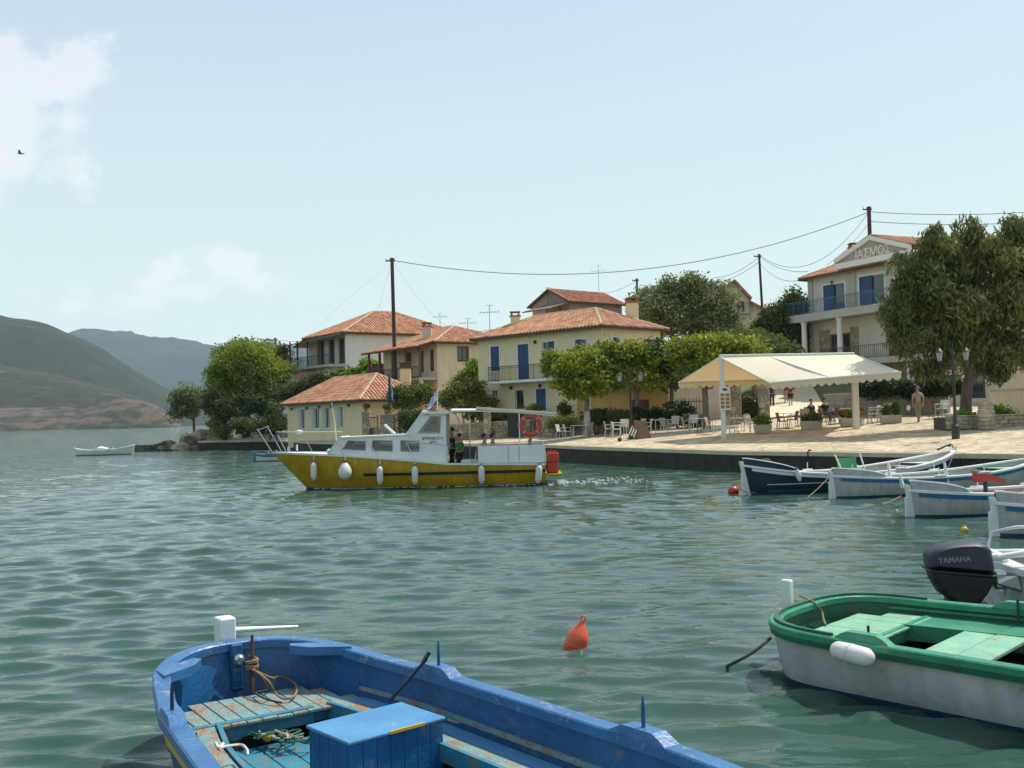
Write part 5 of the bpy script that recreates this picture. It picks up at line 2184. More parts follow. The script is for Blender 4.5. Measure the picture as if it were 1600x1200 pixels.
# ---------------------------------------------------------------- blue boat in the foreground
def blue_boat():
 S0 = V(-2.35, 8.45, 0)
 L_ = math.hypot(.62, .785)
 d = V(.62 / L_, -.785 / L_, 0)
 n = V(-d.y, d.x, 0)
 S0 = S0 + n * .06 - d * .22 + V(.06, -.10, 0)
 ang = math.atan2(d.y, d.x) - .08
 t = thing('blue_rowing_boat', 'royal blue wooden boat with weathered stern deck, cut off by the bottom edge', 'boat', S0, ang)
 Lb = 7.6

 def plan(u):
  x = u * Lb
  w = .64 + .21 * min(x, 1.6) + .09 * max(0, min(x, 4) - 1.6)
  if x < .8:
   w *= max(0, 1 - (1 - x / .8) ** 2.6) ** (1 / 2.6)
  if x > 4.2:
   w *= max(0, 1 - ((x - 4.2) / (Lb - 4.2)) ** 2.4) ** .8
  return w
 sheer = lambda u: .60 + .07 * max(0, 1 - u * Lb / 1.6) ** 2 + .3 * max(0, (u * Lb - 4.8) / 2.8) ** 2
 H = Hull(Lb, plan, sheer, keel=-.4, zb=.06, n=2.6, rake=(.22, .5), flare=.10)
 mb = MB()
 H.skin(mb, 0, mi=(1, 0), n=60)
 hull = mb.build('hull', [mb_blue, mb_boot], t, smooth=60)
 mb = MB()
 H.skin(mb, .045, zlow=.02, flip=True, k2=8, n=60)
 mb.build('inner_planking', mb_blue, t, smooth=60)
 mb = MB()
 H.cap(mb, .035, .095, -.04, .03, n=70)
 mb.build('gunwale', mb_blue_cap, t, smooth=40)
 mb = MB()
 H.strake(mb, lambda u: sheer(u) - .10, .11, .012, 0, 1, 70)
 mb.build('yellow_band', mb_yel, t)
 mb = MB()
 H.strake(mb, lambda u: sheer(u) - .045, .03, .03, 0, 1, 70)
 mb.build('rub_rail', mb_navy, t)
 # bottom boards deep inside
 H.planks(t, 'floor_board', mb_turq, .12, .12, .9, w=.17, off=.10)
 # ribs
 for i in range(16):
  u = (.95 + i * .30) / Lb
  for sg in (1, -1):
   pts = [H.S(u, sg, z, .065) for z in (.13, .18, .23, .28)]
   m = MB()
   m.tube(pts, .022, 4)
   m.build('rib', mb_turq, t)
 # stern deck: boards running fore and aft
 zd = .315
 rng = random.Random(5)
 H.planks(t, 'deck_plank', mb_worn, zd, .03, .98 / Lb, w=.118, off=.06, rng=rng, gap=.008)
 # beam under the front edge, in two lengths with a step
 m = MB()
 m.bbox(.965, -.80, zd - .115, 1.015, .30, zd + .012, .006)
 m.build('deck_beam', mb_turq, t)
 m = MB()
 m.bbox(.91, .305, zd - .12, .96, .80, zd - .01, .006)
 m.build('deck_beam', mb_turq, t)
 # dark bulkhead under it
 # side benches (two boards each side) with a turquoise face
 for sg in (1, -1):
  for k in range(2):
   P = []
   for i in range(36):
    x = .98 + i * (5.2 / 35)
    w = H.S(x / Lb, 1, zd, .06).y
    o0 = w - (.0 + .145 * k) - .012
    o1 = o0 - .135
    P.append([V(x, sg * o0, zd), V(x, sg * o1, zd), V(x, sg * o1, zd - .025), V(x, sg * o0, zd - .025)])
   m = MB()
   m.grid(P, closed_u=True, flip=(sg > 0))
   m.build('bench_plank', mb_worn if (k == 1 and sg < 0) else mb_lblue if k == 0 else mb_worn, t)
  P = []
  for i in range(36):
   x = .98 + i * (5.2 / 35)
   w = H.S(x / Lb, 1, zd, .06).y - .302
   P.append([V(x, sg * w, zd + .018), V(x, sg * (w - .035), zd + .018), V(x, sg * (w - .035), zd - .10), V(x, sg * w, zd - .10)])
  m = MB()
  m.grid(P, closed_u=True, flip=(sg > 0))
  m.build('bench_edge', mb_turq, t)
  # riser stringer on the planking above the bench
  P = []
  for i in range(50):
   x = .9 + i * (4.8 / 49)
   w = H.S(x / Lb, 1, .40, .045).y
   P.append([V(x, sg * (w + .005), .385), V(x, sg * (w - .035), .385), V(x, sg * (w - .035), .355), V(x, sg * (w + .005), .355)])
  m = MB()
  m.grid(P, closed_u=True, flip=(sg > 0))
  m.build('riser', mb_worn, t)
 # quarter knees at the stern corners, level with the rim
 for sg in (1, -1):
  zt = sheer(.05) + .01
  m = MB()
  p0 = H.S(.62 / Lb, sg, zt, .02)
  p1 = H.S(.10 / Lb, sg, zt, .02)
  c = V(.62, sg * .36, zt)
  poly = [(p0.x + .10, p0.y), (p0.x - .12, p0.y - sg * .0), (p0.x - .34, sg * .40), (p0.x - .27, sg * .36), (p0.x - .10, sg * .46)]
  if sg < 0:
   poly = poly[::-1]
  m.prism(poly[::-1], zt - .05, zt + .018)
  m.build('quarter_knee', mb_blue_cap, t)
 # raised pads carrying the thole pins
 for sg, xs in ((-1, (1.72, 4.0)), (1, (1.78, 3.85))):
  for x in xs:
   P = []
   for i in range(9):
    xx = x - .24 + .48 * i / 8
    h = .055 * min(1, min(i, 8 - i) / 2.0)
    w = plan(xx / Lb)
    zt = sheer(xx / Lb) + .026
    P.append([V(xx, sg * (w + .03), zt), V(xx, sg * (w + .02), zt + h), V(xx, sg * (w - .085), zt + h), V(xx, sg * (w - .095), zt)])
   m = MB()
   m.grid(P, flip=(sg < 0))
   pad = m.build('oar_pad', mb_blue_cap, t)
   m = MB()
   w = plan(x / Lb) - .03
   zt = sheer(x / Lb) + .09
   m.tube([(x, sg * w, zt - .05), (x, sg * w, zt + .10), (x, sg * w, zt + .17)], [.013, .012, .005], 8)
   m.build('thole_pin', mb_blue if sg > 0 else mb_navy, pad, smooth=True)
 # hatch box amidships: top board, board sides
 T = mw(t)
 Ti = T.inverted()
 zb_ = .50
 c = [G(458, 1139, zb_), G(545, 1159, zb_), G(692, 1120, zb_), G(600, 1099, zb_)]
 c = [Ti @ q for q in c]
 o = c[1]
 ex = (c[2] - c[1])
 ey = (c[0] - c[1])
 ey = ey - ex.normalized() * ey.dot(ex.normalized())
 Lx, Ly = ex.length, ey.length
 ex.normalize()
 ey.normalize()
 Mx = Matrix(((ex.x, ey.x, 0, o.x), (ex.y, ey.y, 0, o.y), (0, 0, 1, 0), (0, 0, 0, 1)))
 bx = thing('storage_box', 'light blue topped wooden box with royal blue board sides standing amidships in the blue boat', 'box', (0, 0, 0))
 bx.matrix_world = T
 bx.location = T.to_translation()
 bx.rotation_euler = (0, 0, ang)
 _MW[bx.name] = T.copy()
 m = MB()
 m.bbox(-.015, -.015, zb_ - .022, Lx + .015, Ly + .015, zb_, .006, M=Mx)
 lid = m.build('lid', mb_lblue, bx)
 m = MB()
 m.bbox(.40 * Lx, -.021, zb_ - .018, .78 * Lx, -.010, zb_ + .003, .002, M=Mx)
 m.build('lid_edge_mark', mb_yel, lid)
 nb = 7
 for i in range(nb):
  m = MB()
  m.bbox(Lx * i / nb + .002, 0, .12, Lx * (i + 1) / nb - .002, .02, zb_ - .023, .003, M=Mx)
  m.build('side_board', mb_blue, bx)
  m = MB()
  m.bbox(Lx * i / nb + .002, Ly - .02, .12, Lx * (i + 1) / nb - .002, Ly, zb_ - .023, .003, M=Mx)
  m.build('side_board', mb_blue, bx)
 nb = 4
 for i in range(nb):
  for x0 in (0, Lx - .02):
   m = MB()
   y0, y1 = .022 + (Ly - .044) * i / nb, .022 + (Ly - .044) * (i + 1) / nb
   m.bbox(x0, y0 + .002, .12, x0 + .02, y1 - .002, zb_ - .023, .003, M=Mx)
   m.build('side_board', mb_blue, bx)
 # stern post inside, with iron ring; rudder head and tiller outside
 m = MB()
 m.bbox(.03, -.05, zd, .14, .05, sheer(0) + .02, .012)
 sp_ = m.build('stern_post', mb_blue, t)
 m = MB()
 m.lathe([(.035, 0), (.05, .02), (.05, .05), (.03, .07)], 10, M=Matrix.Translation((.15, 0, sheer(0) - .10)) @ Matrix.Rotation(R(90), 4, 'Y'))
 m.build('ring_bolt', mb_chrome, sp_, smooth=True)
 rd = MB()
 a_ = Ti @ G(362, 1012, .60)
 m = MB()
 m.bbox(-.20, -.045, -.45, -.05, .035, .60, .012)
 rud = m.build('rudder', mb_blue, t)
 m = MB()
 m.bbox(-.23, -.075, .60, -.07, .065, .87, .012)
 m.build('rudder_head', mb_white, rud)
 m = MB()
 e0, e1 = V(-.10, 0, .765), Ti @ D(465, 979, 9.15)
 m.tube([e0, e0.lerp(e1, .5), e1], [.026, .020, .013], 8)
 m.build('tiller', mb_white, rud, smooth=True)
 # a short wooden pole lashed to the post, its rope looped over the deck
 p0, p1 = T @ V(.30, .06, zd), D(394, 992, 8.42)
 pole = thing('wooden_pole', 'short dark wooden pole lashed upright at the stern post of the blue boat', 'pole', p0)
 m = MB()
 m.tube([p0, p0.lerp(p1, .5), p1], [.022, .02, .012], 8)
 m.build('shaft', m_pole, pole, world=True, smooth=True)
 kn = p0.lerp(p1, .48)
 rp = thing('mooring_rope', 'tan rope knotted round the pole and looped on the weathered stern deck', 'rope', kn)
 rnd = random.Random(2)
 pts = []
 for i in range(26):
  a1 = i * 1.1
  pts.append(kn + V(math.cos(a1) * .045, math.sin(a1) * .045, -.04 + .10 * (i / 26) + rnd.uniform(-.01, .01)))
 rope(rp, pts, .011, name='knot')
 zdw = zd + .034
 lp = [kn + V(.02, -.03, -.03), G(420, 1065, zdw + .12), G(430, 1082, zdw + .02), G(441, 1091, zdw), G(455, 1090, zdw), G(463, 1082, zdw), G(462, 1070, zdw + .01), G(450, 1061, zdw + .02), G(436, 1057, zdw + .04), G(424, 1059, zdw + .10), kn + V(.0, -.04, -.02)]
 rope(rp, lp, .0095, name='loop')
 lp = [kn, G(418, 1075, zdw), G(400, 1082, zdw), G(415, 1092, zdw), G(440, 1098, zdw - .01)]
 rope(rp, lp, .008, m_pole, name='strand')
 # lashing rod from the right-hand thole pin
 a1, a2 = D(667, 1029, 7.55), G(609, 1095, .40)
 rd = thing('boat_hook', 'thin dark rod leaning on the far rail of the blue boat', 'rod', a2)
 m = MB()
 m.tube([a2, a1], [.014, .012], 8)
 m.tube([a1 + V(-.03, 0, -.03), a1 + V(.02, 0, .05)], .018, 6)
 m.build('shaft', mb_navy, rd, world=True)
 # white rope ends at the near side
 rw = thing('white_rope_tie', 'frayed white rope tie on the near gunwale of the blue boat', 'rope', G(360, 1165, .45))
 rope(rw, [G(337, 1164, .50), G(345, 1168, .50), G(352, 1166, .47), G(366, 1164, .44), G(378, 1164, .43), G(386, 1172, .43), G(387, 1180, .42)], .009, mb_rope_w, name='tie', n=5)
 rope(rw, [G(337, 1162, .52), G(342, 1170, .53), G(348, 1162, .52)], .013, mb_rope_w, name='tie', n=5)
 # stowed rope on the far bench
 rr_ = thing('bench_rope', 'long pale rope lying along the far bench of the blue boat', 'rope', G(800, 1150, zd))
 rope(rr_, [G(700, 1124, zd + .02), G(760, 1142, zd + .02), G(800, 1155, zd + .02), G(812, 1148, zd + .03), G(826, 1150, zd + .03), G(818, 1158, zd + .02), G(860, 1172, zd + .02), G(920, 1194, zd + .02), G(980, 1212, zd + .02)], .011, mb_rope_w, name='line')
 # net and buoy stuff in the dark well
 nt_ = thing('fishing_gear', 'heap of cord netting and a float in the dark well of the blue boat', 'net', G(430, 1170, .14))
 rnd = random.Random(9)
 for k in range(5):
  c_ = G(415 + 12 * k, 1152 + rnd.uniform(-6, 8), .2)
  rope(nt_, [c_ + V(rnd.uniform(-.12, .12), rnd.uniform(-.12, .12), rnd.uniform(0, .05)) for _ in range(9)], .008, m_wicker if k % 2 else mb_green_d, name='net_cord')
 m = MB()
 m.ball((0, 0, 0), .035, 10, M=Matrix.Translation(G(418, 1152, .20)))
 m.build('float', mb_yel, nt_, world=True, smooth=True)


blue_boat()


# ---------------------------------------------------------------- white boat with green gunwale
def green_boat():
 S0 = V(2.78, 10.38, 0)
 ang = math.atan2(-.683, .73)
 d = V(math.cos(ang), math.sin(ang), 0)
 S0 = S0 + d * .06
 t = thing('green_rimmed_boat', 'greyish white boat with bright green gunwale and pale green deck at the right edge', 'boat', S0, ang)
 Lb = 6.8

 def plan(u):
  x = u * Lb
  w = 1.02 + .092 * min(x, 2.6)
  if x < .75:
   w *= max(0, 1 - (1 - x / .75) ** 3.0) ** (1 / 3.0)
  if x > 2.8:
   w *= max(0, 1 - ((x - 2.8) / (Lb - 2.8)) ** 2.5) ** .8
  return w
 sheer = lambda u: .49 + .03 * max(0, 1 - u * Lb / 1.4) ** 2 + .35 * max(0, (u * Lb - 4.0) / 2.8) ** 2
 H = Hull(Lb, plan, sheer, keel=-.4, zb=.045, n=3.0, rake=(.16, .5), flare=.05)
 mb = MB()
 H.skin(mb, 0, mi=(1, 0), n=60)
 mb.build('hull', [mb_hullw, mb_boot], t, smooth=60)
 mb = MB()
 H.skin(mb, .05, zlow=.02, flip=True, k2=8, n=60)
 mb.build('inner_planking', mb_green_d, t, smooth=60)
 mb = MB()
 H.cap(mb, .03, .10, -.03, .03, n=70)
 mb.build('gunwale', mb_green, t, smooth=40)
 mb = MB()
 H.strake(mb, lambda u: sheer(u) - .055, .05, .035, 0, 1, 70)
 mb.build('rub_rail', mb_green_d, t)
 # raised washboard round the stern
 P = []
 ol = H.outline(70, -.02, .02)
 m_ = len(ol)
 idx = [i for i in range(m_) if ol[i].x < .95]
 left = [i for i in idx if i <= 70]
 right = [i for i in idx if i > 70]
 order = right + left
 for i in order:
  p = ol[i]
  P.append([p, p + V(0, 0, .035), p + V((.03 if p.x < .5 else 0), -.035 * (1 if p.y > 0 else -1) * (1 if abs(p.y) > .5 else 0), .035), p + V((.03 if p.x < .5 else 0), -.035 * (1 if p.y > 0 else -1) * (1 if abs(p.y) > .5 else 0), 0)])
 m = MB()
 m.grid(P)
 m.build('washboard', mb_green_d, t)
 H.planks(t, 'floor_board', mb_red_in, .13, .1, .95, w=.22, off=.10)
 zd = .375
 # stern deck boards, around a small open locker at the far corner
 H.planks(t, 'deck_plank', mb_green_p, zd, .20 / Lb, .90 / Lb, w=.24, off=.07, gap=.004)
 m = MB()
 m.bbox(.88, -1.0, zd - .14, .93, 1.0, zd + .012, .006)
 m.build('deck_beam', mb_green, t)
 # side decks
 for sg in (1, -1):
  P = []
  for i in range(40):
   x = .90 + i * (4.7 / 39)
   w = H.S(x / Lb, 1, zd, .06).y
   wi = .27 if sg < 0 else .62
   P.append([V(x, sg * w, zd), V(x, sg * (w - wi), zd), V(x, sg * (w - wi), zd - .03), V(x, sg * w, zd - .03)])
  m = MB()
  m.grid(P, closed_u=True, flip=(sg > 0))
  m.build('side_deck', mb_green_p if sg < 0 else mb_green, t)
  P = []
  for i in range(40):
   x = .90 + i * (4.7 / 39)
   w = H.S(x / Lb, 1, zd, .06).y - (.275 if sg < 0 else .625)
   P.append([V(x, sg * w, zd + .02), V(x, sg * (w - .04), zd + .02), V(x, sg * (w - .04), zd - .13), V(x, sg * w, zd - .13)])
  m = MB()
  m.grid(P, closed_u=True, flip=(sg > 0))
  m.build('coaming', mb_green, t)
  P = []
  for i in range(50):
   x = .5 + i * (5.2 / 49)
   w = H.S(x / Lb, 1, .43, .05).y
   P.append([V(x, sg * (w + .005), .435), V(x, sg * (w - .035), .435), V(x, sg * (w - .035), .41), V(x, sg * (w + .005), .41)])
  m = MB()
  m.grid(P, closed_u=True, flip=(sg > 0))
  m.build('riser', mb_green, t)
 # thwart seat boards
 for (x0, x1) in ((1.46, 1.74), (1.745, 2.02), (3.2, 3.5)):
  m = MB()
  w = H.S(x0 / Lb, 1, zd, .06).y - .32
  m.bbox(x0, -w, zd - .015, x1, w - .36, zd + .018, .006)
  m.build('thwart_board', mb_green_p, t)
 # engine casing edge dark amid the well
 for sg, xs in ((-1, (1.15, 3.15)), (1, (1.75, 3.9))):
  for x in xs:
   P = []
   for i in range(9):
    xx = x - .26 + .52 * i / 8
    h = .07 * min(1, min(i, 8 - i) / 1.6)
    w = plan(xx / Lb)
    zt = sheer(xx / Lb) + .026
    P.append([V(xx, sg * (w - .0), zt), V(xx, sg * (w - .01), zt + h), V(xx, sg * (w - .11), zt + h), V(xx, sg * (w - .12), zt)])
   m = MB()
   m.grid(P, flip=(sg < 0))
   pad = m.build('oar_pad', mb_green, t)
   m = MB()
   w = plan(x / Lb) - .16
   zt = sheer(x / Lb)
   m.tube([(x, sg * w, zt - .10), (x, sg * w, zt + .14)], .013, 8)
   m.build('thole_pin', mb_navy, pad)
 # stern rudder head
 m = MB()
 m.bbox(-.22, -.04, -.45, -.05, .03, .48, .012)
 rud = m.build('rudder', mb_hullw, t)
 m = MB()
 m.bbox(-.18, -.04, .48, -.07, .035, .78, .012)
 m.build('rudder_head', mb_white, rud)
 # fender lying against the hull side
 Ti = mw(t).inverted()
 f = thing('boat_fender', 'white sausage fender tied flat against the side of the green-rimmed boat', 'fender', G(1332, 1022, .36))
 a1, a2 = D(1300, 1014, 8.78), D(1364, 1030, 8.42)
 m = MB()
 dd = (a2 - a1)
 m.tube([a1, a1 + dd * .05, a1 + dd * .14, a1 + dd * .5, a1 + dd * .86, a1 + dd * .95, a2], [.02, .055, .078, .082, .078, .055, .02], 14)
 m.build('bladder', mb_fender, f, world=True, smooth=60)
 m = MB()
 m.tube([a1 + dd * .46, a1 + dd * .5], .085, 14)
 m.build('band', mb_rope_w, f, world=True)
 # mooring rope over the stern and down into the water
 r_ = thing('mooring_rope', 'thin tan rope hanging over the green stern gunwale onto the pale deck', 'rope', G(1270, 940, .55))
 rope(r_, [G(1250, 931, .56), G(1262, 936, .57), G(1275, 944, .54), G(1284, 956, .45), G(1287, 968, .40), G(1290, 976, .39)], .011, name='line')
 r_ = thing('mooring_rope', 'dark wet rope dipping from the green-rimmed boat into the water', 'rope', G(1203, 998, .3))
 rope(r_, [D(1204, 997, 10.25), D(1190, 1009, 10.15), D(1170, 1023, 10.08), D(1150, 1034, 10.05), G(1136, 1041, -.02), G(1128, 1045, -.12)], .016, mb_rope_d, name='line')


green_boat()


# ---------------------------------------------------------------- outboard boat at the right edge
def outboard_boat():
 Y = 12.0
 p = D(1500, 900, Y)
 t = thing('outboard_motorboat', 'grey-white open motorboat stern with rails, behind the green-rimmed boat', 'boat', D(1560, 966, 12.3), R(-8))
 t.location.z = 0
 _MW[t.name] = Matrix.LocRotScale(t.location, t.rotation_euler, None)
 Lb = 5.2

 def plan(u):
  x = u * Lb
  w = .85 + .03 * min(x, 2)
  if x < .1:
   w *= (max(x, 0) / .1) ** .25 if x > 0 else .0
  if x > 2.5:
   w *= max(0, 1 - ((x - 2.5) / (Lb - 2.5)) ** 2.2) ** .8
  return w
 sheer = lambda u: .62 + .2 * u * u
 H = Hull(Lb, plan, sheer, keel=-.3, zb=.05, n=3.2, rake=(0, .6))
 mb = MB()
 H.skin(mb, 0, mi=(1, 0))
 mb.build('hull', [mb_hullw, mb_boot], t, smooth=60)
 mb = MB()
 H.skin(mb, .05, zlow=.02, flip=True)
 mb.build('inner_liner', mb_greyin, t, smooth=60)
 mb = MB()
 H.cap(mb, .04, .16, -.05, .035)
 mb.build('gunwale', mb_white, t, smooth=40)
 mb = MB()
 H.floor(mb, .15)
 mb.build('floor_panel', mb_greyin, t)
 for sg in (1, -1):
  mb = MB()
  pts = [V(.15, sg * .80, .66), V(.2, sg * .80, .88), V(.5, sg * .82, .94), V(3.2, sg * .80, 1.0), V(3.6, sg * .62, .8)]
  mb.tube(pts, .022, 8)
  mb.tube([V(1.7, sg * .83, .66), V(1.7, sg * .82, .96)], .016, 6)
  mb.build('side_rail', mb_chrome, t, smooth=True)
 mb = MB()
 mb.bbox(.9, -.7, .15, 1.35, .7, .50, .03)
 mb.build('seat', mb_white, t)
 # transom pad
 mb = MB()
 mb.bbox(-.03, -.30, .30, .05, .30, .74, .01)
 mb.build('transom_pad', mb_white, t)
 # white steering arm and bottle-shaped fender seen over the stern
 # outboard motor: a thing of its own hung on the transom
 o = thing('outboard_motor', 'big navy outboard motor with pale lettering on its cowl, tilted on the motorboat stern', 'outboard motor', D(1500, 895, 11.8), R(-8))
 _MW[o.name] = Matrix.LocRotScale(o.location, o.rotation_euler, None)
 # side profile of the cowl in its own axes: x towards the boat, z up
 px2 = lambda px, py: ((px - 1500) * 11.8 / 1600, (895 - py) * 11.8 / 1600)

 def loft(name, prof, w, mt, par, b=.05, n=3):
  """rounded casing: outline prof (x,z) swelling in y"""
  mb = MB()
  cx = sum(p[0] for p in prof) / len(prof)
  cz = sum(p[1] for p in prof) / len(prof)
  rings = []
  for k, (f, yy) in enumerate(((.80, -1), (.93, -.88), (1, -.62), (1, 0), (1, .62), (.93, .88), (.80, 1))):
   rings.append([V(cx + (p[0] - cx) * f, yy * w, cz + (p[1] - cz) * f) for p in prof])
  m_ = len(prof)
  base = mb.n
  for r__ in rings:
   mb.v.extend([tuple(q) for q in r__])
  mb.n += m_ * len(rings)
  for k in range(len(rings) - 1):
   for i in range(m_):
    j = (i + 1) % m_
    mb.f.append((base + k * m_ + i, base + (k + 1) * m_ + i, base + (k + 1) * m_ + j, base + k * m_ + j))
    mb.m.append(0)
  mb.f.append(tuple(base + i for i in range(m_)))
  mb.m.append(0)
  mb.f.append(tuple(base + (len(rings) - 1) * m_ + i for i in reversed(range(m_))))
  mb.m.append(0)
  return mb.build(name, mt, par, smooth=40)
 cow = [px2(*q) for q in [(1451, 884), (1450, 868), (1454, 860), (1470, 852), (1495, 848), (1520, 847), (1535, 850), (1542, 858), (1545, 880), (1546, 893)]]
 c1 = loft('cowl', cow, .21, mb_cowl, o)
 lower = [px2(*q) for q in [(1452, 886), (1546, 895), (1546, 905), (1535, 925), (1520, 944), (1490, 940), (1468, 926), (1456, 905)]]
 c2 = loft('lower_cowl', lower, .19, mb_black, o)
 leg = [px2(*q) for q in [(1478, 925), (1520, 925), (1522, 985), (1500, 1010), (1470, 1000)]]
 loft('drive_leg', leg, .09, mb_black, o)
 mb = MB()
 mb.bbox(px2(1449, 0)[0], -.215, px2(0, 893)[1] - .012, px2(1547, 0)[0], .215, px2(0, 893)[1] + .012, .01, M=Matrix.Rotation(R(5), 4, 'Y'))
 mb.build('cowl_seam', mb_black, c1)
 Mx = Matrix.Translation((px2(1485, 871)[0], -.2135, px2(1485, 871)[1])) @ Matrix.Rotation(R(-4), 4, 'Y') @ Matrix.Rotation(R(90), 4, 'X')
 text_mesh('lettering', 'YAMAHA', .085, mat('grey_decal', (.20, .22, .24), None, .5), Mx, c1, .003, world=False, font_bold=.002)
 mb = MB()
 a1 = V(px2(1546, 0)[0] - .03, -.02, px2(0, 872)[1])
 mb.tube([a1, a1 + V(.10, -.01, .01)], .055, 10)
 mb.tube([a1 + V(.10, -.01, .01), a1 + V(.62, -.03, .10)], [.036, .030], 10)
 mb.build('tiller_arm', mb_white, o, smooth=True)
 mb = MB()
 q = V(px2(1548, 0)[0], 0, px2(0, 905)[1])
 mb.bbox(q.x - .02, -.12, q.z - .10, q.x + .14, .12, q.z + .10, .03)
 mb.build('clamp_bracket', mb_chrome, o)
 mb = MB()
 mb.add([(q.x + .02, -.14, q.z - .03), (q.x + .26, -.14, q.z - .10), (q.x + .22, -.14, q.z + .06), (q.x + .02, -.10, q.z + .05), (q.x + .02, -.12, q.z - .05), (q.x + .26, -.12, q.z - .13)],
   [(0, 1, 2, 3), (0, 4, 5, 1)])
 mb.build('trim_plate', mb_chrome, o)


outboard_boat()


# ---------------------------------------------------------------- double-ended boats moored to the quay
def ender(name, label, sx, sy, ex, ey, beam, zs, zm, ze, hullm, inm, capm, stripem=None, boot=mb_boot, stem=.0, group=None, cheeks=True, rake=(.35, .5),
   thw=4, deckm=None, zb=.05, cheekm=None, keel=-.35, tops=True):
 """sx,sy = near end, ex,ey = far end"""
 d = V(ex - sx, ey - sy, 0)
 Lb = d.length
 t = thing(name, label, 'boat', (sx, sy, 0), math.atan2(d.y, d.x), group)

 def plan(u):
  return beam / 2 * max(0, 1 - abs(2 * u - 1) ** 2.5) ** .75
 sheer = lambda u: zm + (zs - zm) * max(0, 1 - u / .42) ** 2.1 + (ze - zm) * max(0, (u - .45) / .55) ** 2.0
 H = Hull(Lb, plan, sheer, keel=keel, zb=zb, n=2.2, rake=rake, rexp=(7, 6), flare=.12)
 mb = MB()
 H.skin(mb, 0, mi=(1, 0), n=40)
 mb.build('hull', [hullm, boot], t, smooth=60)
 mb = MB()
 H.skin(mb, .045, zlow=.02, flip=True, k2=5, n=36)
 mb.build('inner_planking', inm, t, smooth=60)
 mb = MB()
 H.cap(mb, .03, .11, -.03, .03, n=44)
 mb.build('gunwale', capm, t, smooth=40)
 if stripem:
  mb = MB()
  H.strake(mb, lambda u: sheer(u) - .085, .085, .02, .02, .98, 40)
  mb.build('rub_rail', stripem, t)
 mb = MB()
 H.floor(mb, .12, t0=.12, t1=.88)
 mb.build('bottom_boards', inm, t)
 # end decks and thwarts
 for (t0, t1) in ((.03, .17), (.80, .97)):
  mb = MB()
  H.floor(mb, min(sheer(t0), sheer(t1)) - .06, t0=t0, t1=t1, n=10, off=.05)
  mb.build('end_deck', deckm or inm, t)
 for i in range(thw):
  u = .28 + i * .5 / max(1, thw - 1)
  w = H.S(u, 1, sheer(u) - .13, .05).y
  mb = MB()
  mb.bbox(u * Lb - .11, -w, sheer(u) - .16, u * Lb + .11, w, sheer(u) - .13, .006)
  mb.build('thwart', deckm or inm, t)
 # stem posts
 for (u, z, sgn) in ((0, zs, -1), (1, ze, 1)):
  mb = MB()
  xb = H.S(u, 1, -.2).x
  xt = H.S(u, 1, z).x
  pts = [V(xb + sgn * .01, 0, -.25), V((xb + xt) / 2 + sgn * .02, 0, (z - .2) / 2), V(xt + sgn * .03, 0, z + .02), V(xt + sgn * .06, 0, z + .12)]
  P = [[p + V(-.06, -.035, 0), p + V(.06, -.035, 0), p + V(.06, .035, 0), p + V(-.06, .035, 0)] for p in pts]
  mb.grid(P, closed_u=True)
  mb.add([pts[-1] + V(-.06, -.035, .001), pts[-1] + V(.06, -.035, .001), pts[-1] + V(.06, .035, .001), pts[-1] + V(-.06, .035, .001)], [(0, 1, 2, 3)])
  mb.build('stem_post', capm, t)
 if cheeks:
  # high bulwark boards curving down from the near end
  for sg in (1, -1):
   P = []
   lim = .17
   for i in range(14):
    u = .004 + lim * i / 13
    f = i / 13
    h = .21 * (1 - f ** 2.6) ** .6 if f < 1 else 0
    a = H.S(u, sg, sheer(u), .01)
    P.append([a + V(0, 0, 0), a + V(0, sg * .02, h), a + V(0, -sg * .03, h), a + V(0, -sg * .045, 0)])
   mb = MB()
   mb.grid(P, flip=(sg < 0))
   ck = mb.build('bulwark_board', cheekm or hullm, t)
   mb = MB()
   mb.tube([q[1].lerp(q[2], .5) + V(0, 0, .01) for q in P], .026, 6)
   mb.build('bulwark_cap', capm, ck)
 # rudder at the near end
 mb = MB()
 mb.bbox(-.16 + rake[0] * .3, -.025, -.35, .03 + rake[0] * .3, .025, zs * .75, .01)
 mb.build('rudder', capm, t)
 # oar pads with thole pins
 for u in (.38, .60):
  for sg in (1, -1):
   w = plan(u)
   mb = MB()
   mb.bbox(u * Lb - .2, sg * w - .06, sheer(u) + .02, u * Lb + .2, sg * w + .03, sheer(u) + .075, .02)
   pad = mb.build('oar_pad', capm, t)
   mb = MB()
   mb.tube([(u * Lb, sg * w - sg * .02, sheer(u) + .05), (u * Lb, sg * w - sg * .02, sheer(u) + .28)], .016, 6)
   mb.build('thole_pin', mb_white, pad)
 return t, H


GQ = 'double-ended boats moored along the quay'
# navy boat
a_ = G(1158, 775, 0)
tn, Hn = ender('moored_boat', 'long navy double-ended boat with white rails, cheeks and pale interior, nearest the quay', 6.75, 30.3, 14.7, 34.3, 2.0, .88, .52, 1.0, mb_navy, mb_greyin, mb_white, mb_white,
    group=GQ, rake=(.30, .9), deckm=mb_white, cheekm=mb_navy)
mb = MB()
Hn.strake(mb, lambda u: .30, .025, .012, .06, .9, 40)
mb.build('pinstripe', mb_white, tn)
mb = MB()
Hn.strake(mb, lambda u: .10, .02, .012, .06, .9, 40)
mb.build('pinstripe', mb_turq, tn)
# fender on it
p = D(1245, 733, 30.2)
f_ = thing('boat_fender', 'white fender hanging on the side of the navy boat', 'fender', p)
fender(f_, (0, 0, 0), .34, .085, tilt=R(-12))
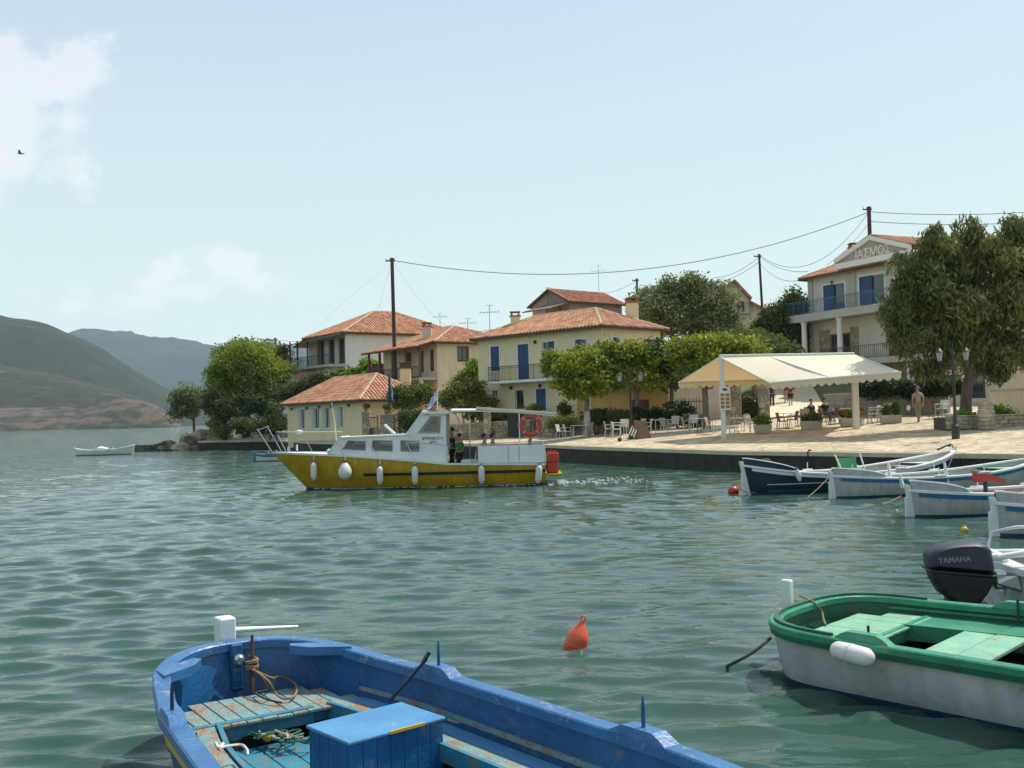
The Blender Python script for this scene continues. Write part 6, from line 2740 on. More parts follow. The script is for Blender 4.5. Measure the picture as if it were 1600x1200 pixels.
# green plastic chair standing in the navy boat
p = D(1333, 722, 31.8)
t = thing('folding_chair', 'green plastic chair with white posts standing inside the navy boat', 'chair', V(p.x, p.y, .45), R(20))
m = MB()
m.bbox(-.36, -.25, .10, .34, .25, .18, .03)
m.build('seat_pad', mb_seatg, t)
m = MB()
m.add([(-.36, .24, .18), (.34, .24, .18), (.34, .30, .50), (-.36, .30, .50), (-.36, .28, .18), (.34, .28, .18), (.34, .34, .50), (-.36, .34, .50)], [(0, 1, 2, 3), (7, 6, 5, 4), (3, 2, 6, 7), (0, 3, 7, 4), (1, 5, 6, 2)])
m.build('backrest', mb_seatg, t)
for sx_ in (-.44, .42):
 m = MB()
 m.tube([(sx_ * .8, -.1, -.2), (sx_, .0, .15), (sx_ * 1.1, .25, .62)], .025, 6)
 m.build('post', mb_white, t)
# coil of rope on the navy boat
p = D(1196, 726, 30.8)
r_ = thing('rope_coil', 'coiled tan rope hung near the stern of the navy boat', 'rope', p)
pts = []
for i in range(70):
 a1 = i * .5
 pts.append(p + V(math.cos(a1) * .14 + .05 * math.sin(i * .2), .02 * math.sin(i * .7), math.sin(a1) * .17))
rope(r_, pts, .014, name='coil')
# white boat with blue stripe
tw, Hw = ender('moored_boat', 'white double-ended boat with blue stripe and pale green bench, second from the quay', 8.85, 28.6, 16.2, 32.0, 1.9, .62, .48, .80, mb_hullw, mb_greyin, mb_white, mb_stripe, group=GQ, rake=(.10, .6), deckm=mb_green_p)
p = D(1390, 735, 28.6)
for i, (px, py0, py1, Y) in enumerate(((1391, 752, 722, 29.0), (1410, 742, 762, 28.2), (1480, 722, 760, 29.2))):
 a1, b1 = D(px, py0, Y), D(px - 3, py1, Y)
 t = thing('boat_post', ['white upright wedge-shaped post inside the white and blue boat', 'white post on the near rail of the white and blue boat', 'white post on the far side of the white and blue boat'][i], 'post', a1)
 m = MB()
 m.tube([V(a1.x, a1.y, min(a1.z, b1.z)), V(b1.x, b1.y, max(a1.z, b1.z))], [.07, .035], 4)
 m.build('shaft', mb_white, t, world=True)
# third: white with pinkish interior
t3, H3 = ender('moored_boat', 'white boat with rounded stern cheeks and thin blue rail, third from the quay', 8.95, 23.3, 15.3, 24.9, 1.8, .60, .48, .70, mb_hullw, mat('pinkish_interior', (.46, .36, .34), (.38, .30, .28), .6), mb_white, mb_stripe, group=GQ, rake=(.12, .5))
# red wedge on post
p = D(1540, 768, 23.9)
t = thing('red_cover', 'red wedge-shaped cover on a dark post aboard the third moored boat', 'cover', V(p.x, p.y, .45), R(15))
m = MB()
m.tube([(0, 0, -.1), (0, 0, .28)], .05, 8)
m.build('post', mb_navy, t)
m = MB()
m.add([(-.25, -.10, .26), (-.25, .10, .26), (-.27, .10, .47), (-.27, -.10, .47), (.50, -.05, .22), (.50, .05, .22), (.50, .05, .30), (.50, -.05, .30), (0, -.10, .28), (0, .10, .28), (0, .10, .45), (0, -.10, .45)],
  [(0, 1, 2, 3), (3, 2, 10, 11), (11, 10, 6, 7), (7, 6, 5, 4), (4, 5, 9, 8), (8, 9, 1, 0), (0, 3, 11, 8), (8, 11, 7, 4), (1, 9, 10, 2), (9, 5, 6, 10)])
m.build('wedge', mb_red, t)
# fourth: white, only its rounded end in the picture
t4, H4 = ender('moored_boat', 'white boat showing only its tall rounded end at the right edge', 9.15, 19.6, 14.9, 20.6, 1.75, .62, .52, .85, mb_hullw, mb_greyin, mb_white, mb_stripe, group=GQ, rake=(.06, .4))
# bollard with dark rag on the bow of the navy boat
p = D(1476, 700, 34.0)
t = thing('anchor', 'small dark anchor lying on the raised bow of the navy boat', 'anchor', p)
m = MB()
m.tube([(-.25, 0, -.05), (.2, 0, .12)], .03, 6)
m.tube([(.2, -.14, .04), (.24, 0, .14), (.2, .14, .04)], .03, 6)
m.build('shank', m_iron, t)

# distant boats
ender('rowing_boat', 'white open rowing boat anchored alone on the far left water', D(117, 711, 89).x, 89.0, D(206, 706, 89).x, 89.6, 1.6, .62, .42, .80, mb_white, mb_greyin, mb_white, None, rake=(.1, .35), cheeks=False, thw=3)
p = D(158, 700, 89.2)
t = thing('boat_cover', 'pale bundled cover lying in the far white rowing boat', 'bundle', V(p.x, p.y, .42))
m = MB()
m.ball((0, 0, .14), .40, 10, sz=.20)
m.ball((.35, .1, .10), .3, 10, sz=.14)
m.build('bundle', mb_white, t, smooth=True)
ender('rowing_boat', 'small white and blue dinghy tucked behind the bow of the yellow boat', D(399, 720, 66).x, 66.0, D(452, 720, 66).x, 66.4, 1.4, .50, .40, .60, mb_white, mb_greyin, mb_stripe, mb_stripe, rake=(.1, .3), cheeks=False, thw=2)


# ---------------------------------------------------------------- the yellow cabin boat
def yellow_boat():
 Yc = 38.0
 x0 = D(853, 757, 36.8).x
 t = thing('cabin_boat', 'yellow-hulled motorboat with white cabin, long white canopy and hanging fenders', 'boat', (x0, Yc, 0), math.pi)
 Lb = x0 - D(424, 706, Yc).x

 def yb(px, py, ly=0.0):
  q = D(px, py, Yc - ly)
  return V(x0 - q.x, ly, q.z)

 def plan(u):
  if u < .38:
   return 1.22 + .20 * math.sin(u / .38 * math.pi / 2)
  return 1.42 * max(0, 1 - ((u - .38) / .62) ** 2.3) ** .85
 gx = [(853, 724.5), (700, 724.0), (646, 719), (590, 715), (542, 712), (480, 709)]
 sx_ = [yb(px, py, 1.3 if px > 500 else .8) for px, py in gx] + [yb(427, 706.5, 0)]
 SX, SZ = [q.x for q in sx_], [q.z for q in sx_]
 sheer = lambda u: float(np.interp(u * Lb, SX, SZ))
 H = Hull(Lb, plan, sheer, keel=-.45, zb=.07, n=2.6, rake=(0, 1.75), rexp=(5, 5), flare=.06)
 mb = MB()
 H.skin(mb, 0, mi=(1, 0), n=60)
 a, b = H.S(0, 1, 0), H.S(0, -1, 0)
 # transom
 zt = sheer(0)
 tv = [H.S(0, 1, z) for z in (-.4, -.2, 0, .13, .4, zt)] + [H.S(0, -1, z) for z in (zt, .4, .13, 0, -.2, -.4)]
 mb.add(tv, [tuple(range(len(tv)))], 0)
 mb.build('hull', [mb_yellow, mb_boot], t, smooth=50)
 mb = MB()
 H.strake(mb, lambda u: .53, .10, .03, .0, .655, 50)
 mb.build('rub_rail', mb_black, t)
 mb = MB()
 H.strake(mb, lambda u: sheer(u) - .02, .07, .035, 0, .999, 70)
 mb.build('gunwale', mb_white, t)
 mb = MB()
 H.strake(mb, lambda u: sheer(u) - .24, .03, .012, .55, .985, 50)
 mb.build('spray_rail', mb_yellow, t)
 # deck forward of the cockpit
 uc = yb(700, 724, 1.3).x / Lb
 P = []
 for i in range(40):
  u = uc + (.995 - uc) * i / 39
  w = plan(u)
  z = sheer(u)
  P.append([V(H.S(u, 1, z).x, w * k, z + .07 * (1 - k * k) * min(1, w)) for k in (1, .5, 0, -.5, -1)])
 mb = MB()
 mb.grid(P, flip=True)
 mb.build('foredeck', mb_white, t, smooth=True)
 mb = MB()
 H.floor(mb, .42, t0=.0, t1=uc, n=12, off=.03)
 mb.build('cockpit_floor', mb_greyin, t)
 mb = MB()
 for sg in (1, -1):
  P = []
  for i in range(12):
   u = uc * i / 11
   P.append([V(u * Lb, sg * (H.S(u, 1, .42).y - .05), .42), V(u * Lb, sg * (plan(u) - .05), sheer(u) + .02), V(u * Lb, sg * (plan(u) + .01), sheer(u) + .02)])
  mb.grid(P, flip=(sg < 0))
 mb.build('cockpit_side', mb_white, t)
 # cabin: hollow sides with window openings, glazed
 Wc = 1.02

 def panel(mb, outer, inner, ly):
  o = [yb(px, py, Wc) for px, py in outer]
  for sgn_y in (ly,):
   o2 = [V(q.x, sgn_y * Wc, q.z) for q in o]
   o3 = [V(q.x, sgn_y * (Wc - .04), q.z) for q in o]
   if inner is None:
    mb.add(o2, [(0, 1, 2, 3)])
    mb.add(o3, [(3, 2, 1, 0)])
   else:
    i_ = [yb(px, py, Wc) for px, py in inner]
    i2 = [V(q.x, sgn_y * Wc, q.z) for q in i_]
    i3 = [V(q.x, sgn_y * (Wc - .04), q.z) for q in i_]
    n = len(o2)
    vs = o2 + i2 + o3 + i3
    f = []
    for k in range(n):
     j = (k + 1) % n
     f += [(k, j, n + j, n + k), (2 * n + j, 2 * n + k, 3 * n + k, 3 * n + j), (n + k, n + j, 3 * n + j, 3 * n + k)]
    mb.add(vs, f)
 QA = ([(513, 709), (578, 714.5), (576, 681), (533, 683)], [(535, 702), (571, 703.5), (571, 690), (544, 689)])
 QB = ([(578, 714.5), (620, 718), (619, 679.5), (576, 681)], [(581, 704), (613, 705), (613, 689), (582, 688.5)])
 QC = ([(620, 718), (664, 721.5), (664, 679.5), (619, 679.5)], [(626, 705), (655, 705.5), (655, 689), (626, 688.5)])
 QL = ([(664, 721.5), (698, 725), (697, 679.5), (664, 679.5)], None)
 QU = ([(636, 679.5), (697, 679.5), (697, 643), (662, 643)], [(653, 676.5), (687, 676.5), (689, 651), (673, 650.5)])
 for sg in (1, -1):
  mb = MB()
  for o, i in (QA, QB, QC, QL, QU):
   panel(mb, o, i, sg)
  side = mb.build('cabin_side', mb_white, t)
  for o, i in (QA, QB, QC, QU):
   q = [yb(px, py, Wc) for px, py in i]
   c = sum(q, V(0, 0, 0)) / 4
   mb = MB()
   vs = [V(c.x + (p.x - c.x) * 1.0, sg * (Wc - .02), c.z + (p.z - c.z) * 1.0) for p in q]
   mb.add(vs, [(0, 1, 2, 3)])
   mb.build('window_pane', mb_cabglass, side)
   mb = MB()
   vs = [V(p.x, sg * (Wc + .006), p.z) for p in q]
   mb.tube(vs + [vs[0]], .018, 4, cap=False)
   mb.build('window_frame', mb_chrome if i is not QU[1] else mb_greyin, side)
 # roofs, front faces
 def span(mb, p, q, th=.05, wd=Wc + .03, mi=0):
  a_, b_ = yb(*p, Wc), yb(*q, Wc)
  mb.slab([V(a_.x, wd, a_.z), V(a_.x, -wd, a_.z), V(b_.x, -wd, b_.z), V(b_.x, wd, b_.z)], th, mi)
 mb = MB()
 span(mb, (533, 683), (640, 678.2), -.05, Wc + .05)
 mb.build('coachroof', mb_white, t)
 mb = MB()
 span(mb, (512, 709), (533, 683), .04, Wc)
 mb.build('cabin_front', mb_white, t)
 # windscreen: frame with two panes
 A1, A2 = yb(635, 680, Wc), yb(662, 642.5, Wc)
 fr = MB()
 dirv = (A2 - A1)
 for y0, y1 in ((-Wc, -Wc + .10), (-.06, .06), (Wc - .10, Wc)):
  fr.slab([V(A1.x, y1, A1.z), V(A1.x, y0, A1.z), V(A2.x, y0, A2.z), V(A2.x, y1, A2.z)], .05)
 for f0, f1 in ((0, .16), (.86, 1)):
  B1, B2 = A1 + dirv * f0, A1 + dirv * f1
  fr.slab([V(B1.x, Wc - .1, B1.z), V(B1.x, -Wc + .1, B1.z), V(B2.x, -Wc + .1, B2.z), V(B2.x, Wc - .1, B2.z)], .05)
 ws = fr.build('windscreen', mb_white, t)
 for y0, y1 in ((-Wc + .1, -.06), (.06, Wc - .1)):
  B1, B2 = A1 + dirv * .16, A1 + dirv * .86
  m = MB()
  dx = V(-.03, 0, 0)
  m.add([V(B1.x, y1, B1.z) + dx, V(B1.x, y0, B1.z) + dx, V(B2.x, y0, B2.z) + dx, V(B2.x, y1, B2.z) + dx], [(0, 1, 2, 3)])
  m.build('window_pane', mb_cabglass, ws)
 mb = MB()
 span(mb, (659, 643), (709, 642.5), -.09, Wc + .12)
 mb.build('wheelhouse_roof', mb_white, t)
 mb = MB()
 ys = [(-1.25, 0), (-.6, .05), (0, .07), (.6, .05), (1.25, 0)]
 P = []
 for (px, py) in ((704, 641), (744, 640.8), (800, 642.5), (868, 648.5)):
  q = yb(px, py, 1.2)
  P.append([V(q.x, y, q.z + dz) for y, dz in ys] + [V(q.x, y, q.z + dz - .05) for y, dz in ys[::-1]])
 mb.grid(P, closed_u=True)
 mb.add(P[-1], [tuple(range(10))])
 mb.add(P[0], [tuple(reversed(range(10)))])
 mb.build('canopy', mb_white, t)
 mb = MB()
 q0, q1 = yb(744, 641.5, 1.2), yb(869, 649, 1.2)
 mb.slab([V(q0.x, 1.29, q0.z + .05), V(q0.x, -1.29, q0.z + .05), V(q1.x, -1.29, q1.z + .03), V(q1.x, 1.29, q1.z + .03)], .09)
 mb.build('canopy_cover', m_canvas, t)
 # canopy posts
 for px, ly in ((811, 1.18), (811, -1.18), (853, 1.15), (853, -1.15), (733, -1.18)):
  top = yb(px, 645, ly)
  if px == 853:
   top = yb(px, 648, ly)
   continue
  mb = MB()
  mb.tube([V(top.x, ly, .8), V(top.x, ly, top.z - .02)], .022, 6)
  mb.build('canopy_post', mb_chrome, t)
 # seat backs / dodger round the stern
 pA, pB = yb(746, 697, 1.2), yb(853, 697, 1.2)
 zt = pA.z
 for sg in (1, -1):
  n = 3
  xs = [pA.x, yb(794, 700, 1.2).x, yb(811, 700, 1.2).x, pB.x + .04]
  for k in range(3):
   m = MB()
   x_0, x_1 = sorted((xs[k], xs[k + 1]))
   m.bbox(x_0 + .01, sg * 1.18 - .025, .82, x_1 - .01, sg * 1.18 + .025, zt, .02)
   m.build('dodger_panel', mb_white, t)
  m = MB()
  m.tube([V(xs[0] + .1, sg * 1.18, .9), V(xs[0] + .03, sg * 1.18, zt + .02), V(xs[-1], sg * 1.18, zt + .05), V(xs[-1] - .03, sg * 1.18, .85)], .018, 6)
  m.build('dodger_rail', mb_chrome, t)
 m = MB()
 m.bbox(-.0, -1.15, .82, .05, 1.15, zt, .02)
 m.build('dodger_panel', mb_white, t)
 for sg in (1, -1):
  m = MB()
  m.bbox(.1, sg * .95 - .2, .42, 2.4, sg * .95 + .2, .80, .03)
  m.build('bench', mb_white, t)
 m = MB()
 q = yb(729, 722, .5)
 m.bbox(q.x - .2, .2, .42, q.x + .2, .7, .95, .03)
 m.build('locker', mb_white, t)
 # swim platform
 m = MB()
 m.bbox(-.62, -1.0, .33, .0, 1.0, .40, .02)
 m.build('swim_platform', mb_yellow, t)
 # bow rails
 for sg in (1, -1):
  prs = [((403, 672), (424, 705)), ((418, 667), (440, 706)), ((434, 680), (447, 706))]
  tops = []
  for k, (tp, bt) in enumerate(prs):
   lyb = [.10, .34, .50][k]
   b_ = yb(*bt, sg * lyb)
   t_ = yb(*tp, sg * lyb * 1.1)
   m = MB()
   m.tube([b_, t_], .022, 6)
   m.build('rail_stanchion', mb_chrome, t)
   if k < 2:
    tops.append(t_)
  m = MB()
  m.tube([tops[0], tops[1]], .02, 6)
  for q in tops:
   m.ball(q, .045, 8)
  m.build('bow_rail', mb_chrome, t)
 # side stanchions leaning forward with a wire
 wire = []
 for (px0, py0, px1, py1, ly) in ((474, 680, 488, 706, .95), (520, 680, 539, 712, 1.2), (570, 684, 592, 714, 1.28), (634, 690, 648, 718, 1.32)):
  m = MB()
  b_, t_ = yb(px1, py1, ly), yb(px0, py0, ly)
  m.tube([b_, t_], .016, 6)
  m.build('rail_stanchion', mb_chrome, t)
 m = MB()
 pts = [yb(655, 692, 1.35), yb(690, 694.5, 1.35), yb(698, 697, 1.35), yb(700, 706, 1.35), yb(700, 722, 1.35)]
 m.tube(pts, .018, 6)
 m.build('hand_rail', mb_chrome, t)
 # deck details
 m = MB()
 q = yb(451, 704, .1)
 m.tube([q, q + V(0, 0, .12)], .05, 8)
 m.tube([q + V(0, -.15, .1), q + V(0, .15, .1)], .035, 6)
 m.build('mooring_bitt', mb_chrome, t)
 m = MB()
 q = yb(464, 704, .1)
 m.tube([q, q + V(0, 0, .22)], .035, 8)
 m.build('deck_fitting', mb_white, t)
 m = MB()
 q = yb(514, 705, .9)
 m.ball(q, .09, 10)
 m.build('deck_lamp', mb_white, t, smooth=True)
 # long white boathook resting on the rails, antenna, search light
 m = MB()
 q0, q1 = yb(432, 675, .3), yb(534, 674.5, .3)
 m.tube([q0, q1], .016, 6)
 m.build('pole_shaft', mb_white, t)
 m = MB()
 q = yb(467, 675, .3)
 m.lathe([(.01, -.18), (.07, -.06), (.085, 0), (.07, .06), (.01, .18)], 12, M=Matrix.Translation(q) @ Matrix.Rotation(R(90), 4, 'Y'))
 m.build('masthead_light', mb_white, t, smooth=True)
 m = MB()
 m.tube([yb(526, 692, .2), yb(523, 660, .2), yb(518, 628, .2)], [.03, .02, .012], 6)
 m.build('whip_antenna', m_metal_white, t)
 m = MB()
 m.tube([yb(617, 678, .3), yb(602, 664.5, .3)], [.055, .045], 10)
 m.ball(yb(602, 664.5, .3), .05, 8)
 m.build('folded_post', mb_white, t, smooth=True)
 m = MB()
 q = yb(668, 647, Wc + .02)
 m.ball(q, .04, 8)
 m.build('side_light', mb_black, t)
 # rails of the roof front
 # lettering on the cabin side
 def wtext(body, px, py, size, mt):
  q = yb(px, py, Wc)
  M = Matrix.Translation((q.x, Wc + .005, q.z)) @ Matrix(((-1, 0, 0, 0), (0, 0, 1, 0), (0, 1, 0, 0), (0, 0, 0, 1)))
  text_mesh('lettering', body, size, mt, M, t, .003, world=False, font_bold=.003)
 ink = mat('brown_red_lettering', (.18, .06, .05), None, .6)
 ink2 = mat('dark_lettering', (.06, .07, .07), None, .6)
 wtext('\u039a\u03a5\u03a1\u0399\u0391\u039a\u039f\u03a3 \u0391', 676, 685, .125, ink2)
 wtext('\u039a\u0399\u03a4\u0391', 677, 691, .115, ink)
 # fenders
 for (px, py, ball) in ((490, 722, False), (539, 722, True), (593.5, 728, False), (648, 728, False), (752, 727, False), (843, 726, False)):
  u = yb(px, py, 1.2).x / Lb
  for _ in range(3):
   ly = H.S(u, 1, .6).y + (.26 if ball else .12)
   u = yb(px, py, ly).x / Lb
  ly = plan(u) + (.27 if ball else .135)
  q = yb(px, py, ly)
  f = thing('boat_fender', {490: 'white cylinder fender nearest the bow of the yellow boat', 539: 'round white ball fender on the yellow boat side', 593.5: 'white fender below the middle cabin window of the yellow boat',
         648: 'white fender below the aft cabin window of the yellow boat', 752: 'white fender below the seated passengers of the yellow boat', 843: 'tilted white fender at the stern of the yellow boat'}[px],
     'fender', mw(t) @ q, math.pi, 'fenders hanging from the yellow boat')
  fender(f, (0, 0, 0), .66, .115, ball, tilt=R(-7) if px == 843 else 0)
  rope(f, [V(0, 0, .03), V(0, -.03, .12), V(0, -.10, sheer(u) - q.z + .02)], .012, mb_rope_w, world=False, name='lanyard')
 # lifebuoy on the canopy post
 q = mw(t) @ yb(829, 664.5, 1.15)
 lb = thing('lifebuoy', 'red lifebuoy with white bands hanging under the yellow boat canopy', 'lifebuoy', q, 0)
 m = MB()
 P = []
 for i in range(32):
  a1 = 2 * math.pi * i / 32
  P.append([V(math.cos(a1) * (.34 + .085 * math.cos(b1)), .085 * math.sin(b1), math.sin(a1) * (.34 + .085 * math.cos(b1))) for b1 in [2 * math.pi * k / 10 for k in range(10)]])
 P.append(P[0])
 m.grid(P, closed_u=True)
 m.build('ring', mat('faded_red_foam', (.55, .065, .035), (.45, .055, .03), .6), lb, smooth=True)
 for k in range(4):
  m = MB()
  P = []
  for i in range(5):
   a1 = math.pi / 4 + k * math.pi / 2 + (i - 2) * .05
   P.append([V(math.cos(a1) * (.34 + .091 * math.cos(b1)), .091 * math.sin(b1), math.sin(a1) * (.34 + .091 * math.cos(b1))) for b1 in [2 * math.pi * j / 10 for j in range(10)]])
  m.grid(P, closed_u=True)
  m.build('band', mat('pinkish_white_band', (.55, .30, .26), None, .6), lb, smooth=True)
 for k in range(4):
  a1, a2 = math.pi / 4 + k * math.pi / 2, math.pi / 4 + (k + 1) * math.pi / 2
  am = (a1 + a2) / 2
  rope(lb, [V(math.cos(a1) * .43, 0, math.sin(a1) * .43), V(math.cos(am) * .46, -.02, math.sin(am) * .46), V(math.cos(a2) * .43, 0, math.sin(a2) * .43)], .01, mb_rope_w, world=False, name='grab_line')
 # red jerrycans stacked on the platform, two of them
 for k, (z0, dx) in enumerate(((.40, 0), (.78, -.02))):
  j = thing('jerrycan', ['lower red fuel can on the stern platform of the yellow boat', 'upper red fuel can at the stern of the yellow boat'][k], 'fuel can', mw(t) @ V(-.27 + dx, .62, z0), math.pi, 'red fuel cans at the stern')
  m = MB()
  m.bbox(-.22, -.16, .0, .22, .16, .38, .05)
  m.build('can_body', mb_red, j)
  m = MB()
  m.tube([(-.12, 0, .37), (-.10, 0, .43), (.10, 0, .43), (.12, 0, .37)], .022, 6)
  m.tube([(.16, 0, .37), (.17, 0, .42)], .03, 8)
  m.build('handle', mb_red, j)
 # Greek flag on the wheelhouse roof
 fp = mw(t) @ yb(683, 641, 0)
 fl = thing('greek_flag', 'blue and white striped flag drooping from a short staff on the cabin roof', 'flag', fp)
 top = D(684, 607, Yc)
 m = MB()
 m.tube([fp, V(top.x, Yc, top.z)], .014, 6)
 m.build('staff', mb_white, fl, world=True)
 # drooping cloth: nine stripes, folded
 Hh = top.z - fp.z - .12
 for k in range(9):
  P = []
  for i in range(15):
   s_ = i / 14
   P.append([])
   for e_ in (k / 9, (k + 1) / 9):
    xx = -.04 - .42 * s_ * (.45 + .55 * e_)
    yy = .07 * math.sin(s_ * 11 + e_ * 2) * s_
    zz = top.z - .04 - e_ * .42 - s_ * (.28 + .20 * e_) + .02 * math.sin(s_ * 9)
    P[-1].append(V(top.x + xx, Yc + yy, zz))
  m = MB()
  m.grid(P)
  m.build('stripe', mat('flag_blue', (.02, .10, .32), None, .8) if k % 2 == 0 else mat('flag_white', (.74, .75, .74), None, .8), fl, world=True)
 # wake foam and painted water glints behind the stern and a streak at the bow
 mf = mat('sea_foam_glints', (.50, .56, .54), (.36, .44, .42), .8, 9, .6, bump=.5)
 m = MB()
 rg_ = random.Random(12)
 for i in range(190):
  f = rg_.random() ** 2.0
  x = x0 + .1 + f * 3.6
  y = Yc + rg_.gauss(0, .45 + .9 * f) - .3
  r0 = rg_.uniform(.012, .045) * (1 - .5 * f)
  k = 6
  vs = [V(x + math.cos(a1 := 2 * math.pi * j / k) * r0 * rg_.uniform(1.5, 5.0), y + math.sin(2 * math.pi * j / k) * r0 * rg_.uniform(.6, 1.2), .035 + .02 * math.sin(j * 2.1)) for j in range(k)]
  m.add(vs + [V(x, y, .07)], [(j, (j + 1) % k, k) for j in range(k)])
 for i in range(150):
  f = rg_.random()
  u = .93 - .9 * f
  p_ = H.S(u, 1, .0)
  q = mw(t) @ V(p_.x - .02, p_.y + .06 + abs(rg_.gauss(0, .05)), 0)
  r0 = rg_.uniform(.012, .04)
  vs = [V(q.x + math.cos(2 * math.pi * j / 5) * r0 * 2.2, q.y + math.sin(2 * math.pi * j / 5) * r0, .035) for j in range(5)]
  m.add(vs + [V(q.x, q.y, .06)], [(j, (j + 1) % 5, 5) for j in range(5)])
 w_ = m.build('wake_foam_glints', mf)
 tag(w_, kind='stuff')
 return t, yb


YBOAT, YB = yellow_boat()

# ---------------------------------------------------------------- buoys
t = thing('mooring_buoy', 'orange-red conical buoy with lifting eye floating in open water', 'buoy', G(900, 1014, 0) + V(0, .12, 0), 0, rot=(R(4), R(17), 0))
m = MB()
m.lathe([(.02, -.10), (.09, -.09), (.118, -.04), (.125, .02), (.122, .10), (.105, .15), (.075, .20), (.045, .245), (.028, .275), (.02, .30)], 22)
m.build('float', mb_orange, t, smooth=60)
m = MB()
P = []
for i in range(17):
 a1 = 2 * math.pi * i / 16
 P.append([V(math.cos(a1) * (.024 + .009 * math.cos(b1)), .009 * math.sin(b1), .32 + math.sin(a1) * (.026 + .009 * math.cos(b1))) for b1 in [2 * math.pi * k / 8 for k in range(8)]])
m.grid(P, closed_u=True)
m.build('eye', mb_orange, t, smooth=True)
m = MB()
m.lathe([(.1255, .012), (.129, .018), (.129, .028), (.1255, .034)], 22)
m.build('seam', mb_orange, t)
for (px, py, r_, mt, lb) in ((1146, 769, .17, mb_red, 'small red ball float beside the stern of the navy boat'), (1507, 828, .075, mb_yel, 'small yellow ball float near the outboard motor')):
 p = G(px, py + 3, 0)
 t = thing('ball_float', lb, 'float', V(p.x, p.y, r_ * .45))
 m = MB()
 m.ball((0, 0, 0), r_, 16)
 m.build('ball', mt, t, smooth=True)
 m = MB()
 m.lathe([(.02, r_ * .9), (.03, r_ * 1.05), (.02, r_ * 1.25)], 8)
 m.build('eye', mt, t, smooth=True)
# mooring lines from the boats' near ends
for (a1, b1, lb) in (((1156, 765, 30.2), (1180, 770, 30), 'pale line along the waterline of the navy boat stern'), ((1296, 745, 28.5), (1262, 777, 27.3), 'thin mooring line running from the white and blue boat into the water'),
      ((1408, 775, 23.2), (1378, 788, 22.0), 'thin mooring line from the third moored boat into the water')):
 t = thing('mooring_line', lb, 'rope', D(*a1))
 rope(t, [D(*a1), D((a1[0] + b1[0]) / 2, (a1[1] + b1[1]) / 2 + 1.5, (a1[2] + b1[2]) / 2), D(*b1)], .012, mb_rope, name='line')
# ================================================================== WALLS AND GARDENS
def stone_wall(name, label, pts, h, th=.4, stone=(.42, .2), mt=m_stone, capm=m_stone_pale, base=None, cat='wall', pieces=True, seed=1, cap=True, maxn=280):
 """a wall of single stones along points (x, y), following the ground"""
 rng = random.Random(seed)
 t = thing(name, label, cat, (pts[0][0], pts[0][1], land_z(*pts[0]) if base is None else base))
 tot = sum((V(*pts[i + 1], 0) - V(*pts[i], 0)).length for i in range(len(pts) - 1))
 rows = max(1, round(h / stone[1]))
 sl = stone[0]
 if tot / sl * rows > maxn:
  sl = tot * rows / maxn
 mort = MB()
 for i in range(len(pts) - 1):
  a, b = V(*pts[i], 0), V(*pts[i + 1], 0)
  L = (b - a).length
  d = (b - a).normalized()
  nr = V(-d.y, d.x, 0)
  if nr.y > 0:
   nr = -nr          # towards the camera side
  z0a = (land_z(a.x, a.y) if base is None else base)
  z0b = (land_z(b.x, b.y) if base is None else base)
  mort.add([V(*(a - nr * th).xy, z0a - .3), V(*(b - nr * th).xy, z0b - .3), V(*(b - nr * th).xy, z0b + h - .02), V(*(a - nr * th).xy, z0a + h - .02),
     V(*a.xy, z0a - .3), V(*b.xy, z0b - .3), V(*b.xy, z0b + h - .02), V(*a.xy, z0a + h - .02)], [(0, 1, 2, 3), (7, 6, 5, 4), (3, 2, 6, 7), (0, 3, 7, 4), (1, 5, 6, 2)])
  for r_ in range(rows):
   s0 = -rng.random() * sl * .5
   while s0 < L:
    w = sl * rng.uniform(.7, 1.35)
    u0, u1 = max(0, s0) + .008, min(L, s0 + w) - .008
    s0 += w
    if u1 - u0 < .06:
     continue
    f = (u0 + u1) / 2 / L
    zb = z0a + (z0b - z0a) * f + h * r_ / rows + .006
    zt = zb + h / rows - .012
    pr = rng.uniform(.015, .05)
    m = MB()
    j = lambda k=.02: rng.uniform(-k, k)
    p = [a + d * u0, a + d * u1]
    v = [V(p[0].x, p[0].y, zb), V(p[1].x, p[1].y, zb), V(p[1].x, p[1].y, zt), V(p[0].x, p[0].y, zt)]
    c = sum(v, V(0, 0, 0)) / 4
    fr = [q.lerp(c, .12) + nr * (pr + j(.008)) + d * j(.015) for q in v]
    m.add(v + fr, [(4, 5, 6, 7), (0, 1, 5, 4), (1, 2, 6, 5), (2, 3, 7, 6), (3, 0, 4, 7)])
    m.build('wall_stone', mt, t, world=True)
  if cap:
   n = max(1, int(L / .9))
   for k in range(n):
    m = MB()
    p0, p1 = a + d * (L * k / n + .006), a + d * (L * (k + 1) / n - .006)
    za, zb = z0a + (z0b - z0a) * (k / n) + h, z0a + (z0b - z0a) * ((k + 1) / n) + h
    q = [p0 + nr * .07, p1 + nr * .07, p1 - nr * (th + .04), p0 - nr * (th + .04)]
    zz = [za, zb, zb, za]
    m.add([V(*q_.xy, z_ - .02) for q_, z_ in zip(q, zz)] + [V(*q_.xy, z_ + .06) for q_, z_ in zip(q, zz)],
      [(3, 2, 1, 0), (4, 5, 6, 7), (0, 1, 5, 4), (1, 2, 6, 5), (2, 3, 7, 6), (3, 0, 4, 7)])
    m.build('coping_stone', capm, t, world=True)
 mort.build('mortar_core', mat('grey_mortar', (.24, .21, .17), None, .95), t, world=True)
 return t


def onl(px, Y):
 return (D(px, 650, Y).x, Y)


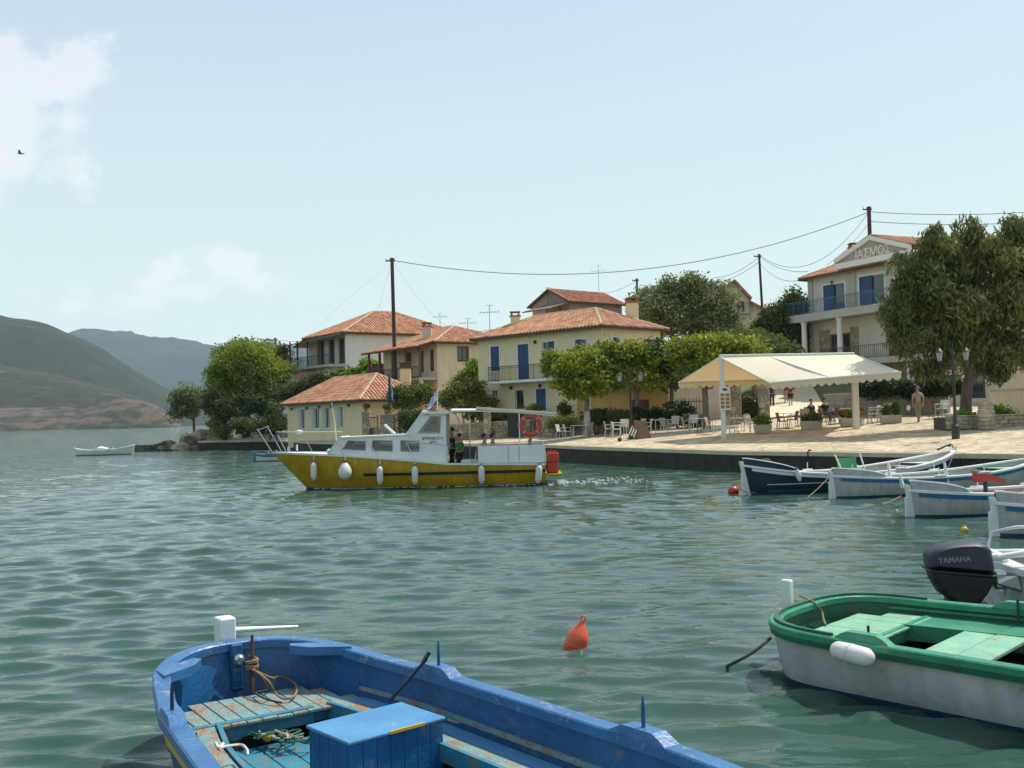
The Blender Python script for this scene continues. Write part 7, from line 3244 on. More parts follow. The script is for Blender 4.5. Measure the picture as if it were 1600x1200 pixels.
stone_wall('garden_wall', 'rubble stone garden wall with pale coping behind the yellow boat canopy', [onl(697, 68.2), onl(828, 66.2)], 1.05, seed=3, stone=(.38, .2))
stone_wall('terrace_wall', 'low shaded stone terrace wall in front of the cream house', [onl(838, 65), onl(905, 62.8), onl(1052, 61.6)], .8, seed=4, stone=(.5, .27), capm=m_concrete)
stone_wall('retaining_wall', 'long grey retaining wall below the clipped hedge', [(D(1288, 640, 58).x, 58), (D(1400, 640, 55.6).x, 55.6), (D(1482, 640, 54).x, 54)], 1.25, seed=5, stone=(.7, .3), mt=mat('grey_render_stone', (.34, .30, .27), (.27, .24, .22), .92, 1.5, .6, bump=.4), capm=m_concrete)
stone_wall('small_house_wall', 'low rendered garden wall on the right of the small tiled house', [onl(566, 75.6), onl(690, 72)], .95, seed=6, stone=(.6, .32), mt=m_stone_pale)


def pillar(name, label, px, Y, h, w=.45, mt=m_stone, cat='pillar'):
 x, y = onl(px, Y)
 z = land_z(x, y)
 t = thing(name, label, cat, (x, y, z))
 m = MB()
 m.bbox(-w / 2, -w / 2, -.2, w / 2, w / 2, h, .03)
 m.build('shaft', mt, t)
 m = MB()
 m.bbox(-w / 2 - .05, -w / 2 - .05, h, w / 2 + .05, w / 2 + .05, h + .09, .02)
 m.build('cap', m_stone_pale, t)
 return t


def potted(label, px, Y, z, leafm, r=.3, h=.55, petals=None, seed=1):
 x, y = onl(px, Y)
 t = thing('potted_plant', label, 'potted plant', (x, y, z))
 m = MB()
 m.lathe([(.10, 0), (.16, .22), (.18, .24), (.18, .28), (.15, .28)], 12)
 m.build('pot', m_tile_dark, t, smooth=True)
 g = np.random.default_rng(seed)
 v, q = leaves([((0, 0, .28 + h * .5), (r, r, h * .5))], 420, .09, g, spread=.12, cl=12)
 npmesh('foliage', v, q, leafm, t)
 if petals:
  v, q = leaves([((0, 0, .28 + h * .6), (r, r, h * .5))], 60, .09, g, spread=.05, cl=5, shell=.95)
  npmesh('blossom', v, q, petals, t, kind='stuff')
 return t


pillar('gate_pillar', 'stone gate pillar carrying a red potted flower by the small house', 572, 75.2, 2.1, .55)
pillar('gate_pillar', 'wide stone gate pillar right of the dark gate, topped with a green pot', 606, 74.4, 1.8, 1.0)
z_ = land_z(*onl(572, 75.2)) + 2.19
potted('pot of red flowers on the left gate pillar by the small house', 572, 75.2, z_, L_shrub, .28, .4, m_red_petal, 2)
z_ = land_z(*onl(606, 74.4)) + 1.89
potted('green pot plant on the wide gate pillar by the flagpole', 604, 74.4, z_, L_dark, .28, .5, None, 3)
t = thing('garden_gate', 'narrow dark iron gate between the two stone pillars', 'gate', V(*onl(583, 75), land_z(*onl(583, 75))))
m = MB()
m.box(-.45, -.03, 0, -.38, .03, 1.9)
m.box(.30, -.03, 0, .37, .03, 1.9)
m.box(-.38, -.02, 1.7, .30, .02, 1.76)
m.box(-.38, -.02, .1, .30, .02, .16)
m.build('gate_frame', m_iron, t)
for k in range(6):
 m = MB()
 m.box(-.33 + k * .11, -.012, .16, -.31 + k * .11, .012, 1.7)
 m.build('gate_bar', m_iron, t)
pillar('gate_pillar', 'pale stone pillar rising above the garden wall behind the canopy', 761, 66.9, 2.0, .48)
# dark wooden gate leaf / board at the right end of the garden wall
t = thing('wooden_gate', 'dark green upright gate board at the right end of the garden wall', 'gate', V(*onl(803, 66), land_z(*onl(803, 66))))
for k in range(5):
 m = MB()
 m.bbox(-.42 + k * .17, -.03, .05, -.42 + k * .17 + .16, .03, 1.75, .01)
 m.build('gate_board', mat('dark_green_gate_paint', (.012, .03, .03), (.01, .022, .022), .6, 3), t)
m = MB()
m.box(-.42, .031, .3, .43, .06, .4)
m.box(-.42, .031, 1.4, .43, .06, 1.5)
m.build('gate_rail', m_iron, t)
# dark doorway-like trellis with creeper left of cabin
pillar('gate_pillar', 'dark creeper-covered post in the garden behind the white cabin', 628, 74, 2.0, .5, m_brown_wood)

# ochre annex below the mulberries
t = thing('ochre_annex', 'low ochre-walled annex in the shade under the mulberry trees', 'annex', V(*onl(905, 66.2), 1))
wx = [onl(902, 66.0), onl(1045, 63.6)]
a_, b_ = V(*wx[0], 0), V(*wx[1], 0)
d_ = (b_ - a_).normalized()
nrm_ = V(d_.y, -d_.x, 0)
wan = Wall(a_, d_, nrm_, (b_ - a_).length, 1.0, 3.95)
m = MB()
h1 = wan.rect(916, 622, 922, 637)
wan.mesh(m, [h1, (wan.L * .62, 1.2, wan.L * .62 + 1.0, 3.3)])
m.build('wall', m_wall_ochre, t, world=True)
opening(t, wan, h1, 'window', m_white_paint, m_blue_paint, shut='none', surround=.05)
opening(t, wan, (wan.L * .62, 1.2, wan.L * .62 + 1.0, 3.3), 'door', m_brown_wood, m_brown_wood, shut='closed', surround=.05)
m = MB()
m.prism([(a_ + nrm_ * .25).xy, (b_ + nrm_ * .25).xy, (b_ - nrm_ * 1.2).xy, (a_ - nrm_ * 1.2).xy], 3.95, 4.1)
m.build('roof', m_concrete, t, world=True)
# iron fence right of it
t = thing('iron_fence', 'black iron fence with ochre wall behind, left of the awning pole', 'fence', V(*onl(1045, 61.5), 1.6))
f0, f1 = V(*onl(1040, 61.0), 0), V(*onl(1100, 60.0), 0)
L_ = (f1 - f0).length
zg = land_z(f0.x, f0.y)
for k in range(int(L_ / .16)):
 p = f0.lerp(f1, k * .16 / L_)
 m = MB()
 m.box(p.x - .014, p.y - .014, zg, p.x + .014, p.y + .014, zg + 1.75)
 m.build('fence_bar', m_iron, t, world=True)
m = MB()
for z in (.2, 1.55):
 m.tube([V(f0.x, f0.y, zg + z), V(f1.x, f1.y, zg + z)], .025, 4)
m.build('fence_rail', m_iron, t, world=True)
t = thing('courtyard_wall', 'sunlit ochre courtyard wall behind the iron fence', 'wall', V(*onl(1075, 66), 1.6))
m = MB()
p0, p1 = onl(1030, 66.5), onl(1152, 64.5)
m.prism([p0, p1, (p1[0], p1[1] + .3), (p0[0], p0[1] + .3)], 1.0, 4.3)
m.build('wall_panel', m_wall_mid, t, world=True)
m = MB()
m.prism([(p0[0], p0[1] - .05), (p1[0], p1[1] - .05), (p1[0], p1[1] + .35), (p0[0], p0[1] + .35)], 4.3, 4.4)
m.build('coping', m_concrete, t, world=True)
pillar('stone_pillar', 'ochre stone pillar standing under the awning beside the menu board', 1146, 58.5, 2.5, .8, m_stone)
pillar('stone_pillar', 'second ochre stone pillar right of the creeper under the awning', 1192, 60.5, 2.3, .7, m_stone)

# beige building side and planters on the far right
t = thing('beige_wall', 'beige roadside wall beyond the stone planters at the right edge', 'wall', V(D(1600, 640, 47).x, 47, 1.5))
w0, w1 = onl(1548, 50), onl(1720, 45)
m = MB()
m.prism([w0, w1, (w1[0] + .2, w1[1] + .4), (w0[0] + .2, w0[1] + .4)], 1.0, D(1560, 612, 50).z)
m.build('wall_panel', m_wall_mid, t, world=True)
m = MB()
m.prism([(w0[0], w0[1] - .06), (w1[0], w1[1] - .06), (w1[0] + .25, w1[1] + .46), (w0[0] + .2, w0[1] + .46)], D(1560, 612, 50).z, D(1560, 612, 50).z + .1)
m.build('coping', m_concrete, t, world=True)
# low building with dark doorway behind the tamarisk trunk
t = thing('roadside_building', 'low building with dark doorway behind the trunk of the big tamarisk', 'building', V(*onl(1540, 60), 2))
b0, b1 = V(*onl(1462, 62), 0), V(*onl(1760, 56), 0)
dd = (b1 - b0).normalized()
wr = Wall(b0, dd, V(dd.y, -dd.x, 0), (b1 - b0).length, 1.5, 5.9)
hd = wr.rect(1512, 586, 1537, 617)
hd = (hd[0], hd[1] - .2, hd[2], hd[3])
hd2 = wr.rect(1476, 588, 1500, 617)
m = MB()
wr.mesh(m, [hd, hd2])
m.build('wall', m_wall_mid, t, world=True)
for h in (hd, hd2):
 opening(t, wr, h, 'door', m_brown_wood, m_blue_dark, shut='none', surround=.08)
m = MB()
n_ = V(dd.y, -dd.x, 0)
m.prism([(b0 + n_ * 1.1).xy, (b1 + n_ * 1.1).xy, (b1 - n_ * 4).xy, (b0 - n_ * 4).xy], 5.9, 6.15)
m.build('roof', m_concrete, t, world=True)
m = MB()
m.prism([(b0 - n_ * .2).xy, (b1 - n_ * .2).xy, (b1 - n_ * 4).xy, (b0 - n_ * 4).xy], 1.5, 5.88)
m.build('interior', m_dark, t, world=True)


def bed(label, px0, px1, Y, h, bushes, seed):
 x0, x1 = D(px0, 670, Y).x, D(px1, 670, Y).x
 z = land_z((x0 + x1) / 2, Y) - .02
 t = thing('stone_planter', label, 'planter', ((x0 + x1) / 2, Y, z))
 rng = random.Random(seed)
 W_ = (x1 - x0)
 rows = 3
 for r_ in range(rows):
  n = max(3, int(W_ / .42))
  for k in range(n):
   m = MB()
   off = .0 if r_ % 2 else .5
   a1, b1 = -W_ / 2 + W_ * max(0, (k - off)) / n + .006, -W_ / 2 + W_ * min(n, (k + 1 - off)) / n - .006
   if b1 - a1 < .05:
    continue
   m.bbox(a1, -.02 - rng.uniform(0, .03), h * r_ / rows + .005, b1, .25, h * (r_ + 1) / rows - .005, .02)
   m.build('wall_stone', m_stone_pale, t)
 m = MB()
 m.box(-W_ / 2 + .02, .02, -.2, W_ / 2 - .02, 1.5, h - .03)
 m.build('soil', mat('dry_soil', (.12, .09, .06), None, .95), t)
 m = MB()
 m.bbox(-W_ / 2 - .03, -.08, h, W_ / 2 + .03, .27, h + .06, .02)
 m.build('coping', m_stone_pale, t)
 return t


bed('pale stone planter wall with two bright green bushes right of the street lamp', 1481, 1640, 43.6, .52, None, 3)
for (px, py, rx, ry, lb) in ((1562, 648, 17, 10, 'bright yellow-green bush in the stone planter at the right edge'), (1509, 654, 12, 7, 'small green bush in the stone planter beside the street lamp')):
 shrub('planter_bush', lb, V(D(px, py, 44.3).x, 44.3, D(px, 664, 44.3).z), [bl(px, py, 44.3, rx * .8, ry), bl(px + rx * .5, py + 2, 44.3, rx * .5, ry * .7)], 2200, .10, L_fresh, 60 + px, spread=.2)
x, y = onl(1541, 43.0)
t = thing('round_stone_post', 'round mortared stone post in front of the stone planter', 'post', (x, y, land_z(x, y)))
for k in range(7):
 m = MB()
 r_ = .33 + .02 * math.sin(k * 2.3)
 m.lathe([(r_ - .02, k * .17 + .004), (r_, k * .17 + .03), (r_, k * .17 + .14), (r_ - .02, k * .17 + .166)], 14)
 m.build('stone_course', m_stone_pale, t)

# ================================================================== LAMP POSTS, POLES, WIRES
def street_lamp(label, px, py, Y, h, yaw, sc=1.0):
 p = D(px, py, Y)
 t = thing('street_lamp', label, 'street lamp', (p.x, p.y, p.z), yaw, 'double street lamps on the quay')
 m = MB()
 m.lathe([(.19, -.1), (.19, .12), (.15, .16), (.15, .75), (.17, .80), (.11, .86), (.075, 1.0), (.06, 1.3), (.055, h * .72), (.075, h * .73), (.05, h * .75), (.04, h * .86), (.02, h * .93), (.005, h)], 12)
 m.build('post', m_iron, t, smooth=50)
 for sg in (-1, 1):
  m = MB()
  pts = []
  for i in range(13):
   f = i / 12
   pts.append(V(sg * (.05 + .50 * math.sin(f * math.pi * .5)), 0, h * .70 + .42 * f - .16 * math.sin(f * math.pi)))
  m.tube(pts, .02, 6)
  m.tube([V(sg * .08, 0, h * .80), V(sg * .3, 0, h * .77), V(sg * .5, 0, h * .80)], .014, 5)
  arm = m.build('arm', m_iron, t)
  c = V(sg * .55, 0, h * .70 + .44)
  m = MB()
  m.lathe([(.07, .0), (.09, .03), (.14, .30), (.15, .33)], 6, M=Matrix.Translation(c))
  m.build('lantern_glass', mat('frosted_lantern_glass', (.62, .62, .55), None, .3, trans=.4), t)
  m = MB()
  m.lathe([(.18, .33), (.17, .36), (.08, .46), (.03, .50), (.03, .55)], 6, M=Matrix.Translation(c))
  m.lathe([(.03, -.05), (.08, -.01), (.08, .01)], 6, M=Matrix.Translation(c))
  for k in range(6):
   a1 = math.pi * 2 * k / 6
   m.tube([c + V(math.cos(a1) * .09, math.sin(a1) * .09, .02), c + V(math.cos(a1) * .155, math.sin(a1) * .155, .34)], .009, 4)
  m.build('lantern_frame', m_iron, t)
 return t


street_lamp('double black street lamp with tilted boards at its foot, in front of the mulberries', 987, 691, 54.6, 4.0, R(-8))
street_lamp('double black street lamp on the quay edge in front of the big tamarisk', 1494, 697, 40.2, 4.15, R(6))


def utility_pole(label, px, pyt, pyb, Y, r, lean=0, arms=1, zb=None):
 a_, b_ = D(px[1], pyb, Y), D(px[0], pyt, Y)
 if zb is not None:
  a_ = V(a_.x + (a_.x - b_.x) * .0, Y, zb)
 t = thing('utility_pole', label, 'utility pole', a_, group='wooden utility poles')
 m = MB()
 m.tube([a_, a_.lerp(b_, .5), b_], [r * 1.25, r * 1.1, r], 10)
 m.build('shaft', m_pole, t, world=True, smooth=True)
 m = MB()
 for k in range(arms):
  z = b_.z - .25 - k * .6
  m.box(b_.x - .55, Y - .05, z - .05, b_.x + .25, Y + .05, z + .05)
 m.build('cross_arm', m_pole, t, world=True)
 for dx in (-.5, -.2, .2):
  m = MB()
  m.lathe([(.03, 0), (.05, .04), (.03, .08), (.05, .12), (.02, .16)], 8, M=Matrix.Translation((b_.x + dx, Y, b_.z - .2)))
  m.build('insulator', m_concrete, t, world=True)
 return b_


utility_pole('tall dark wooden pole rising behind the small tiled house', (612.5, 618), 403, 592, 87.2, .15, zb=1.5)
utility_pole('dark pole top standing behind the guesthouse pediment', (1357.5, 1359), 323, 372, 92, .17, zb=8)
utility_pole('thin leaning wooden pole above the trees left of the guesthouse', (1186, 1192), 397, 466, 108, .12, zb=9)
utility_pole('short far pole top above the yellow-green tree on the left', (430, 431), 528, 560, 118, .13, zb=5)
utility_pole('short far pole top between the brown house and the olive', (995, 996), 435, 460, 118, .12, zb=8)


def wire(label, p, q, sag, r=.022):
 p, q = Vector(p), Vector(q)
 pts = []
 for i in range(29):
  f = i / 28
  pts.append(p.lerp(q, f) + V(0, 0, -sag * 4 * f * (1 - f)))
 t = thing('power_line', label, 'cable', p, group='overhead cables between the poles')
 m = MB()
 m.tube(pts, r, 4, cap=False)
 m.build('cable', m_black_cable, t, world=True)


m_black_cable = mat('grey_black_cable', (.05, .05, .055), None, .7)
wire('long sagging cable across the sky from the left pole to the guesthouse pole', D(615, 407, 87.2), D(1356, 332, 92), 3.0, .030)
wire('upper cable leaving the guesthouse pole to the right', D(1360, 331, 92), D(1640, 329, 88), .3, .028)
wire('lower cable leaving the guesthouse pole to the right', D(1360, 346, 92), D(1640, 345, 88), .3, .028)
wire('cable curving from the leaning pole up to the guesthouse pole', D(1188, 400, 108), D(1355, 335, 92), 2.7)
wire('cable from the leaning pole down to the guesthouse eave', D(1188, 402, 108), D(1262, 424, 86), .5)
wire('lower cable from the leaning pole to the guesthouse eave', D(1188, 412, 108), D(1260, 434, 86), .9)
wire('cable from the guesthouse pole down past its chimney', D(1355, 352, 92), D(1292, 414, 85), .3)
wire('cable falling left from the leaning pole over the olive', D(1185, 402, 108), D(1115, 434, 110), .5)
wire('second cable falling left from the leaning pole over the olive', D(1185, 410, 108), D(1090, 447, 110), .6)
wire('cable from the brown house antenna side to the far pole', D(995, 438, 118), D(948, 458, 115), .2)
wire('cable running right from the far left pole to the white house', D(431, 531, 118), D(480, 533, 112), .1)
wire('faint stay from the tall left pole down to the left', D(612, 412, 87.2), D(470, 536, 108), -.3, .006)
wire('faint stay from the tall left pole to the white house ridge', D(611, 412, 87.2), D(590, 487, 103), 0, .007)
wire('faint cable from the tall left pole down to the middle house', D(616, 410, 87.2), D(700, 512, 88), .6, .006)
wire('cable from the house with blue shutters to the middle house', D(740, 519, 88), D(860, 485, 90), .3, .02)
# flagpole by the small house
p0 = V(*onl(609, 74.9), land_z(*onl(609, 74.9)))
t = thing('flagpole', 'thin pole with a limp blue and white flag in front of the small tiled house', 'flagpole', p0)
tp = D(607, 583, 74.9)
m = MB()
m.tube([p0, V(tp.x, 74.9, tp.z)], .045, 6)
m.build('shaft', m_iron, t, world=True)
m = MB()
P = []
for i in range(9):
 f = i / 8
 P.append([V(tp.x + .02, 74.9, tp.z - .3 - f * 1.75), V(tp.x + .16 + .20 * f + .04 * math.sin(i * 1.7), 74.9 + .08 * math.sin(i * 2), tp.z - .35 - f * 1.75), V(tp.x + .2 + .35 * f * (1 - f * .5), 74.86 + .05 * math.cos(i * 2.2), tp.z - .6 - f * 1.5)])
m.grid(P)
fg = m.build('flag', mat('flag_blue', (.02, .10, .32), None, .8), t, world=True)
m = MB()
m.grid([[q + V(.0, -.02, 0) for q in (r_[1].lerp(r_[0], .35), r_[1].lerp(r_[2], .1))] for r_ in P])
m.build('flag_stripe', mat('flag_white', (.74, .75, .74), None, .8), fg, world=True)

# ================================================================== AWNING
A0, B0 = D(1124, 557, 49), D(1335, 553.5, 47)
C0, D0 = D(1205, 598, 46), D(1408, 581, 42.5)
E0, F0 = D(1060, 597, 52), D(1345, 588, 51.3)
t = thing('cafe_awning', 'large cream gabled awning on steel posts over the cafe tables', 'awning', V(A0.x, A0.y, land_z(A0.x, A0.y)))


def cloth(name, a, b, c, d, sag=.12, n=16, parent=t, mt=m_canvas):
 """fabric between edge a-b (ridge) and c-d (eave)"""
 P = []
 for i in range(n + 1):
  f = i / n
  row = []
  for j in range(9):
   g_ = j / 8
   p = a.lerp(b, f).lerp(c.lerp(d, f), g_)
   p = p + V(0, 0, -sag * math.sin(g_ * math.pi) * (.6 + .4 * math.sin(f * math.pi)))
   row.append(p)
  P.append(row)
 m = MB()
 m.grid(P)
 return m.build(name, mt, parent, world=True, smooth=True)


mid0, mid1 = A0.lerp(B0, .37), C0.lerp(D0, .49)
g1 = V(0, 0, .0)
cloth('canvas_panel', A0, mid0, C0, mid1)
cloth('canvas_panel', mid0 + (B0 - A0) * .004, B0, mid1 + (D0 - C0) * .004, D0)
cloth('canvas_panel', A0, mid0, E0, E0.lerp(F0, .45))
cloth('canvas_panel', mid0, B0, E0.lerp(F0, .45), F0)


def valance(a, b, h=.34, sc=.34):
 d = b - a
 L = d.length
 n = max(2, int(L / sc))
 m = MB()
 for k in range(n):
  p, q = a + d * (k / n), a + d * ((k + 1) / n)
  vs = [p, q]
  for i in range(5):
   f = 1 - i / 4
   pt = p.lerp(q, f)
   vs.append(pt - V(0, 0, h * .62 + h * .38 * math.sin(f * math.pi)))
  m.add(vs, [tuple(range(7))])
 return m.build('scalloped_valance', m_canvas_under, t, world=True)


valance(C0, D0)
valance(E0, F0)
m = MB()
m.tube([A0 + V(0, 0, .03), B0 + V(0, 0, .03)], .06, 8)
m.build('ridge_beam', m_metal_white, t, world=True)
for a_, b_ in ((A0, C0), (A0, E0), (B0, D0), (B0, F0), (mid0, mid1)):
 m = MB()
 m.tube([a_ + V(0, 0, -.03), b_ + V(0, 0, -.03)], .032, 6)
 m.build('rafter', m_metal_white, t, world=True)
for a_, b_ in ((C0, D0), (E0, F0)):
 m = MB()
 m.tube([a_, b_], .035, 6)
 m.build('eave_bar', m_metal_white, t, world=True)
for q, dx, w in ((A0.lerp(B0, .015), 0, .10), (A0.lerp(B0, .97).lerp(F0, .35), 0, .13)):
 m = MB()
 m.bbox(q.x - w, q.y - w, land_z(q.x, q.y) - .1, q.x + w, q.y + w, q.z, .01)
 m.build('post', m_metal_white if dx == 0 else m_metal_white, t, world=True)
q = A0.lerp(B0, .015)
# menu board hung on the post
zb = D(1127, 641, q.y).z
t2 = thing('menu_board', 'tall menu poster board with blue oval and orange food pictures on the awning post', 'sign', V(q.x + .05, q.y - .16, zb), R(8))
m = MB()
m.bbox(-.24, -.02, 0, .30, .02, 1.12, .01)
m.build('board', m_white_paint, t2)
m = MB()
m.lathe([(.13, 0), (.13, .006)], 18, M=Matrix.Translation((.03, -.022, .98)) @ Matrix.Rotation(R(90), 4, 'X'), sy=.5)
m.build('oval_emblem', mat('emblem_blue', (.05, .12, .20), None, .6), t2)
for r_ in range(4):
 for c_ in range(2):
  m = MB()
  m.box(-.20 + c_ * .25, -.026, .08 + r_ * .19, .0 + c_ * .25, -.0215, .23 + r_ * .19)
  m.build('food_picture', [mat('print_orange', (.42, .15, .05), (.3, .2, .1), .6, 9), mat('print_brown', (.26, .12, .06), (.40, .25, .12), .6, 9)][(r_ + c_) % 2], t2)

# ================================================================== CAFE FURNITURE
def chair_proto(mt, legm, label, group):
 t = thing('cafe_chair', label, 'chair', (0, 0, 0), 0, group)
 m = MB()
 m.bbox(-.23, -.22, .41, .23, .22, .46, .015)
 m.build('seat', mt, t)
 m = MB()
 P = []
 for i in range(7):
  f = i / 6
  y0 = .20 + .10 * f
  row = []
  for j in range(7):
   g_ = j / 6 * 2 - 1
   row.append(V(g_ * (.23 + .02 * f), y0 - .07 * (1 - g_ * g_) * 0 + .05 * (1 - g_ * g_) - .05, .44 + f * .43))
  P.append(row)
 m.grid(P)
 P2 = [[q + V(0, .025, 0) for q in r_] for r_ in P]
 m.grid(P2, flip=True)
 m.build('backrest', mt, t)
 for sx_ in (-1, 1):
  for sy_ in (-1, 1):
   m = MB()
   m.tube([(sx_ * .20, sy_ * .19, .43), (sx_ * .24, sy_ * .24, 0)], .016, 5)
   m.build('leg', legm, t)
  m = MB()
  m.tube([(sx_ * .23, -.18, .44), (sx_ * .26, -.20, .65), (sx_ * .26, .08, .67), (sx_ * .24, .26, .64)], .018, 5)
  m.build('armrest', mt, t)
 return t


def table_proto(mt, label):
 t = thing('cafe_table', label, 'table', (0, 0, 0), 0, 'cafe tables')
 m = MB()
 m.bbox(-.42, -.42, .72, .42, .42, .75, .01)
 m.build('table_top', mt, t)
 for sx_ in (-1, 1):
  for sy_ in (-1, 1):
   m = MB()
   m.tube([(sx_ * .35, sy_ * .35, .72), (sx_ * .38, sy_ * .38, 0)], .02, 5)
   m.build('leg', mt, t)
 return t


GC = 'cafe chairs along the quay'
protos = {'w': None, 'k': None, 'd': None}
used = {'w': 0, 'k': 0, 'd': 0}
kinds = {'w': (m_wicker_white, m_metal_white), 'k': (m_wicker, m_metal_white), 'd': (m_wicker_dark, m_brown_wood)}
chairs = [
 # px, depth, yaw, kind, label
 (887, 60.5, 100, 'w', 'white chair left of the small table by the whitewashed trunk'),
 (876, 61.2, 60, 'w', 'white chair farthest left in the cafe row'),
 (919, 60.0, -80, 'k', 'tan wicker chair right of the small table by the whitewashed trunk'),
 (951, 58.8, 90, 'w', 'grey-white chair just left of the white table near the lamp'),
 (963, 57.6, 80, 'w', 'bright white chair in front of the white table near the lamp'),
 (975, 59.5, 180, 'w', 'white chair behind the lamp post foot'),
 (1000, 58.2, -60, 'k', 'tan chair right behind the tilted boards'),
 (1011, 57.2, -90, 'w', 'white chair right of the tilted boards'),
 (1040, 56.4, 120, 'k', 'wicker chair midway between the lamp and the awning post'),
 (1052, 57.4, 200, 'w', 'white chair behind the wicker pair, left of the awning'),
 (1073, 55.2, 90, 'k', 'wicker chair at the left edge of the awning shade'),
 (1083, 56.6, 180, 'w', 'bright white chair back at the left edge of the awning'),
 (1098, 54.2, -80, 'd', 'brown chair just left of the awning post'),
 (1110, 52.8, 60, 'k', 'wicker chair beside the awning post'),
 (1143, 51.8, 100, 'k', 'wicker chair right of the awning post'),
 (1160, 52.8, -70, 'k', 'wicker chair behind the first planter box'),
 (1172, 51.0, 30, 'w', 'pale chair left of the first planter box'),
 (1222, 51.2, 90, 'd', 'dark brown chair between the first two planter boxes'),
 (1238, 51.8, -90, 'd', 'second dark chair between the first two planter boxes'),
 (1255, 53.0, 180, 'k', 'wicker chair behind the second planter box'),
 (1288, 51.5, 80, 'd', 'dark chair between the second and third planter boxes'),
 (1301, 52.2, -80, 'd', 'brown chair left of the third planter box'),
 (1352, 50.6, 100, 'd', 'brown chair right of the third planter box'),
 (1366, 51.4, -90, 'w', 'white-backed chair left of the fourth planter box'),
 (1386, 52.5, 180, 'k', 'wicker chair behind the fourth planter box'),
 (1462, 51.0, 90, 'd', 'dark red-brown chair right of the walking man'),
 (1472, 51.6, -60, 'w', 'pale chair left of the big tree trunk'),
]
for (px, Y, yaw, k, lb) in chairs:
 x, y = onl(px, Y)
 z = land_z(x, y)
 if protos[k] is None:
  protos[k] = chair_proto(*kinds[k], lb, GC)
  c = protos[k]
  c.location = (x, y, z)
  c.rotation_euler = (0, 0, R(yaw))
 else:
  dup(protos[k], (x, y, z), R(yaw), lb, GC)
tp_ = None
for (px, Y, yaw, lb) in [(903, 60.3, 10, 'small white table by the whitewashed trunk'), (966, 58.6, 5, 'white table between the chairs near the lamp'), (1030, 57.3, 12, 'table among wicker chairs left of the awning'),
       (1090, 54.8, 8, 'table in the left edge of the awning shade'), (1155, 51.6, 6, 'table right of the awning post behind the flowers'), (1230, 52.4, 9, 'table between dark chairs under the awning'),
       (1318, 52.6, 4, 'table behind the third planter box under the awning'), (1376, 51.6, 10, 'table near the fourth planter box at the awning end')]:
 x, y = onl(px, Y)
 z = land_z(x, y)
 if tp_ is None:
  tp_ = table_proto(m_metal_white, lb)
  tp_.location = (x, y, z)
  tp_.rotation_euler = (0, 0, R(yaw))
 else:
  dup(tp_, (x, y, z), R(yaw), lb, 'cafe tables')


# rectangular concrete planters
for i, (px, py, w, Y, lm, petals, lb) in enumerate([
 (1192, 678, 27, 50.0, L_fresh, None, 'pale trough planter with green plants under the awning front, leftmost of four'),
 (1268, 671, 32, 50.0, L_shrub, m_red_petal, 'trough planter with red flowers, second from the awning post'),
 (1330, 666, 33, 50.0, L_shrub, m_red_petal, 'trough planter with mixed orange flowers, third from the awning post'),
 (1392, 662, 32, 50.0, L_dark, None, 'trough planter with two dark upright bushes at the right end of the row')]):
 sc = Y / FPX
 W_ = w * sc
 x, y = D(px, py, Y).x, Y
 z = land_z(x, y)
 t = thing('trough_planter', lb, 'planter', (x, y, z), R(-4), 'trough planters in front of the awning')
 m = MB()
 v = [(-W_ / 2 + .05, -.18, 0), (W_ / 2 - .05, -.18, 0), (W_ / 2 - .05, .18, 0), (-W_ / 2 + .05, .18, 0), (-W_ / 2, -.23, .42), (W_ / 2, -.23, .42), (W_ / 2, .23, .42), (-W_ / 2, .23, .42),
   (-W_ / 2 + .05, -.18, .42), (W_ / 2 - .05, -.18, .42), (W_ / 2 - .05, .18, .42), (-W_ / 2 + .05, .18, .42), (-W_ / 2 + .05, -.18, .36), (W_ / 2 - .05, -.18, .36), (W_ / 2 - .05, .18, .36), (-W_ / 2 + .05, .18, .36)]
 m.add(v, [(3, 2, 1, 0), (0, 1, 5, 4), (1, 2, 6, 5), (2, 3, 7, 6), (3, 0, 4, 7), (4, 5, 9, 8), (5, 6, 10, 9), (6, 7, 11, 10), (7, 4, 8, 11), (8, 9, 13, 12), (9, 10, 14, 13), (10, 11, 15, 14), (11, 8, 12, 15), (12, 13, 14, 15)])
 m.build('trough', m_concrete, t)
 g = np.random.default_rng(70 + i)
 bls = [((u * W_, 0, .42 + hh * .5), (W_ * .2, .2, hh * .62)) for u, hh in ((-.3, .34), (0, .42), (.3, .36))] if i != 3 else [((-.2 * W_, 0, .62), (.15, .15, .3)), ((.25 * W_, 0, .75), (.2, .18, .42))]
 v, q = leaves(bls, 1500, .07, g, spread=.12, cl=14)
 npmesh('foliage', v, q, lm, t)
 if petals:
  v, q = leaves(bls, 150, .06, g, spread=.05, cl=4, shell=.95)
  npmesh('blossom', v, q, petals, t, kind='stuff')

# tilted boards at the foot of the left lamp
p = D(1004, 693, 54.2)
t = thing('tilted_board', 'brown board box leaning against the foot of the left street lamp', 'board', V(p.x, p.y, land_z(p.x, p.y)), R(12))
m = MB()
m.add([(-.40, -.1, 0), (.48, -.1, 0), (.28, .1, .92), (-.38, .1, 1.0), (-.40, .25, 0), (.55, .3, .05), (.36, .35, .9), (-.38, .25, 1.0)], [(0, 1, 2, 3), (7, 6, 5, 4), (1, 5, 6, 2), (3, 2, 6, 7), (0, 3, 7, 4), (4, 5, 1, 0)])
m.build('panel', mat('brown_board', (.20, .12, .065), (.14, .085, .05), .7, 3), t)
p = D(989, 686, 53.9)
t = thing('striped_seat', 'small black and white striped folding seat leaning beside the brown board', 'seat', V(p.x, p.y, land_z(p.x, p.y)), R(5))
m = MB()
m.tube([(-.30, 0, 0), (.10, .1, .55)], .02, 5)
m.tube([(.25, 0, .0), (-.15, .1, .6)], .02, 5)
m.build('frame', m_iron, t)
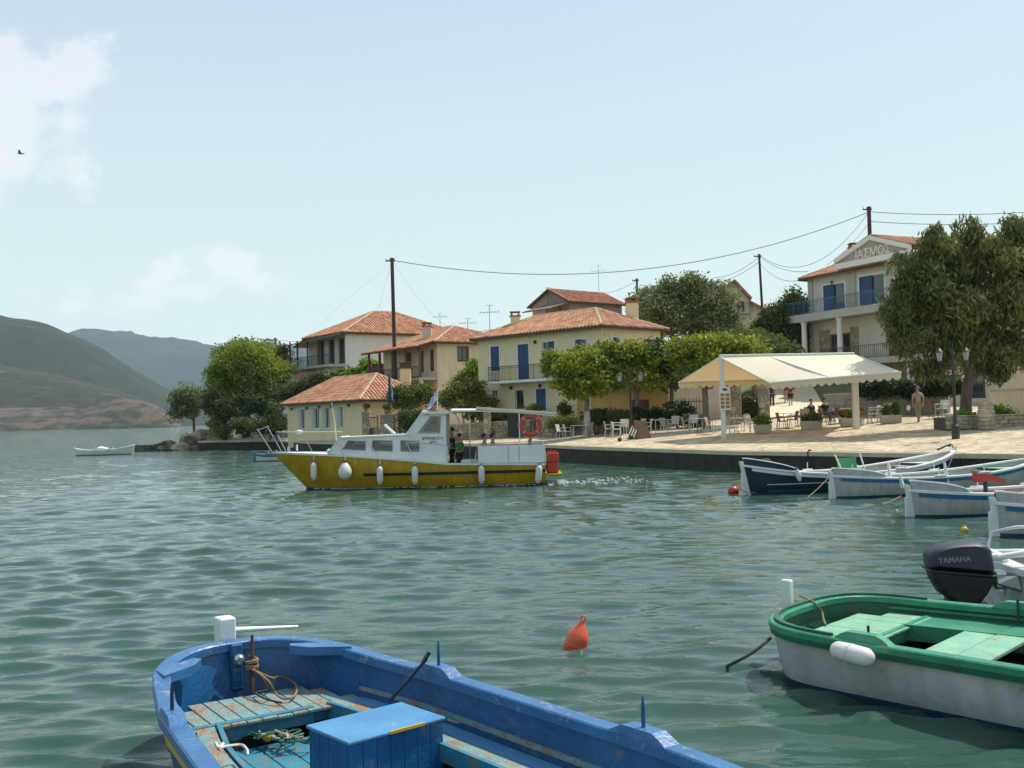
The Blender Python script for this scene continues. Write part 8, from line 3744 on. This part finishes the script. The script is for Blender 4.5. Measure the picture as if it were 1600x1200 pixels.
for k in range(7):
 m = MB()
 f0, f1 = k / 7, (k + 1) / 7
 a1, b1 = V(-.30, -.04, .35), V(.12, -.04, .10)
 c1 = V(.20, .10, .42)
 m.add([a1.lerp(b1, f0), a1.lerp(b1, f1), a1.lerp(b1, f1) + c1 * .9, a1.lerp(b1, f0) + c1 * .9], [(0, 1, 2, 3)])
 m.build('fabric_stripe', m_white_paint if k % 2 else m_black_cable, t)
p = D(969, 691, 53.9)
t = thing('hand_winch', 'small dark wheel on a slanted rod left of the lamp foot', 'tool', V(p.x, p.y, land_z(p.x, p.y)))
m = MB()
m.tube([(0, 0, .08), (.14, .0, .62)], .02, 5)
m.build('rod', m_iron, t)
m = MB()
m.ball((-.02, 0, .1), .12, 10)
m.build('wheel', m_iron, t)
p = D(1262, 700, 36.6)
t = thing('iron_bollard', 'tiny rusty mooring hook on the quay edge above the navy boat', 'mooring hook', V(p.x, p.y, land_z(p.x, p.y)))
m = MB()
m.tube([(0, 0, -.05), (0, 0, .12), (.06, 0, .2), (.12, 0, .16)], .03, 6)
m.build('hook', mat('rusty_iron', (.16, .05, .03), (.08, .03, .02), .9, 8), t)


# ================================================================== PEOPLE
def skin_mesh(name, verts, edges, radii, mt, parent, root=0, sub=1):
 me = bpy.data.meshes.new(name)
 me.from_pydata([tuple(v) for v in verts], edges, [])
 o = bpy.data.objects.new(name, me)
 COL.objects.link(o)
 o.parent = parent
 md = o.modifiers.new('skin', 'SKIN')
 me.skin_vertices[0].data
 for i, r_ in enumerate(radii):
  rr = r_ if isinstance(r_, tuple) else (r_, r_)
  me.skin_vertices[0].data[i].radius = rr
  me.skin_vertices[0].data[i].use_root = (i == root)
 sb = o.modifiers.new('sub', 'SUBSURF')
 sb.levels = sub
 sb.render_levels = sub
 # bake the modifiers so that copies and masks see the finished body
 dg = bpy.context.evaluated_depsgraph_get()
 m2 = bpy.data.meshes.new_from_object(o.evaluated_get(dg))
 o.modifiers.clear()
 o.data = m2
 m2.materials.clear()
 m2.materials.append(mt)
 m2.polygons.foreach_set('use_smooth', [True] * len(m2.polygons))
 return o


def cloth_mat(name, c):
 return mat('cloth_' + name, c, tuple(x * .8 for x in c), .85, 6, .5)


def person(label, loc, yaw, shirt, trousers, hair=m_hair, pose='stand', h=1.72, arms=None, shorts=False, hat=None, sleeves=True):
 t = thing('person', label, 'person', loc, yaw)
 k = h / 1.75
 S = lambda x, y, z: V(x * k, y * k, z * k)
 hip = .93 if pose in ('stand', 'walk') else .50
 if pose == 'stand':
  legs = [[S(s_ * .09, 0, .90), S(s_ * .11, -.01, .50), S(s_ * .12, .01, .09), S(s_ * .13, -.12, .04)] for s_ in (-1, 1)]
 elif pose == 'walk':
  legs = [[S(-.09, 0, .90), S(-.10, -.16, .52), S(-.10, -.20, .10), S(-.10, -.33, .06)], [S(.09, 0, .90), S(.10, .06, .50), S(.10, .26, .14), S(.10, .16, .04)]]
 else:       # seated, thighs forward
  legs = [[S(s_ * .10, 0, .48), S(s_ * .14, -.42, .50), S(s_ * .14, -.44, .10), S(s_ * .14, -.56, .04)] for s_ in (-1, 1)]
 z0 = hip * 1.0
 tor = [S(0, 0, z0), S(0, .01, z0 + .16), S(0, 0, z0 + .34), S(0, .01, z0 + .46)]
 lean = 0
 neck, head1, head2 = S(0, 0, z0 + .55), S(0, -.015, z0 + .63), S(0, -.01, z0 + .76)
 if arms is None:
  arms = [[(.20, .01, .45), (.25, .04, .18), (.24, -.06, -.05), (.235, -.09, -.13)]] * 2
 A = []
 for s_, ar in zip((-1, 1), arms):
  A.append([S(s_ * p[0], p[1], z0 + p[2]) for p in ar])
 verts, edges, rad = [], [], []

 def chain(pts, rr, start=None):
  i0 = start
  for p, r_ in zip(pts, rr):
   verts.append(p)
   rad.append(r_)
   j = len(verts) - 1
   if i0 is not None:
    edges.append((i0, j))
   i0 = j
  return i0
 K = lambda *a: [tuple(q * k for q in r_) if isinstance(r_, tuple) else r_ * k for r_ in a]
 e = chain(tor, K((.15, .10), (.13, .09), (.155, .10), (.13, .085)))
 nk = chain([neck, head1, head2], K(.055, (.072, .085), (.075, .092)), e)
 for ar in A:
  chain(ar, K(.055, .043, .034, .028), 3)
 for lg in legs:
  chain(lg, K(.085, .058, .042, .035), 0)
 skin_mesh('body', verts, edges, rad, m_skin, t)
 # face and ears
 hc = S(0, -.01, z0 + .70)
 m = MB()
 m.tube([hc + S(0, -.085, .02), hc + S(0, -.115, -.015)], [.010 * k, .016 * k], 5)
 for s_ in (-1, 1):
  m.ball(hc + S(s_ * .082, .0, .0), .018 * k, 6)
 m.build('nose_and_ears', m_skin, t, smooth=True)
 m = MB()
 for s_ in (-1, 1):
  m.ball(hc + S(s_ * .032, -.088, .025), .011 * k, 6)
 m.tube([hc + S(-.025, -.092, -.045), hc + S(.025, -.092, -.045)], .006 * k, 4)
 m.build('eyes_and_mouth', m_hair, t)
 # hair: cap over the back and top
 m = MB()
 P = []
 for i in range(7):
  th = math.pi * .62 * i / 6
  P.append([hc + S(math.sin(th) * math.cos(ph) * .098, .018 + math.sin(th) * math.sin(ph) * .108, .03 + math.cos(th) * .105) if not (math.sin(ph) < -.3 and i > 3) else hc + S(math.sin(math.pi * .31) * math.cos(ph) * .098, .018 + math.sin(math.pi * .31) * math.sin(ph) * .108, .03 + math.cos(math.pi * .31) * .105) for ph in [2 * math.pi * j / 12 for j in range(12)]])
 m.grid(P, closed_u=True)
 m.build('hair', hair, t, smooth=True)
 # shirt
 v2, e2, r2 = [], [], []
 verts, edges, rad = v2, e2, r2
 def chain2(pts, rr, start=None):
  i0 = start
  for p, r_ in zip(pts, rr):
   v2.append(p)
   r2.append(r_)
   j = len(v2) - 1
   if i0 is not None:
    e2.append((i0, j))
   i0 = j
  return i0
 chain2([S(0, 0, z0 - .02)] + tor[1:], K((.175, .125), (.155, .115), (.175, .12), (.145, .10)))
 for ar in A:
  if sleeves:
   chain2([ar[0], ar[0].lerp(ar[1], .9)], K(.078, .062), 3)
 skin_mesh('shirt', v2, e2, r2, shirt, t)
 # trousers
 v2.clear(), e2.clear(), r2.clear()
 chain2([S(0, 0, z0)], K((.165, .12)))
 for lg in legs:
  if shorts:
   chain2([lg[0].lerp(lg[1], .1), lg[0].lerp(lg[1], .95)], K(.10, .085), 0)
  else:
   chain2([lg[0].lerp(lg[1], .1), lg[1], lg[2]], K(.10, .078, .062), 0)
 skin_mesh('trousers', v2, e2, r2, trousers, t)
 # shoes and hands with separate fingers
 for i, lg in enumerate(legs):
  m = MB()
  a_, b_ = lg[2], lg[3]
  m.tube([a_ + S(0, .05, -.05), a_ + S(0, 0, -.04), b_.lerp(a_, .2), b_ + S(0, -.03, -.005)], [.035 * k, .045 * k, .042 * k, .022 * k], 8, flat=.7)
  m.build('shoe', m_brown_wood, t, smooth=True)
 for s_, ar in zip((-1, 1), A):
  d = (ar[3] - ar[2]).normalized()
  sd = d.cross(V(0, 1, 0))
  sd = sd.normalized() if sd.length > .1 else V(1, 0, 0)
  up = d.cross(sd)
  m = MB()
  w = ar[3]
  m.tube([w, w + d * .045 * k, w + d * .085 * k], [.024 * k, .034 * k, .032 * k], 8, flat=.6)
  for f_ in range(4):
   o = w + d * .08 * k + sd * (f_ - 1.5) * .017 * k
   l = (.062, .072, .068, .052)[f_] * k
   m.tube([o, o + d * l * .5, o + d * l * .85 + up * .02 * k], [.0095 * k, .009 * k, .007 * k], 5)
  o = w + d * .03 * k - sd * .03 * k
  m.tube([o, o + d * .025 * k - sd * .022 * k, o + d * .055 * k - sd * .024 * k], [.012 * k, .011 * k, .008 * k], 5)
  m.build('hand', m_skin, t, smooth=True)
 if hat:
  m = MB()
  m.lathe([(.12, 0), (.17, -.01), (.10, .02), (.09, .09), (.03, .115)], 14, M=Matrix.Translation(hc + S(0, 0, .08)))
  m.build('hat', hat, t, smooth=True)
 return t


def at_ground(px, Y):
 x, y = onl(px, Y)
 return (x, y, land_z(x, y))


c_grey, c_khaki, c_navy, c_red, c_green, c_black, c_pink, c_white = (cloth_mat('grey', (.36, .35, .33)), cloth_mat('khaki', (.30, .25, .17)), cloth_mat('navy', (.02, .025, .05)), cloth_mat('dark_red', (.22, .02, .05)),
                  cloth_mat('green', (.04, .24, .03)), cloth_mat('black', (.012, .012, .014)), cloth_mat('pink', (.60, .10, .20)), cloth_mat('white', (.6, .6, .57)))
armbag = [[(.20, .01, .45), (.26, .03, .20), (.30, -.10, .0), (.30, -.14, -.08)], [(.20, .01, .45), (.27, .05, .20), (.25, .0, -.04), (.24, -.02, -.12)]]
x, y, z = at_ground(1435, 49.5)
person('man in grey shirt and khaki trousers walking away past the awning, white bag in hand', (x, y, z), R(180), c_grey, c_khaki, mat('grey_hair', (.2, .17, .13), None, .8), 'walk', 1.74, armbag)
bg_ = thing('plastic_bag', 'small white bag carried by the man in the grey shirt', 'bag', V(x + .30, y, z + .62))
# the bag hangs from his left side of the picture
bg_.location = V(x - .42, y + .12, z + .60)
_MW[bg_.name] = Matrix.Translation(bg_.location)
m = MB()
m.lathe([(.02, -.02), (.09, .02), (.11, .10), (.07, .19), (.02, .24)], 10, sy=.5)
m.build('bag_body', m_white_paint, bg_, smooth=True)
for (px, Y, ht, sh, tr_, lb, sho) in ((1207, 72, 1.78, c_navy, c_navy, 'person in dark navy walking up the sunlit lane beyond the awning', False), (1229, 75, 1.65, c_red, c_khaki, 'person partly hidden in the trio on the sunlit lane', True),
          (1236, 71, 1.75, c_red, c_black, 'person in dark red top walking on the sunlit lane beyond the awning', True)):
 x, y, z = at_ground(px, Y)
 person(lb, (x, y, z), R(170), sh, tr_, pose='walk', h=ht, shorts=sho)
for (px, Y, sh, lb) in ((1268, 54.0, c_navy, 'seated guest in dark clothes behind the second planter box'), (1290, 54.4, c_black, 'seated guest in black with pale shoulders behind the planters')):
 x, y, z = at_ground(px, Y)
 person(lb, (x, y, z), R(30), sh, c_navy, pose='sit', h=1.72)
 dup(protos['d'], (x, y + .05, z), R(30), 'brown chair under the ' + ('seated guest in dark clothes' if px == 1268 else 'seated guest in black'), GC)
x, y, z = at_ground(1604, 43)
person('person in a pink top at the right edge of the promenade', (x, y - 1.2, z), R(90), c_pink, c_black, pose='stand', h=1.65)

# aboard the yellow boat
TB = mw(YBOAT)
q = TB @ YB(707, 722, -.15)
person('helmsman in dark clothes standing at the cabin doorway of the yellow boat', (q.x, q.y, .42), R(-100), c_black, c_black, pose='stand', h=1.72)
q = TB @ YB(718, 722, .25)
person('person in green vest and dark trousers beside the helmsman on the yellow boat', (q.x, q.y, .42), R(-120), c_green, mat('dark_brown_cloth', (.035, .022, .02), None, .9), pose='stand', h=1.50)
for (px, lb, sh) in ((757, 'seated passenger with dark hair, left of the pair behind the white panel', c_navy), (770, 'seated passenger in dark red, right of the pair behind the white panel', c_red), (829, 'passenger sitting under the lifebuoy near the stern', c_navy)):
 q = TB @ YB(px, 700, .75)
 person(lb, (q.x, q.y + .25, .56), R(95), sh, c_navy, pose='sit', h=1.76)

# gull
p = D(32, 240, 62)
t = thing('seagull', 'small gull gliding in front of the cloud at the upper left', 'bird', p, R(20))
m = MB()
m.tube([(-.20, 0, 0), (-.10, 0, .0), (.02, 0, 0), (.14, 0, .01), (.20, 0, .02), (.25, 0, .015)], [.012, .04, .055, .04, .028, .006], 8)
m.build('body', mat('gull_grey', (.22, .23, .24), (.30, .30, .30), .7), t, smooth=True)
for sg in (1, -1):
 m = MB()
 P = []
 for i in range(7):
  f = i / 6
  yy = sg * (.03 + .50 * f)
  zz = .02 + .14 * math.sin(f * math.pi * .6) - .05 * f
  c_ = .16 * (1 - f) ** .6 + .01
  P.append([V(.06 - .10 * f, yy, zz), V(.06 - .10 * f - c_, yy, zz - .005)])
 m.grid(P)
 m.build('wing', mat('gull_wing', (.26, .27, .29), None, .7), t)
